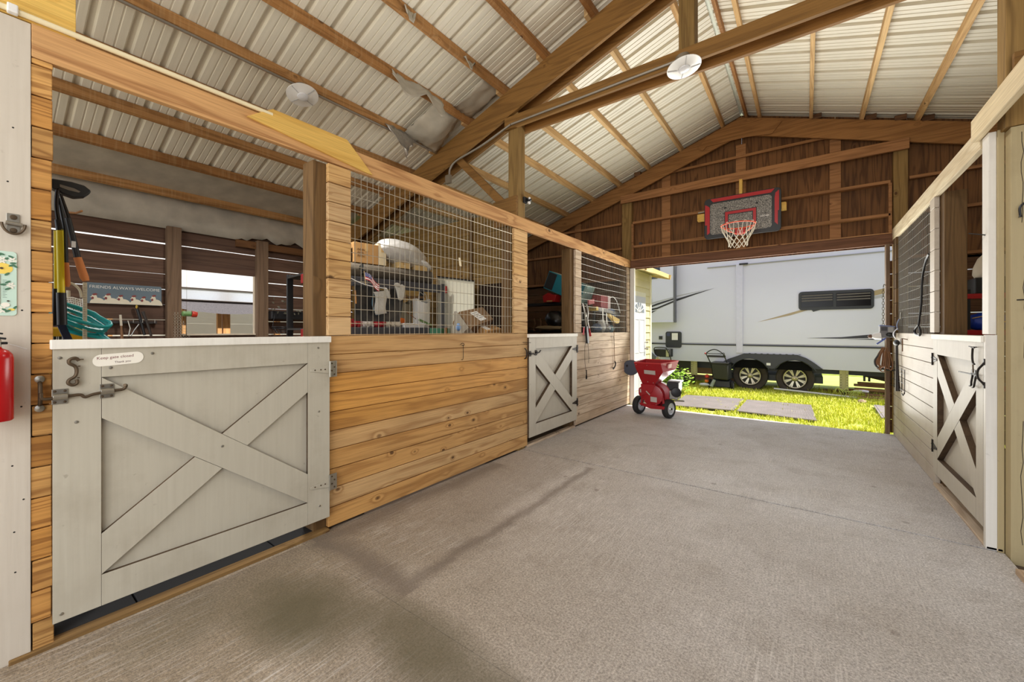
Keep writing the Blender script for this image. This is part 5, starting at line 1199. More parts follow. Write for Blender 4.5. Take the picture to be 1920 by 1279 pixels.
tag(M().box(XR+.034, 3.86, -.03, XR+.064, 3.90, 2.665).build('painted_board', P_TAN, bevel=.003), 'narrow tan painted edge board beside the right white jamb', 'board')
rw = M()
for k in range(16):
    z0 = -.03 + .19*k
    rw.box(XOR, -1.0, z0+.003, XOR+.02, 7.58, z0+.187)
struct(rw.build('wall_outer', W_DARK, bevel=.001))
# tan painted partition facing the camera
pt_ = M()
x = 1.006
for w in (.4, .4, .4, .4, .4, .4, .4, .4):
    pt_.box(x, 3.862, -.03, x+w-.003, 3.775+.0, 2.64); x += w
struct(pt_.build('wall_right', P_TAN, bevel=.002))
ck = M()
rd = random.Random(3)
for (x0, z0, z1) in ((1.052, 2.05, 2.6), (1.058, 1.35, 1.9), (1.05, .1, .85), (1.062, .9, 1.33)):
    n = 9; pts = [(x0 + rd.uniform(-.006, .006), 3.7745, z0 + (z1-z0)*i/n) for i in range(n+1)]
    for a, b in zip(pts[:-1], pts[1:]): ck.beam(a, b, .0025, .001, (0, 1, 0))
tag(ck.build('paint_crack', DARKHOLE), 'dark cracks running down the tan painted partition', 'cracks', kind='stuff')
hk = thing('wall_hook', 'black bent hook on the tan partition at the right edge', 'hook', (1.04, 3.76, 2.08))
M().tube(smooth_path([(1.07, 3.765, 2.17), (1.05, 3.755, 2.16), (1.035, 3.752, 2.135), (1.038, 3.752, 2.08)]), [.006]*18+[.01], 8).build('hook', BLACK, hk, smooth=True)
M().lathe([(.014, 0), (.013, .004)], (1.08, 3.775, 2.172), (0, -1, 0), 12).build('plate', BLACK, hk)
tag(M().tube([(1.03, 3.775, 1.583), (1.055, 3.755, 1.583)], .004, 6).build('wall_nail', BLACKM), 'single black nail in the tan partition', 'nail')
# sill boards on the floor, right
tag(M().box(.925, 3.86, 0, 1.0, 5.19, .02).build('threshold_board', W_PALE, bevel=.004), 'bleached threshold board under the right gate', 'board')
tag(M().box(.965, 2.6, 0, 1.03, 3.56, .035).build('threshold_board', W_PALE, bevel=.004), 'loose bleached board on the floor at the right edge', 'board')

# right gate hardware
bolt_y = 4.02
hw = thing('snap_hook', 'dark bolt snap hanging from a nail on the right gate', 'hook', (.91, 4.02, 1.15))
M().tube([(.924, 4.02, 1.285), (.895, 4.02, 1.285)], .004, 6).build('nail', BLACKM, hw)
M().tube([(.9, 3.965, 1.282), (.9, 4.075, 1.288)], .004, 6).build('cross_bar', BLACKM, hw)
M().tube(smooth_path([(.905, 4.02, 1.285), (.905, 4.03, 1.24), (.905, 4.028, 1.20), (.905, 4.01, 1.175), (.905, 3.99, 1.172)]), .0058, 8).build('snap', BLACKM, hw, smooth=True)
M().tube([(.908, 4.035, 1.2), (.912, 4.045, 1.11)], .004, 6).build('rod', RUST, hw)
lt = M().tube([(.912, 4.36, 1.092), (.912, 4.05, 1.098), (.912, 3.96, 1.10)], .005, 8).build('bolt', BLACKM, GR, smooth=True)
M().box(.924, 4.03, 1.068, .919, 4.12, 1.128).build('keeper', BLACKM, lt, bevel=.002)
M().tube(smooth_path([(.912, 4.05, 1.10), (.904, 4.045, 1.05), (.904, 4.05, 1.025), (.908, 4.1, 1.015)]), .0055, 8).build('handle', BLACKM, lt, smooth=True)
M().tube(smooth_path([(.912, 3.99, 1.09), (.904, 3.985, 1.04), (.904, 4.0, 1.018), (.908, 4.05, 1.01)]), .0055, 8).build('handle', BLACKM, lt, smooth=True)
ph = thing('bow_handle', 'black bow pull handle on the white jamb of the right gate', 'handle', (.93, 3.875, 1.05))
M().tube(smooth_path([(.922, 3.872, 1.19), (.914, 3.874, 1.175), (.899, 3.885, 1.145), (.895, 3.888, 1.115), (.899, 3.885, 1.085), (.914, 3.874, 1.06), (.922, 3.872, 1.045)]), .006, 8).build('bow', BLACKM, ph, smooth=True)
for z in (1.195, 1.045): M().box(.9235, 3.866, z-.02, .918, 3.886, z+.02).build('mount', BLACKM, ph, bevel=.002)

# things hung on the right wall
wp = thing('riding_whip', 'black riding whip hung on the right wire panel', 'whip', (.95, 5.7, 1.36))
M().tube(smooth_path([(.935, 5.40, 2.12), (.935, 5.50, 2.08), (.935, 5.62, 1.98), (.935, 5.68, 1.86), (.935, 5.72, 1.65), (.93, 5.80, 1.45)]), .009, 8).build('shaft', BLACK, wp, smooth=True)
M().tube(smooth_path([(.93, 5.80, 1.45), (.915, 5.88, 1.40), (.915, 5.84, 1.36), (.915, 5.68, 1.345), (.92, 5.66, 1.37), (.93, 5.76, 1.43)]), .010, 8).build('wrist_loop', BLACK, wp, smooth=True)
ws = thing('webbing_strap', 'blue and white webbing strap clipped to the right wire panel', 'strap', (.93, 6.7, 1.26))
M().tube([(.95, 6.88, 1.62), (.945, 6.89, 1.56), (.945, 6.88, 1.53)], .006, 8).build('clip', STEEL, ws)
mm = M(); mm.sheet(lambda u, v: (.935 - .015*math.sin(3*v), 6.86 + .09*u + .08*v, 1.54 - .14*v), 2, 6); mm.build('band', plain('web_navy', (58, 70, 100), .8), ws, solid=.003)
mm = M(); mm.sheet(lambda u, v: (.92 - .03*math.sin(3*v), 6.88 + .07*u + .18*v - .1*v*v, 1.42 - .13*v), 2, 6); mm.build('band', plain('web_pale', (206, 208, 216), .8), ws, solid=.003)
bt = thing('baseball_bat', 'dark slim bat handle hanging on the right wall', 'bat', (.9, 6.8, .65))
M().tube([(.905, 6.84, 1.22), (.905, 6.83, 1.05), (.905, 6.80, .8), (.905, 6.77, .65)], [.013, .013, .019, .024], 12).build('shaft', plain('bat_dark', (38, 30, 26), .5), bt, smooth=True)
M().ball((.905, 6.86, 1.24), (.03, .08, .04)).build('cord_wrap', BLACK, bt, smooth=True)
wr = thing('wire_rack', 'thin black wire rack hooked on the right wall', 'rack', (.9, 6.9, .65))
mm = M()
for z in (.93, .89, .78, .69): mm.tube([(.915, 6.40, z), (.915, 7.36, z-.02)], .0035, 5)
for y in (6.42, 6.6, 6.9, 7.1, 7.3): mm.tube([(.915, y, 1.0 if y > 6.8 else .94), (.915, y, .66)], .0035, 5)
mm.tube(smooth_path([(.915, 6.42, .68), (.905, 6.44, .64), (.9, 6.48, .66)]), .005, 5)
mm.build('grid', BLACKM, wr)
tag(M().tube(smooth_path([(.938, 6.42, 1.29), (.905, 6.5, 1.30), (.905, 6.48, 1.28), (.905, 6.48, 1.15)]), .005, 6).build('wall_hook', plain('rusty_nail', (110, 74, 40), .8, .4), smooth=True), 'rusty L shaped nail on the right wall', 'hook')
cdl = M()
rd = random.Random(14)
for k in range(11):
    y = 7.18 + rd.uniform(-.09, .11); dx = rd.uniform(-.07, .04); zb = rd.uniform(.88, .96)
    cdl.tube(smooth_path([(.84+dx*.4, y, 1.17), (.82+dx, y+.02, 1.05), (.82+dx*1.3, y, zb), (.85+dx, y-.03, zb-.03), (.86+dx, y-.05, zb+.05), (.85+dx*.5, y-.03, 1.12)]), .0065, 6)
tag(cdl.build('cord_bundle', plain('cord_tan', (122, 84, 54), .8), smooth=True), 'bundle of tan cords hanging at the right door jamb', 'cords')
cb2 = M(); cb2.tube(smooth_path([(.80, 7.22, 1.1), (.74, 7.2, 1.0), (.75, 7.2, .92), (.80, 7.2, .89), (.88, 7.18, .87), (.93, 7.15, .88)]), .010, 8)
tag(cb2.build('black_cable', BLACK, smooth=True), 'thick black cable curling under the tan cords', 'cable')
hbx = thing('control_box', 'grey newspaper wrapped box at the right door jamb', 'box', (.86, 7.24, 1.25))
M().box(.788, 7.19, 1.30, .936, 7.29, 1.452).build('case', plain('box_newsgrey', (128, 126, 128), .7, var=.25, vscale=50), hbx, bevel=.004)
M().prism([(.78, 7.185, 1.455), (.79, 7.185, 1.47), (.93, 7.185, 1.452), (.94, 7.185, 1.44)], (0, .11, 0)).build('lid', plain('box_blueprint', (120, 132, 172), .6), hbx)
M().box(.80, 7.187, 1.39, .86, 7.19, 1.44).build('printed_panel', plain('print_darkgrey', (70, 70, 74), .7), hbx)
M().box(.868, 7.187, 1.37, .92, 7.19, 1.44).build('printed_panel', plain('print_midgrey', (170, 168, 164), .7), hbx)
M().prism([(.75, 7.18, 1.22), (.84, 7.18, 1.30), (.85, 7.18, 1.285), (.76, 7.18, 1.205)], (0, .02, 0)).build('blue_flap', plain('flap_blue', (80, 96, 170), .6), hbx)
brn = thing('bulb_brush', 'brown and white bulb shaped brush jutting from the right jamb', 'brush', (.74, 7.22, 1.3))
M().ball((.695, 7.22, 1.315), (.026, .026, .026)).build('knob', plain('knob_brown', (104, 74, 56), .6), brn, smooth=True)
M().lathe([(.02, 0), (.045, .03), (.05, .09)], (.71, 7.22, 1.315), (1, 0, .1), 16).build('body', WHITE, brn, smooth=True)
M().ball((.88, 7.175, 1.34), (.035, .02, .03)).build('knob', BLACK, hbx, smooth=True)
chn = thing('hanging_chain', 'rusty chain hanging beside the right door jamb', 'chain', (.845, 7.36, 1.45))
mm = M()
for k in range(15):
    z = 1.95 - k*.037
    ax1 = (1, 0, 0) if k % 2 else (0, 1, 0)
    mm.tube(arc((.842, 7.38, z), .012, 0, 2*PI*9/10, 9, ax1, (0, 0, 1.9)), .003, 5, closed=True)
mm.build('link', RUST, chn, smooth=True)
M().tube(smooth_path([(.87, 7.38, 2.0), (.85, 7.38, 2.02), (.842, 7.38, 1.98)]), .005, 6).build('hook', RUST, chn)
# far end strip: nail heads
mm = M()
for k in range(6): mm.lathe([(.006, 0), (.005, .004)], (.938, 7.25, .3+.19*k), (-1, 0, 0), 8)

# right stall contents
rs = thing('storage_shelf', 'black rack with red shelf ends in the right stall', 'shelf', (1.75, 6.8, 0))
for z in (1.80, 1.40, .8):
    M().box(1.42, 6.55, z-.055, 2.6, 6.58, z).build('beam', REDP, rs, bevel=.003)
    M().box(1.42, 6.58, z-.03, 2.6, 7.1, z-.01).build('deck', BLACK, rs)
for x in (1.42, 2.56):
    for y in (6.56, 7.08): M().box(x, y, -.03, x+.04, y+.03, 1.85).build('upright', BLACK, rs)
sb = thing('moulded_jug', 'white moulded jug standing on the right stall rack', 'jug', (1.66, 6.72, 1.98))
M().lathe([(.13, 0), (.15, .04), (.145, .12), (.11, .22), (.06, .28), (.03, .30)], (1.66, 6.72, 1.98), (0, 0, 1), 24).build('body', plain('jug_white', (206, 196, 180), .6, var=.1), sb, smooth=True)
M().lathe([(.03, .30), (.034, .36), (.02, .375)], (1.66, 6.72, 1.98), (0, 0, 1), 16).build('cap', plain('jug_pink', (206, 176, 160), .6), sb, smooth=True)
tag(M().box(1.50, 6.6, 1.80, 1.95, 6.95, 1.98).build('black_bin', BLACK, bevel=.01), 'black bin under the white jug in the right stall', 'bin')
bl = M(); bl.ball((1.62, 6.68, 1.49), (.17, .11, .10), 18, 12, .13, 17); tag(bl.build('blue_bag', plain('bag_royal', (24, 60, 170), .5), smooth=True, angle=0), 'bright blue bag on the lower shelf of the right stall rack', 'bag')
tag(M().tube(smooth_path([(1.48, 6.60, 1.53), (1.62, 6.575, 1.56), (1.70, 6.575, 1.50), (1.76, 6.58, 1.44)]), .005, 6).build('rope_piece', plain('cord_yellow', (214, 178, 60), .7), smooth=True), 'yellow cord lying over the bright blue bag', 'cord')
tag(M().tube([(XR-.001, 3.93, 2.02), (XR-.06, 3.99, 2.05)], .004, 6).build('wall_nail', BLACKM), 'long black nail in the white board above the right gate', 'nail')

# gable wall -----------------------------------------------------------------------
YP = 7.56
ply = M()
def ply_strip(x0, x1, z0):
    za, zb = rt(x0)+.09, rt(x1)+.09
    ply.prism([(x0+.001, YP, z0), (x1-.001, YP, z0), (x1-.001, YP, zb), (x0+.001, YP, za)], (0, .012, 0))
xs = [-6.4, -5.3, -4.1, -2.857, -2.1, RX, .34, 1.1, 2.3, 3.5, 4.68]
for a, b in zip(xs[:-1], xs[1:]): ply_strip(a, b, 2.56 if (a >= -2.86 and b <= 1.11) else 2.33)
struct(ply.build('wall_back', W_PLY))
low = M()
for (xa, xb) in ((-6.4, -2.68), (.90, 4.68)):
    for k in range(13):
        z0 = -.02 + .183*k
        if z0 > 2.3: break
        low.box(xa, YP, z0 + .005, xb, YP+.02, z0 + .183 - (.006 if k % 3 else .001))
struct(low.build('wall_back', W_DARKX, bevel=.001))
for (x0, x1, lab) in ((-2.857, -2.67, 'heavy post left of the far doorway'), (.953, 1.098, 'heavy post right of the far doorway')):
    tag(M().box(x0, YG+.041, 0, x1, YP-.001, 3.83).build('barn_post', W_POST, bevel=.005), lab, 'post', 'barn posts')
for (x0, x1, zt, lab) in ((-2.13, -1.98, 4.2, 'gable stud at the left above the doorway'), (-.94, -.795, 4.45, 'gable stud in the centre above the hoop'), (.275, .405, 4.2, 'gable stud at the right above the doorway'), (-3.9, -3.76, 3.6, 'gable stud in the far left stall')):
    tag(M().box(x0, YP-.045, 2.58 if x0 > -3 else 1.9, x1, YP-.001, zt).build('wall_stud', W_GIRT, bevel=.003), lab, 'stud', 'studs of the gable wall')
gi = 'girts of the gable wall'
tag(M().box(-2.86, YG-.04, 3.812, 1.10, YG, 3.955).build('gable_girt', W_GIRT, bevel=.004), 'wide plank across the gable below the peak', 'girt', gi)
tag(M().box(-2.40, YG+.06, 4.22, .6, YP-.05, 4.26).build('gable_girt', W_GIRT, bevel=.002), 'short rail high under the gable peak', 'girt', gi)
tag(M().box(-2.64, YG+.0, 3.40, .92, YP-.046, 3.44).build('gable_girt', W_GIRT, bevel=.002), 'upper flat rail behind the basketball backboard', 'girt', gi)
tag(M().box(-2.64, YG+.0, 2.955, .92, YP-.046, 2.99).build('gable_girt', W_GIRT, bevel=.002), 'lower flat rail behind the basketball backboard', 'girt', gi)
tag(M().box(-2.68, YG-.0, 2.565, .96, YG+.04, 2.71).build('header_beam', wood('header_timber', (116, 80, 58), (80, 52, 34), axis=0, flat=1), bevel=.004), 'timber header across the top of the far doorway', 'header')
tag(M().box(-2.66, YG-.012, 2.71, .93, YG+.06, 2.724).build('header_rail', wood('pale_girt', (186, 140, 96), (140, 96, 58), axis=0), bevel=.002), 'thin pale strip along the top of the doorway header', 'strip')
for (x0, lab) in ((-2.66, 'short upright strip beside the left gable post'), (.90, 'short upright strip beside the right gable post')):
    tag(M().box(x0, YG, 2.725, x0+.035, YG+.05, 3.40).build('gable_strip', W_GIRT, bevel=.002), lab, 'strip', 'upright strips on the gable posts')
for (xa, xb, nm) in ((-6.38, -2.87, 'left'), (1.11, 4.6, 'right')):
    for k, z in enumerate((2.36, 2.95, 3.42)):
        zz = min(rt(xa), rt(xb))
        if z > zz + (.3 if nm == 'left' else .3): 
            xa2, xb2 = (-4.7, -2.87) if nm == 'left' else (1.11, 2.9)
        else: xa2, xb2 = xa, xb
        tag(M().box(xa2, YG+.03, z, xb2, YP-.046, z+.04).build('gable_girt', W_GIRT, bevel=.002), f'{["lower", "middle", "upper"][k]} girt in the {nm} side of the gable wall', 'girt', gi)
tag(M().box(-2.55+.0, YG+.1, 3.0, -2.5, YG+.13, 3.06).build('wall_box', plain('box_dark', (70, 60, 56), .7)), 'small dark fitting on the gable plywood left of the hoop', 'fitting')

# basketball hoop ---------------------------------------------------------------------
bh = thing('basketball_hoop', 'black and red basketball backboard with an orange rim and white net', 'hoop', (-.835, 7.2, 2.88))
bx0, bx1, bz0, bz1, by = -1.358, -.302, 2.893, 3.548, 7.2
cxm, czm = (bx0+bx1)/2, (bz0+bz1)/2
M().prism([(x, by, z) for x, z in rrect(cxm, czm, bx1-bx0, bz1-bz0, .06, 6)], (0, .045, 0)).build('frame', BLACK, bh, bevel=.006)
def speckle():
    m, nt, p, N, L = new_mat('backboard_speckle')
    tc = N.new('ShaderNodeTexCoord'); n = N.new('ShaderNodeTexNoise'); n.inputs['Scale'].default_value = 150; n.inputs['Detail'].default_value = 2
    L.new(tc.outputs['Object'], n.inputs['Vector'])
    c, _ = ramp(N, L, n.outputs['Fac'], [(.42, rgb((40, 38, 38))), (.6, rgb((168, 164, 156)))])
    L.new(c, p.inputs['Base Color']); p.inputs['Roughness'].default_value = .5; return m
M().prism([(x, by-.004, z) for x, z in rrect(-.845, 3.205, .845, .50, .045, 5)], (0, .006, 0)).build('panel', speckle(), bh)
RB = plain('backboard_red', (176, 12, 20), .4)
y_ = by-.006
for pts in ([(-1.265, 3.535), (-.385, 3.535), (-.43, 3.482), (-1.225, 3.482)], [(-1.345, 3.455), (-1.30, 3.43), (-1.275, 3.40), (-1.275, 2.99), (-1.315, 2.96), (-1.315, 3.12), (-1.345, 3.12)], [(-.375, 3.47), (-.33, 3.505), (-.33, 3.20), (-.345, 3.20), (-.345, 2.985), (-.385, 3.03), (-.385, 3.40)]):
    M().prism([(x, y_, z) for x, z in pts], (0, .007, 0)).build('red_trim', RB, bh)
def ring_sq(x0, x1, z0, z1, w, mat, nm, yy):
    for pts in ([(x0, z1), (x1, z1), (x1-w, z1-w), (x0+w, z1-w)], [(x0, z1), (x0+w, z1-w), (x0+w, z0), (x0, z0)], [(x1, z1), (x1, z0), (x1-w, z0), (x1-w, z1-w)]):
        M().prism([(x, yy, z) for x, z in pts], (0, .006, 0)).build(nm, mat, bh)
ring_sq(-1.06, -.615, 3.02, 3.30, .062, BLACK, 'square_outline', by-.007)
ring_sq(-1.05, -.625, 3.02, 3.29, .04, RB, 'shooter_square', by-.009)
text('LIFETIME', .032, plain('print_white', (220, 218, 214), .5), bh, (-.575, by-.0065, 3.135), (1, 0, 0), (0, 0, 1), ext=.0006, bold=.0006)
for x, z in ((-1.05, 3.36), (-.615, 3.36)): M().lathe([(.017, 0), (.015, .004), (.006, .005)], (x, by-.004, z), (0, -1, 0), 14).build('bolt_hole', BLACK, bh, smooth=True)
mm = M(); rd = random.Random(2)
for k in range(15): mm.box(-1.235, by-.0056, 3.0+k*.025, -1.235+rd.choice((.03, .045, .05)), by-.005, 3.012+k*.025)
mm.build('worn_print', plain('worn_print', (150, 146, 140), .6), bh)
ORG = plain('rim_orange', (226, 84, 44), .4)
rc = V((-.83, 6.88, 2.985)); rr = .228
M().tube(arc(rc, rr, 0, 2*PI*39/40, 39, (1, 0, 0), (0, 1, 0)), .009, 8, closed=True).build('rim', ORG, bh, smooth=True)
M().tube(smooth_path([rc+V((-.2, .1, -.01)), rc+V((-.12, .2, -.05)), rc+V((0, .26, -.09)), rc+V((.12, .2, -.05)), rc+V((.2, .1, -.01))]), .008, 8).build('rim_brace', ORG, bh, smooth=True)
M().box(-.9, 7.11, 2.905, -.76, 7.198, 2.995).build('bracket', RB, bh, bevel=.008)
NETM = plain('net_cord', (226, 220, 204), .9)
net = M(); NS = 12
prof = [(rr, 0.0), (rr*.92, -.075), (rr*.78, -.15), (rr*.64, -.21), (rr*.56, -.265), (rr*.55, -.32)]
def npnt(a, i): return rc + V((prof[i][0]*math.cos(a), prof[i][0]*math.sin(a), prof[i][1]))
for k in range(NS):
    a = 2*PI*k/NS; h = PI/NS
    # loop over the rim
    net.tube(smooth_path([npnt(a-h*.55, 1)+V((0, 0, -.01)), npnt(a-h*.45, 0)+V((0, 0, -.01)), rc+V((rr*1.04*math.cos(a), rr*1.04*math.sin(a), .016)), npnt(a+h*.45, 0)+V((0, 0, -.01)), npnt(a+h*.55, 1)+V((0, 0, -.01))], 3), .0045, 5)
    for i in range(1, len(prof)-1):
        a1 = a + (h if i % 2 else 0); st_ = .55 if i == 1 else 1
        if i == 1:
            net.tube([npnt(a+h*.55, 1)+V((0, 0, -.01)), npnt(a+h, 2)], .0045, 5); net.tube([npnt(a-h*.55, 1)+V((0, 0, -.01)), npnt(a-h, 2)], .0045, 5)
        else:
            base_ = a + (h if i % 2 == 0 else 0)
            net.tube([npnt(base_, i), npnt(base_+h, i+1)], .0045, 5); net.tube([npnt(base_, i), npnt(base_-h, i+1)], .0045, 5)
net.build('net', NETM, bh, smooth=True)
M().tube([npnt(4.9, 5), npnt(4.9, 5)+V((0, 0, -.03)), npnt(4.9, 5)+V((-.03, 0, -.05))], .006, 5).build('net_tail', NETM, bh)
M().box(-1.475, 7.245, 3.225, -1.33, 7.34, 3.335).build('mount_block', W_GUSS, bh, bevel=.003)
M().box(-.33, 7.245, 3.21, -.24, 7.34, 3.315).build('mount_block', W_GUSS, bh, bevel=.003)
M().box(-.86, 7.245, 3.3, -.815, 7.35, 3.79).build('mount_stud', W_GUSS, bh, bevel=.003)
M().beam((-1.45, 7.30, 3.28), (-.25, 7.30, 3.28), .09, .09).build('mount_rail', W_GUSS, bh, bevel=.003)
M().tube([(-1.46, 7.25, 3.36), (-1.36, 7.25, 3.365)], .012, 8).build('bolt', STEEL, bh)

# feed chipper -------------------------------------------------------------------------
CH = thing('wood_chipper', 'red wheeled hammer mill with a wide hopper by the far doorway', 'mill', (-2.01, 6.6, 0))
CR = plain('mill_red', (150, 16, 26), .3)
def wheel(parent, c, r, w, ax, rimmat, name='wheel'):
    ax = V(ax).normalized(); c = V(c)
    wl = M().lathe([(r*.60, -w*.3), (r*.64, -w*.5), (r*.9, -w*.5), (r*.99, -w*.32), (r, 0), (r*.99, w*.32), (r*.9, w*.5), (r*.64, w*.5), (r*.60, w*.3)], c, ax, 36).build(name, plain('tyre_black', (30, 29, 29), .75), parent, smooth=True)
    M().lathe([(r*.58, w*.2), (r*.62, w*.48), (r*.57, w*.5), (r*.5, w*.34), (r*.24, w*.38), (r*.2, w*.55), (r*.06, w*.57)], c, ax, 30).build('rim', rimmat, wl, smooth=True)
    M().lathe([(r*.12, w*.5), (r*.1, w*.66), (0, w*.68)], c, ax, 14).build('hub', BLACKM, wl, smooth=True)
    return wl
AX = V((1, -.28, 0))
RIMW = plain('wheel_rim', (196, 198, 204), .35, .5)
wheel(CH, (-2.262, 6.68, .150), .150, .085, AX, RIMW); wheel(CH, (-1.762, 6.60, .150), .150, .085, AX, RIMW)
M().cyl((-2.26, 6.68, .15), (-1.76, 6.60, .15), .012).build('axle', BLACKM, CH)
# hopper: four sides, open top
hx = [(-2.262, 6.44, .872), (-1.83, 6.40, .872), (-1.66, 6.78, .905), (-2.20, 6.82, .905)]
hb_ = [(-2.15, 6.50, .53), (-1.95, 6.48, .53), (-1.93, 6.66, .53), (-2.13, 6.68, .53)]
hx_mid = [(-2.245, 6.445, .80), (-1.80, 6.41, .74), (-1.70, 6.76, .765), (-2.19, 6.80, .80)]
mm = M(); vs = hx + hx_mid + hb_
mm.add(vs, [(0, 1, 5, 4), (4, 5, 9, 8), (1, 2, 6, 5), (5, 6, 10, 9), (2, 3, 7, 6), (6, 7, 11, 10), (3, 0, 4, 7), (7, 4, 8, 11)])
hp = mm.build('hopper', CR, CH, solid=.006)
M().tube([V(p) for p in hx], .008, 6, closed=True).build('rim', plain('mill_red_edge', (196, 60, 62), .3), hp)
M().prism([(-2.10, 6.436, .76), (-1.92, 6.422, .755), (-1.92, 6.432, .69), (-2.10, 6.446, .70)], (0, -.006, 0)).build('label_plate', plain('plate_grey', (176, 166, 158), .5), hp)
M().prism([(-1.762, 6.56, .86), (-1.735, 6.62, .865), (-1.747, 6.62, .80), (-1.774, 6.56, .795)], (.02, -.01, 0)).build('label_plate', plain('plate_pink', (226, 190, 180), .5), hp)
mm = M()
for x, z in ((-2.23, .84), (-2.05, .84), (-1.87, .83), (-2.17, .56), (-2.05, .57), (-1.96, .56)): mm.lathe([(.007, 0), (.006, .004)], (x, 6.44 + (.87-z)*.14 - (x+2.26)*.09, z), (0, -1, 0), 10)
mm.build('rivet', STEEL, hp, smooth=True)
# drum housings
M().lathe([(.155, 0), (.165, -.005), (.165, .12), (.15, .125)], (-1.985, 6.60, .355), (.0, -1, 0), 40).build('drum_housing', CR, CH, smooth=True)
M().lathe([(.19, 0), (.2, -.006), (.2, .09), (.185, .10)], (-1.93, 6.70, .36), (.0, -1, 0), 40).build('drum_housing', CR, CH, smooth=True)
M().prism([(-2.17, 6.47, .53), (-1.93, 6.47, .53), (-1.98, 6.47, .40), (-2.16, 6.47, .33)], (0, .22, 0)).build('throat', CR, CH, bevel=.01)
M().prism([(x, 6.475, z) for x, z in rrect(-2.155, .40, .1, .15, .045, 6)], (0, .16, 0)).build('side_chute', CR, CH, bevel=.006)
M().prism([(-2.18, 6.474, .445), (-2.13, 6.474, .44), (-2.13, 6.474, .385), (-2.18, 6.474, .39)], (0, -.002, 0)).build('label_plate', plain('plate_grey', (176, 166, 158), .5), CH)
M().prism([(-2.01, 6.474, .335), (-1.91, 6.474, .33), (-1.91, 6.474, .25), (-2.01, 6.474, .255)], (0, -.003, 0)).build('label_plate', plain('plate_grey', (176, 166, 158), .5), CH)
M().beam((-2.08, 6.47, .42), (-2.02, 6.47, .36), .006, .014).build('label_plate', plain('plate_grey', (176, 166, 158), .5), CH)
mm = M()
for k in range(9):
    a = .4 + k*.68; mm.lathe([(.007, 0), (.005, .005)], (-1.985+.15*math.cos(a), 6.478, .355+.15*math.sin(a)), (0, -1, 0), 8)
mm.build('rivet', STEEL, CH, smooth=True)
M().prism([(-2.19, 6.47, .22), (-1.78, 6.44, .20), (-1.79, 6.44, .155), (-2.0, 6.45, .145), (-2.18, 6.47, .185)], (0, .34, 0)).build('base_frame', CR, CH, bevel=.006)
M().beam((-2.17, 6.55, .2), (-2.17, 6.55, .40), .03, .03, (0, 1, 0)).build('frame_leg', CR, CH); M().beam((-1.80, 6.5, .2), (-1.84, 6.52, .36), .03, .03, (0, 1, 0)).build('frame_leg', CR, CH)
en = M().box(-1.80, 6.62, .44, -1.62, 6.86, .57).build('engine', BLACK, CH, bevel=.012)
M().box(-1.79, 6.64, .57, -1.60, 6.86, .595).build('fuel_tank', plain('tank_grey', (150, 150, 150), .35, .3), en, bevel=.01)
M().lathe([(.02, 0), (.075, .005), (.075, .05), (.05, .06)], (-1.66, 6.62, .42), (.4, -1, 0), 20).build('recoil_cover', BLACK, en, smooth=True)
M().box(-1.77, 6.60, .30, -1.63, 6.84, .44).build('crankcase', plain('alu_grey', (168, 166, 160), .35, .7, var=.2, vscale=40), en, bevel=.015)
M().beam((-1.70, 6.6, .285), (-1.58, 6.75, .27), .05, .02).build('mount_plate', STEEL, en)

# outside ----------------------------------------------------------------------------------
GZ = -.04
grd = M().sheet(lambda u, v: (-30 + 60*u, 7.34 + 40*v, GZ - .02), 20, 16).build('ground', plain('soil_grass', (170, 178, 84), .95, var=.3, vscale=3)); struct(grd)
struct(M().box(-30, -6, GZ-.04, -6.45, 7.6, GZ).build('ground', plain('pen_soil', (168, 156, 128), .95, var=.2, vscale=3)))
struct(M().box(-30, -20, -.16, 30, YB, -.05).build('ground', plain('yard_soil', (170, 160, 140), .95, var=.2, vscale=3)))
def grass_mat():
    m, nt, p, N, L = new_mat('grass_blade')
    tc = N.new('ShaderNodeTexCoord'); geo = N.new('ShaderNodeNewGeometry')
    n = N.new('ShaderNodeTexNoise'); n.inputs['Scale'].default_value = 1.3; L.new(tc.outputs['Object'], n.inputs['Vector'])
    c, _ = ramp(N, L, geo.outputs['Random Per Island'], [(0, rgb((156, 168, 40))), (.4, rgb((206, 210, 60))), (.8, rgb((226, 222, 96))), (1, rgb((230, 218, 144)))])
    c2, _ = ramp(N, L, n.outputs['Fac'], [(.35, (.8, .85, .7, 1)), (.65, (1.05, 1.05, 1, 1))])
    c = mixc(N, L, .8, c, c2, 'MULTIPLY')
    L.new(c, p.inputs['Base Color']); p.inputs['Roughness'].default_value = .7
    return m
GRASS = grass_mat()
def on_mat(x, y):
    if 7.86 < y < 9.42 and -2.08 < x < -1.02: return True
    if 7.86 < y < 9.40 and -.98 < x < .10: return True
    if .95 < x < 2.2 and 8.7 < y < 10.4: return True
    return False
gr_ = M(); rd = random.Random(77)
def tuft(x, y, hmax, n):
    for _ in range(n):
        a = rd.uniform(0, 2*PI); h = hmax*rd.uniform(.5, 1.1); bx_, by_ = x + rd.uniform(-.03, .03), y + rd.uniform(-.03, .03)
        lean = rd.uniform(.1, .7)*h; w = .0045
        dx, dy = math.cos(a), math.sin(a)
        gr_.add([(bx_ - dy*w, by_ + dx*w, GZ-.02), (bx_ + dy*w, by_ - dx*w, GZ-.02), (bx_ + dx*lean*.4 + dy*w*.8, by_ + dy*lean*.4 - dx*w*.8, GZ + h*.6), (bx_ + dx*lean, by_ + dy*lean, GZ + h), (bx_ + dx*lean*.4 - dy*w*.8, by_ + dy*lean*.4 + dx*w*.8, GZ + h*.6)], [(0, 1, 2, 4), (4, 2, 3)])
cnt = 0
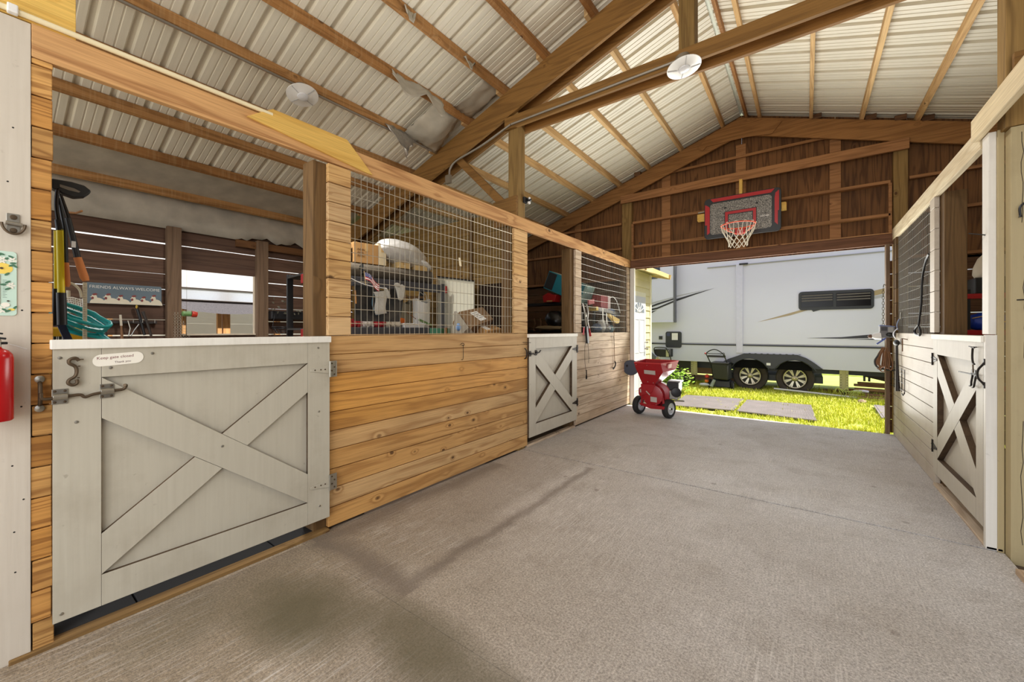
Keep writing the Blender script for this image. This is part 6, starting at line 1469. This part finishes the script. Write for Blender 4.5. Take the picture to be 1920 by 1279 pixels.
while cnt < 9500:
    x = rd.uniform(-3.6, 2.6); y = 7.37 + (11.9-7.37)*rd.random()**.8
    if x < -2.75 and y < 8.95: continue
    if on_mat(x, y):
        if rd.random() < .985: continue
    near_mat = 7.6 < y < 9.6
    tuft(x, y, .045 if y < 8 else (.06 if y < 10.2 else .08), 5); cnt += 1
for k in range(150): tuft(rd.uniform(-3.0, 1.5), rd.uniform(11.0, 11.8), .17, 5)
for k in range(60): tuft(rd.uniform(-1.055, -.985), rd.uniform(7.9, 9.4), .05, 5)
tag(gr_.build('lawn_grass', GRASS), 'sunlit yellow green grass between the slab and the trailer', 'grass', kind='stuff')
# weedy bush behind the mill
bs = thing('weed_bush', 'bright green leafy weed beside the hopper of the red mill', 'plant', (-2.35, 9.5, GZ))
mm = M(); rd = random.Random(31)
for k in range(650):
    c = V((-2.45 + rd.gauss(0, .16), 9.55 + rd.gauss(0, .15), .22 + rd.gauss(0, .13)))
    if c.z < GZ: continue
    a = rd.uniform(0, 2*PI); d = V((math.cos(a), math.sin(a), rd.uniform(-.3, .6)))*.085; w = V((-math.sin(a), math.cos(a), .2))*.03
    mm.add([c, c + d*.5 + w, c + d, c + d*.5 - w], [(0, 1, 2, 3)])
mm.build('leaf', plain('weed_leaf', (132, 168, 48), .6), bs)
mm = M()
for k in range(8): mm.tube([(-2.45+rd.uniform(-.05, .05), 9.55+rd.uniform(-.05, .05), GZ), (-2.45+rd.uniform(-.2, .2), 9.55+rd.uniform(-.2, .2), .3)], .004, 4)
mm.build('stem', plain('weed_stem', (110, 130, 50), .7), bs)
# rubber mats on the grass
RIB = M
def rib_mat(label, pts, axis_pts, n):
    t = thing('rubber_mat', label, 'mat', (sum(p[0] for p in pts)/4, sum(p[1] for p in pts)/4, GZ), 'ribbed rubber mats on the grass')
    P0, P1, P2, P3 = [V((p[0], p[1], GZ + .012)) for p in pts]
    MT = plain('mat_grey', (126, 118, 116), .8, var=.2, vscale=4)
    M().prism([P0, P1, P2, P3], (0, 0, .014)).build('base', MT, t)
    mm = M()
    for k in range(n):
        u = (k+.5)/n
        a = P0.lerp(P1, u) + V((0, 0, .017)); b = P3.lerp(P2, u) + V((0, 0, .017))
        mm.beam(a, b, (P1-P0).length/n*.5, .006)
    o = mm.build('ribs', MT, t)
    return t
rib_mat('grey ribbed rubber mat on the grass behind the red mill', [(-2.07, 7.85), (-1.03, 8.0), (-1.03, 9.45), (-2.12, 9.28)], None, 52)
rib_mat('grey ribbed rubber mat on the grass in the middle of the doorway', [(-.985, 7.98), (.13, 7.86), (.07, 9.43), (-.97, 9.38)], None, 56)
rib_mat('grey rubber mat at the right edge of the grass', [(.98, 8.75), (2.2, 8.6), (2.2, 10.1), (1.02, 10.15)], None, 10)

# shed ---------------------------------------------------------------------------------------
SHX = -2.755
SID = plain('siding_yellow', (214, 203, 160), .6, var=.04)
sd = thing('garden_shed', 'pale yellow sided shed with a white door outside the doorway', 'shed', (-4.2, 8.2, GZ))
mm = M()
for k in range(18):
    z0 = GZ + .155*k; z1 = z0 + .16
    if z0 > 2.6: break
    mm.prism([(SHX-.02, 7.62, z0), (SHX+.012, 7.62, z0), (SHX-.004, 7.62, min(z1, 2.72)), (SHX-.02, 7.62, min(z1, 2.72))], (0, 1.25, 0))
mm.box(-5.6, 7.62, GZ, SHX-.02, 8.87, 2.7)
mm.build('siding', SID, sd)
M().box(SHX-.03, 8.80, GZ, SHX+.022, 8.885, 2.66).build('corner_trim', plain('trim_cream', (230, 224, 196), .6), sd, bevel=.002)
M().box(SHX-.0, 7.70, GZ, SHX+.018, 8.50, 2.18).build('door_casing', plain('casing_cream', (226, 220, 196), .6), sd, bevel=.002)
dr = M().box(SHX+.0, 7.66, GZ+.02, SHX+.026, 8.46, 2.085).build('door', plain('door_white', (200, 201, 206), .4, var=.02), sd, bevel=.002)
M().prism([(SHX+.026, 8.06 + .30*math.cos(a), 1.76 + .20*math.sin(a)) for a in [PI*i/14 for i in range(15)]], (.003, 0, 0)).build('fanlight', plain('fan_glass', (120, 128, 136), .1), dr)
mm = M()
for a in (.5, 1.05, 1.57, 2.1, 2.65): mm.beam((SHX+.03, 8.06, 1.76), (SHX+.03, 8.06+.30*math.cos(a), 1.76+.20*math.sin(a)), .016, .006, (1, 0, 0))
mm.tube(arc((SHX+.03, 8.06, 1.76), .12, 0, PI, 12, (0, 1, 0), (0, 0, .75)), .007, 5); mm.build('muntin', WHITE, dr)
for (y0, y1, z0, z1) in ((7.76, 8.03, .95, 1.62), (8.10, 8.37, .95, 1.62), (7.76, 8.03, .2, .8), (8.10, 8.37, .2, .8)):
    mm = M()
    for a, b in (((y0, z0), (y1, z0)), ((y1, z0), (y1, z1)), ((y1, z1), (y0, z1)), ((y0, z1), (y0, z0))): mm.beam((SHX+.027, a[0], a[1]), (SHX+.027, b[0], b[1]), .02, .008, (1, 0, 0))
    mm.build('moulding', plain('mould_grey', (208, 208, 210), .5), dr)
for z, r in ((1.01, .028), (1.146, .022)): M().lathe([(r*.6, 0), (r*.5, .03), (r, .04), (r*.8, .07), (0, .075)], (SHX+.026, 8.40, z), (1, 0, 0), 16).build('door_knob', STEEL, dr, smooth=True)
# roof overhang
rfm = plain('shed_roof_tan', (196, 178, 134), .7)
M().hexa([(-5.8, 7.6, 3.15), (SHX+.32, 7.6, 2.56), (SHX+.32, 9.15, 2.56), (-5.8, 9.15, 3.15), (-5.8, 7.6, 3.19), (SHX+.32, 7.6, 2.60), (SHX+.32, 9.15, 2.60), (-5.8, 9.15, 3.19)]).build('roof', rfm, sd)
M().box(SHX+.285, 7.6, 2.53, SHX+.325, 9.15, 2.62).build('fascia', plain('fascia_tan', (214, 190, 130), .7), sd, bevel=.002)
M().beam((SHX-.3, 9.13, 2.70), (SHX+.36, 9.13, 2.555), .04, .1).build('barge_board', plain('fascia_tan', (214, 190, 130), .7), sd, bevel=.002)
M().box(SHX-.02, 7.62, 2.60, SHX+.3, 8.9, 2.615).build('soffit', plain('soffit_olive', (150, 140, 96), .7), sd)

# travel trailer --------------------------------------------------------------------------------
RY = 11.0
RVW = plain('trailer_white', (208, 208, 222), .3, var=.015, vscale=2)
RVD = plain('trailer_dark', (48, 50, 54), .45)
rv = thing('travel_trailer', 'long white travel trailer with black and gold swooshes', 'trailer', (-1.0, 12.2, GZ))
M().box(-9.5, RY, 1.04, 7.5, RY+2.5, 3.95).build('body', RVW, rv, bevel=.04)
M().prism([(-9.5, RY-.012, 1.03), (7.5, RY-.012, 1.03), (7.5, RY-.012, .50), (.262, RY-.012, .545), (-1.53, RY-.012, .60), (-9.5, RY-.012, .605)], (0, 2.5, 0)).build('skirt', plain('skirt_grey', (198, 199, 212), .35, var=.02, vscale=2), rv, bevel=.006)
M().box(-9.5, RY-.022, 1.022, 7.5, RY-.0, 1.05).build('belt_moulding', RVD, rv, bevel=.004)
M().box(-1.365, RY-.03, .85, -1.225, RY+.0, 3.0).build('corner_moulding', plain('moulding_white', (206, 205, 222), .3), rv, bevel=.008)
M().box(-1.30, RY-.045, 2.96, -1.12, RY-.0, 3.0).build('awning_bracket', RVD, rv, bevel=.004)
M().beam((-2.0, RY-.012, 2.96), (7.4, RY-.012, 3.06), .012, .018, (0, 0, 1)).build('seam_strip', plain('seam_grey2', (150, 150, 154), .5), rv)
so = M().box(-9.4, RY-.14, 1.62, -2.765, RY+.5, 3.7).build('slide_out', RVW, rv, bevel=.015)
M().box(-2.785, RY-.15, 1.60, -2.74, RY-.0, 3.7).build('slide_edge', plain('slide_grey', (96, 96, 102), .5), so, bevel=.004)
M().box(-9.4, RY-.15, 1.60, -2.765, RY-.0, 1.635).build('slide_trim', plain('moulding_white', (206, 205, 222), .3), so, bevel=.004)
M().prism([(x, RY-.155, z) for x, z in rrect(-3.75, 2.98, 1.25, .42, .1, 6)], (0, .02, 0)).build('slide_window', plain('glass_slate', (66, 76, 94), .15), so)
mm = M()
for k in range(3): mm.box(-3.46, RY-.156, 2.10+.05*k, -3.34, RY-.139, 2.13+.05*k)
mm.build('logo_mark', plain('logo_grey', (90, 92, 98), .5), so)
DK = plain('decal_dark', (52, 52, 58), .35); GD = plain('decal_gold', (168, 148, 112), .35); SV = plain('decal_silver', (176, 176, 180), .35)
def decal(pts, mat, yy): M().prism([(x, yy, z) for x, z in pts], (0, .004, 0)).build('decal', mat, rv)
# left swoosh, split where the slide-out steps forward
decal([(-1.85, 2.44), (-2.30, 2.335), (-2.745, 2.215), (-2.745, 2.155), (-2.30, 2.30)], DK, RY-.003)
decal([(-1.95, 2.43), (-2.30, 2.375), (-2.745, 2.30), (-2.745, 2.27), (-2.30, 2.355)], SV, RY-.003)
decal([(-2.78, 2.225), (-3.2, 2.11), (-3.45, 2.02), (-3.45, 1.975), (-3.2, 2.06), (-2.78, 2.19)], DK, RY-.145)
decal([(-2.78, 2.165), (-3.2, 2.0), (-3.45, 1.955), (-3.45, 1.905), (-3.2, 1.955), (-2.78, 2.12)], DK, RY-.145)
decal([(-2.78, 2.26), (-3.2, 2.17), (-3.5, 2.09), (-3.5, 2.05), (-3.2, 2.135), (-2.78, 2.235)], SV, RY-.145)
decal([(-3.2, 1.93), (-3.45, 1.87), (-3.45, 1.80), (-3.3, 1.88)], DK, RY-.145)
# gold swoosh
decal([(-.935, 1.585), (-.047, 1.865), (.10, 1.865), (-.3, 1.73)], GD, RY-.003)
decal([(.08, 1.86), (.36, 1.875), (.12, 1.80)], DK, RY-.003)
decal([(1.06, 2.19), (1.9, 2.42), (2.6, 2.55), (2.6, 2.45), (1.9, 2.30), (1.06, 2.09)], GD, RY-.003)
decal([(1.06, 2.08), (1.9, 2.28), (2.6, 2.42), (2.6, 2.36), (1.9, 2.18), (1.06, 2.03)], SV, RY-.003)
decal([(.0, 1.223), (.6, 1.25), (1.4, 1.35), (2.2, 1.42), (2.2, 1.36), (1.4, 1.25), (.6, 1.215)], DK, RY-.003)
decal([(.7, 1.205), (1.4, 1.235), (2.2, 1.33), (2.2, 1.29), (1.4, 1.20)], DK, RY-.0035)
# window
wn = M().prism([(x, RY-.018, z) for x, z in rrect(.488, 2.045, 1.26, .41, .07, 7)], (0, .02, 0)).build('window_frame', RVD, rv, bevel=.004)
GLS = plain('window_glass', (10, 10, 12), .25, spec=.25)
for (a, b) in ((-.095, .462), (.512, 1.07)):
    M().box(a, RY-.022, 1.905, b, RY-.019, 2.19).build('pane', GLS, wn, bevel=.002)
    mm = M()
    for k in range(3): mm.prism([(a+.01, RY-.0235, 2.165-.055*k), (b-.01, RY-.0235, 2.175-.055*k), (b-.01, RY-.0235, 2.150-.055*k), (a+.01, RY-.0235, 2.140-.055*k)], (0, .001, 0))
    mm.build('blind_slat', plain('blind_grey', (96, 90, 84), .6), wn)
hch = M().prism([(x, RY-.034, z) for x, z in rrect(-2.81, 1.15, .40, .42, .05, 5)], (0, .02, 0)).build('service_hatch', RVD, rv, bevel=.004)
M().box(-2.85, RY-.038, 1.14, -2.70, RY-.034, 1.32).build('label_sticker', plain('label_white', (232, 228, 220), .5), hch)
M().box(-2.98, RY-.038, 1.24, -2.90, RY-.034, 1.33).build('blue_panel', plain('blue_label', (60, 64, 96), .5), hch)
M().box(-3.19, RY-.02, 1.15, -3.10, RY+.0, 1.24).build('outlet', RVD, rv, bevel=.006)
# fender
M().box(-1.40, RY-.022, .50, .10, RY-.012, .70).build('wheel_well', plain('well_black', (14, 14, 14), .9, spec=.1), rv)
fen = M()
fp = [(-1.70, .60), (-1.53, .70), (-1.34, .78), (-1.20, .845), (-.16, .845), (.0, .78), (.14, .68), (.29, .55), (.20, .54), (.11, .55), (.03, .63), (-.08, .70), (-.21, .725), (-.35, .70), (-.47, .63), (-.55, .52), (-.64, .50), (-.73, .52), (-.82, .63), (-.94, .71), (-1.08, .74), (-1.23, .71), (-1.35, .63), (-1.45, .60), (-1.58, .58)]
fen.prism([(x, RY-.05, z) for x, z in fp], (0, .05, 0)); fen.build('fender', RVD, rv, bevel=.006)
for cx_ in (-1.08, -.212): M().tube(arc((cx_, RY-.052, .31), .425, .45, PI-.45, 18, (1, 0, 0), (0, 0, 1)), .012, 6).build('fender_lip', RVD, rv, smooth=True)
M().box(-.745, RY-.055, .585, -.665, RY-.05, .64).build('reflector', WHITE, rv)
mm = M()
for k in range(9): mm.box(-1.1+.12*k, RY-.056, .845, -1.06+.12*k, RY-.03, .855)
mm.build('fender_clip', RVD, rv)
TY = plain('dusty_tyre', (66, 58, 50), .9, var=.3, vscale=9); ALU = plain('wheel_alloy', (196, 190, 172), .35, .6)
def big_wheel(cx_, cz_):
    c = V((cx_, RY+.06, cz_)); r = .365
    w = M().lathe([(.22, -.06), (.25, -.01), (.30, .015), (.345, .01), (.363, -.03), (.365, -.12), (.363, -.20), (.34, -.235), (.22, -.23)], c, (0, -1, 0), 48).build('wheel', TY, rv, smooth=True)
    M().lathe([(.0, -.09), (.2, -.09), (.2, -.05), (.222, -.03)], c, (0, -1, 0), 40).build('rim_back', plain('rim_dark', (40, 38, 34), .6), w, smooth=True)
    M().lathe([(.195, -.045), (.20, .0), (.218, .006), (.224, -.02), (.218, -.045)], c, (0, -1, 0), 48).build('rim', ALU, w, smooth=True)
    mm = M()
    for k in range(8):
        a = 2*PI*(k+.5)/8
        for off in (-.1, .1):
            d = V((math.cos(a+off), 0, math.sin(a+off))); d0 = V((math.cos(a), 0, math.sin(a)))
            mm.beam(c + d0*.05 + V((0, .02, 0)), c + d*.2 + V((0, .005, 0)), .026, .02, (0, 1, 0))
    mm.build('spoke', ALU, w)
    M().lathe([(.07, -.03), (.066, .01), (.046, .03), (0, .036)], c, (0, -1, 0), 24).build('hub_cap', plain('hub_gold', (188, 180, 148), .3, .6), w, smooth=True)
big_wheel(-1.085, .315); big_wheel(-.212, .305)
JK = plain('jack_olive', (178, 172, 122), .5, .2)
for (x0, zt, zb) in ((-2.325, .6, .25), (.645, .56, .13)):
    j = M(); j.box(x0-.075, RY+.05, zb, x0-.025, RY+.08, zt); j.box(x0+.025, RY+.05, zb, x0+.075, RY+.08, zt); j.box(x0-.025, RY+.06, zb, x0+.025, RY+.12, zt)
    jo = j.build('landing_jack', JK, rv, bevel=.003)
    mm = M()
    for k in range(6):
        for s in (-.05, .05): mm.lathe([(.008, 0), (.008, .003)], (x0+s, RY+.05, zb+.04+k*.055), (0, -1, 0), 8)
    mm.build('pin_hole', DARKHOLE, jo)
    M().cyl((x0, RY+.09, GZ-.02), (x0, RY+.09, zb+.02), .02).build('jack_foot', BLACKM, jo)
j = M(); j.box(1.0, RY+.6, .28, 1.04, RY+.62, .55); j.box(1.08, RY+.6, .28, 1.12, RY+.62, .55); j.build('landing_jack', RVD, rv)
M().box(-9.4, RY+.35, .42, 7.4, RY+.42, .58).build('chassis_rail', RVD, rv); M().box(-9.4, RY+2.0, .42, 7.4, RY+2.07, .58).build('chassis_rail', RVD, rv)
M().box(-1.6, RY+.3, .2, .3, RY+2.2, .34).build('axle_beam', RVD, rv)
M().box(-4.5, RY+.3, .36, -2.42, RY+.4, .6).build('tank_panel', plain('tank_olive', (72, 72, 52), .7), rv)
M().box(-9.4, RY+.05, .60, 7.4, RY+2.45, .62).build('underbelly', RVD, rv)
# bright timbers / planks under the trailer
for (x0, x1, y, z0, z1, lab) in ((-5.0, -2.1, 13.2, .08, .26, 'pink stone edging lying behind the trailer on the left'), (-3.4, -1.2, 12.6, GZ, .10, 'pale plank lying under the trailer on the left')):
    tag(M().box(x0, y, z0 if z0 > 0 else GZ, x1, y+.1, z1).build('ground_plank', wood('pink_plank', (206, 166, 140), (150, 110, 84), axis=0), bevel=.004), lab, 'plank')

# mowers ------------------------------------------------------------------------------------------
mw = thing('lawn_mower', 'black push mower with a grass bag beside the trailer wheel', 'mower', (-1.66, 10.6, GZ))
hbm = M()
for s in (0, 1):
    xa = (-1.93, -1.56)[s]; xb = (-1.85, -1.49)[s]
    hbm.tube(smooth_path([(xa, 10.42, .845), (xb, 10.62, .56), (xb+.0, 10.85, .25)]), .012, 8)
hbm.tube(smooth_path([(-1.93, 10.42, .845), (-1.81, 10.40, .93), (-1.69, 10.40, .935), (-1.56, 10.42, .845)]), .012, 8); hbm.tube([(-1.92, 10.42, .845), (-1.57, 10.42, .845)], .008, 8)
hbm.build('handle', BLACK, mw, smooth=True)
M().box(-1.90, 10.46, .755, -1.52, 10.50, .805).build('control_bar', BLACK, mw, bevel=.01)
M().ball((-1.94, 10.42, .845), (.025, .025, .022)).build('red_knob', plain('knob_red', (150, 60, 56), .5), mw, smooth=True)
M().tube(smooth_path([(-1.62, 10.45, .83), (-1.55, 10.42, .87), (-1.53, 10.45, .80), (-1.51, 10.6, .6)]), .006, 6).build('cable', BLACK, mw, smooth=True)
mm = M(); mm.hexa([(-1.79, 10.55, .235), (-1.48, 10.55, .22), (-1.44, 10.95, .22), (-1.80, 10.95, .235), (-1.83, 10.50, .61), (-1.48, 10.50, .60), (-1.46, 10.95, .60), (-1.83, 10.95, .61)])
mm.build('grass_bag', plain('bag_black', (44, 44, 42), .8), mw, bevel=.03)
M().box(-1.84, 10.49, .60, -1.46, 10.96, .635).build('bag_frame', BLACK, mw, bevel=.008)
M().hexa([(-1.88, 10.75, .02), (-1.45, 10.75, .02), (-1.45, 10.94, .05), (-1.88, 10.94, .05), (-1.86, 10.78, .18), (-1.47, 10.78, .18), (-1.47, 10.93, .22), (-1.86, 10.93, .22)]).build('deck', RVD, mw, bevel=.02)
for (x, y) in ((-1.92, 10.8), (-1.42, 10.8), (-1.92, 10.9), (-1.47, 10.9)): wheel(mw, (x, y, .08), .11, .05, (1, 0, 0), plain('mower_rim', (120, 118, 114), .5))
M().tube([(-1.77, 10.56, .21), (-1.83, 10.50, .05)], [.035, .04], 12).build('chute', plain('chute_grey', (132, 140, 130), .5), mw, smooth=True)
tag(M().lathe([(.02, -.03), (.045, -.02), (.05, .02), (.03, .05)], (-1.955, 10.72, .27), (0, -1, .2), 18).build('plastic_disc', plain('cap_red', (196, 56, 40), .5), smooth=True), 'red round cap on the ground left of the push mower', 'cap')
tag(M().lathe([(.03, 0), (.045, .01), (.045, .05), (.02, .06)], (-1.96, 10.70, .13), (0, -.3, 1), 18).build('orange_pot', plain('pot_orange', (226, 120, 40), .5), smooth=True), 'orange pot below the red cap left of the push mower', 'pot')
tag(M().ball((-2.0, 10.62, .075), (.12, .06, .04), 16, 8, .03, 5).build('white_scoop', plain('scoop_white', (200, 202, 204), .5), smooth=True), 'whitish scoop lying in the grass by the push mower', 'scoop')

m2 = thing('lawn_mower', 'dark push mower half hidden behind the red mill hopper', 'mower', (-2.9, 10.6, GZ))
M().tube(smooth_path([(-3.13, 10.6, .66), (-3.17, 10.5, .90), (-3.10, 10.47, .955), (-2.9, 10.47, .955), (-2.85, 10.48, .92), (-2.78, 10.55, .72), (-2.76, 10.6, .5), (-2.74, 10.7, .2)]), .013, 8).build('handle', BLACK, m2, smooth=True)
M().box(-3.165, 10.52, .71, -2.79, 10.85, .915).build('grass_bag', plain('bag_black', (44, 44, 42), .8), m2, bevel=.015)
M().box(-2.875, 10.51, .725, -2.81, 10.52, .89).build('label_sticker', plain('label_olive', (170, 168, 140), .6), m2)
M().prism([(-3.42, 10.42, .95), (-3.24, 10.42, .87), (-3.06, 10.42, .71), (-3.10, 10.42, .66), (-3.42, 10.42, .62)], (0, .05, 0)).build('cover', plain('cover_slate', (86, 90, 108), .7), m2, bevel=.01)
M().lathe([(.02, 0), (.05, .01), (.05, .04), (.02, .05)], (-3.04, 10.42, .68), (0, -1, 0), 16).build('engine_cap', STEEL, m2, smooth=True)
M().box(-3.2, 10.6, .1, -2.7, 11.0, .4).build('deck', RVD, m2, bevel=.03)
for (x, y) in ((-2.55, 10.6), (-3.25, 10.6), (-2.6, 10.95), (-3.25, 10.95)): wheel(m2, (x, y, .17), .19, .05, (.9, -.4, 0), plain('mower_rim', (120, 118, 114), .5))
# pole, stone, timber pile
tag(M().tube([(-.60, 10.93, .06), (.2, 10.88, .03), (.84, 10.86, .0)], .022, 10).build('metal_pole', plain('pole_white', (206, 204, 196), .5, .2), smooth=True), 'long pale metal pole lying in the grass before the trailer', 'pole')
tag(M().ball((.87, 10.3, .0), (.07, .06, .05), 14, 10, .15, 6).build('field_stone', plain('stone_brown', (150, 128, 110), .9), smooth=True), 'brown stone in the grass at the foot of the lumber pile', 'stone')
lum = [((.30, 11.75, .02), (1.9, 11.35, .0), .10, .05), ((.55, 11.55, .08), (2.2, 11.7, .06), .10, .05), ((.85, 11.45, .12), (2.3, 11.5, .10), .12, .045), ((.60, 11.2, .0), (2.2, 11.0, -.02), .09, .05), ((.85, 11.6, .19), (2.2, 11.75, .16), .10, .05), ((.9, 11.5, .25), (2.3, 11.6, .23), .09, .045), ((1.0, 11.25, .04), (2.3, 11.2, .03), .1, .04), ((.75, 11.05, .0), (1.7, 10.8, .0), .1, .045)]
lbl = ['lowest board of the lumber pile, running furthest left under the trailer', 'second board up in the lumber pile', 'wide board in the middle of the lumber pile', 'board along the front foot of the lumber pile', 'board near the top of the lumber pile', 'topmost board of the lumber pile', 'short board in front of the lumber pile middle', 'loose board in the grass before the lumber pile']
for k, (a, b, w, h) in enumerate(lum):
    tag(M().beam(a, b, w, h).build('lumber_board', W_CRATE, bevel=.004), lbl[k], 'board', 'boards of the lumber pile')
tag(M().beam((1.02, 11.5, .44), (1.6, 11.45, .30), .12, .09).build('dark_timber', plain('char_dark', (52, 42, 34), .8), bevel=.005), 'dark timber propped over the lumber pile', 'timber')
tag(M().tube([(.80, 11.0, .12), (.95, 10.95, .14), (1.03, 10.95, .13)], .025, 8).build('white_pipe', plain('pipe_lilac', (216, 210, 226), .5), smooth=True), 'short white pipe end lying on the lumber pile', 'pipe')
mm = M()
rd = random.Random(8)
for (x, y) in ((.62, 10.75), (.74, 10.7), (.80, 10.72)):
    for k in range(4): mm.tube(smooth_path([(x+rd.uniform(-.03, .03), y, GZ), (x+rd.uniform(-.05, .05), y, .1), (x+rd.uniform(-.14, .14), y, .14+rd.uniform(0, .07)), (x+rd.uniform(-.16, .16), y, .12)]), .005, 4)
tag(mm.build('tall_weed', plain('weed_pale', (176, 186, 96), .7)), 'tall pale weeds sprouting before the lumber pile', 'weeds', kind='stuff')

# distant trees beyond the trailer (seen low under it) --------------------------------------------
struct(M().box(-30, 16.5, GZ-.02, 30, 40, GZ+.005).build('ground', plain('lawn_far', (176, 190, 90), .95, var=.2, vscale=2)))

# ------------------------------------------------------------------ light
w = bpy.data.worlds.new('sky'); scn.world = w; w.use_nodes = True
bg = w.node_tree.nodes['Background']; bg.inputs['Color'].default_value = (0.86, 0.94, 1.06, 1); bg.inputs['Strength'].default_value = 1.6
def sun(direction, strength, angle=.6, color=(1, .96, .88)):
    l = bpy.data.lights.new('sun', 'SUN'); l.energy = strength; l.angle = math.radians(angle); l.color = color
    o = bpy.data.objects.new('sun', l); COL.objects.link(o)
    o.rotation_euler = V(direction).to_track_quat('-Z', 'Y').to_euler(); return o
el, az = math.radians(62), math.radians(14)
sd_dir = V((math.cos(el)*math.cos(az), math.cos(el)*math.sin(az), math.sin(el)))
sun(-sd_dir, 9.5)
def area(name, loc, direction, sx, sy, power, color=(1, 1, 1)):
    l = bpy.data.lights.new(name, 'AREA'); l.shape = 'RECTANGLE'; l.size = sx; l.size_y = sy; l.energy = power; l.color = color
    o = bpy.data.objects.new(name, l); COL.objects.link(o); o.location = loc
    o.rotation_euler = V(direction).to_track_quat('-Z', 'Z').to_euler(); return o
area('near_end_fill', (-.86, -2.3, 1.9), (0, 1, -.30), 3.6, 2.6, 115, (1, .98, .95))  # added fill lamp behind the camera, lifts the interior beyond sky and sun
fdl = area('far_doorway_fill', (-.86, 7.5, 1.3), (0, -1, .75), 3.4, 2.3, 125, (1, .985, .93)); fdl.data.spread = math.radians(115)  # added fill lamp in the doorway, boosts the daylight and grass bounce
def lamp(name, loc, direction, power, r=.11, color=(1, .98, .95)):
    l = bpy.data.lights.new(name, 'AREA'); l.shape = 'DISK'; l.size = 2*r; l.energy = power; l.color = color
    o = bpy.data.objects.new(name, l); COL.objects.link(o); o.location = loc
    o.rotation_euler = V(direction).to_track_quat('-Z', 'Y').to_euler(); return o
ll = lamp('left_lamp_light', (-3.95, 1.92, 3.60), (-.22, .05, -1), 48); ll.data.spread = math.radians(120)
lamp('middle_lamp_light', (-.84, 3.70, 3.66), (.2, -.05, -1), 26)

# ------------------------------------------------------------------ camera
cam = bpy.data.cameras.new('camera'); co = bpy.data.objects.new('camera', cam); COL.objects.link(co); scn.camera = co
FPX = 750.36; HZ = 619.0; YAW = 36.34
cam.sensor_fit = 'HORIZONTAL'; cam.sensor_width = 36.0; cam.lens = FPX/1920*36.0
cam.shift_y = -(1279/2 - HZ)/1920
cam.clip_start = .05; cam.clip_end = 200
co.location = (0, 0, 1.4); co.rotation_euler = (math.radians(90), 0, math.radians(YAW))

scn.view_settings.view_transform = 'Standard'; scn.view_settings.look = 'None'
scn.view_settings.gamma = 1.0; scn.view_settings.use_curve_mapping = False
scn.view_settings.exposure = 0.0
scn.cycles.max_bounces = 10; scn.cycles.diffuse_bounces = 6
scn.cycles.use_denoising = True
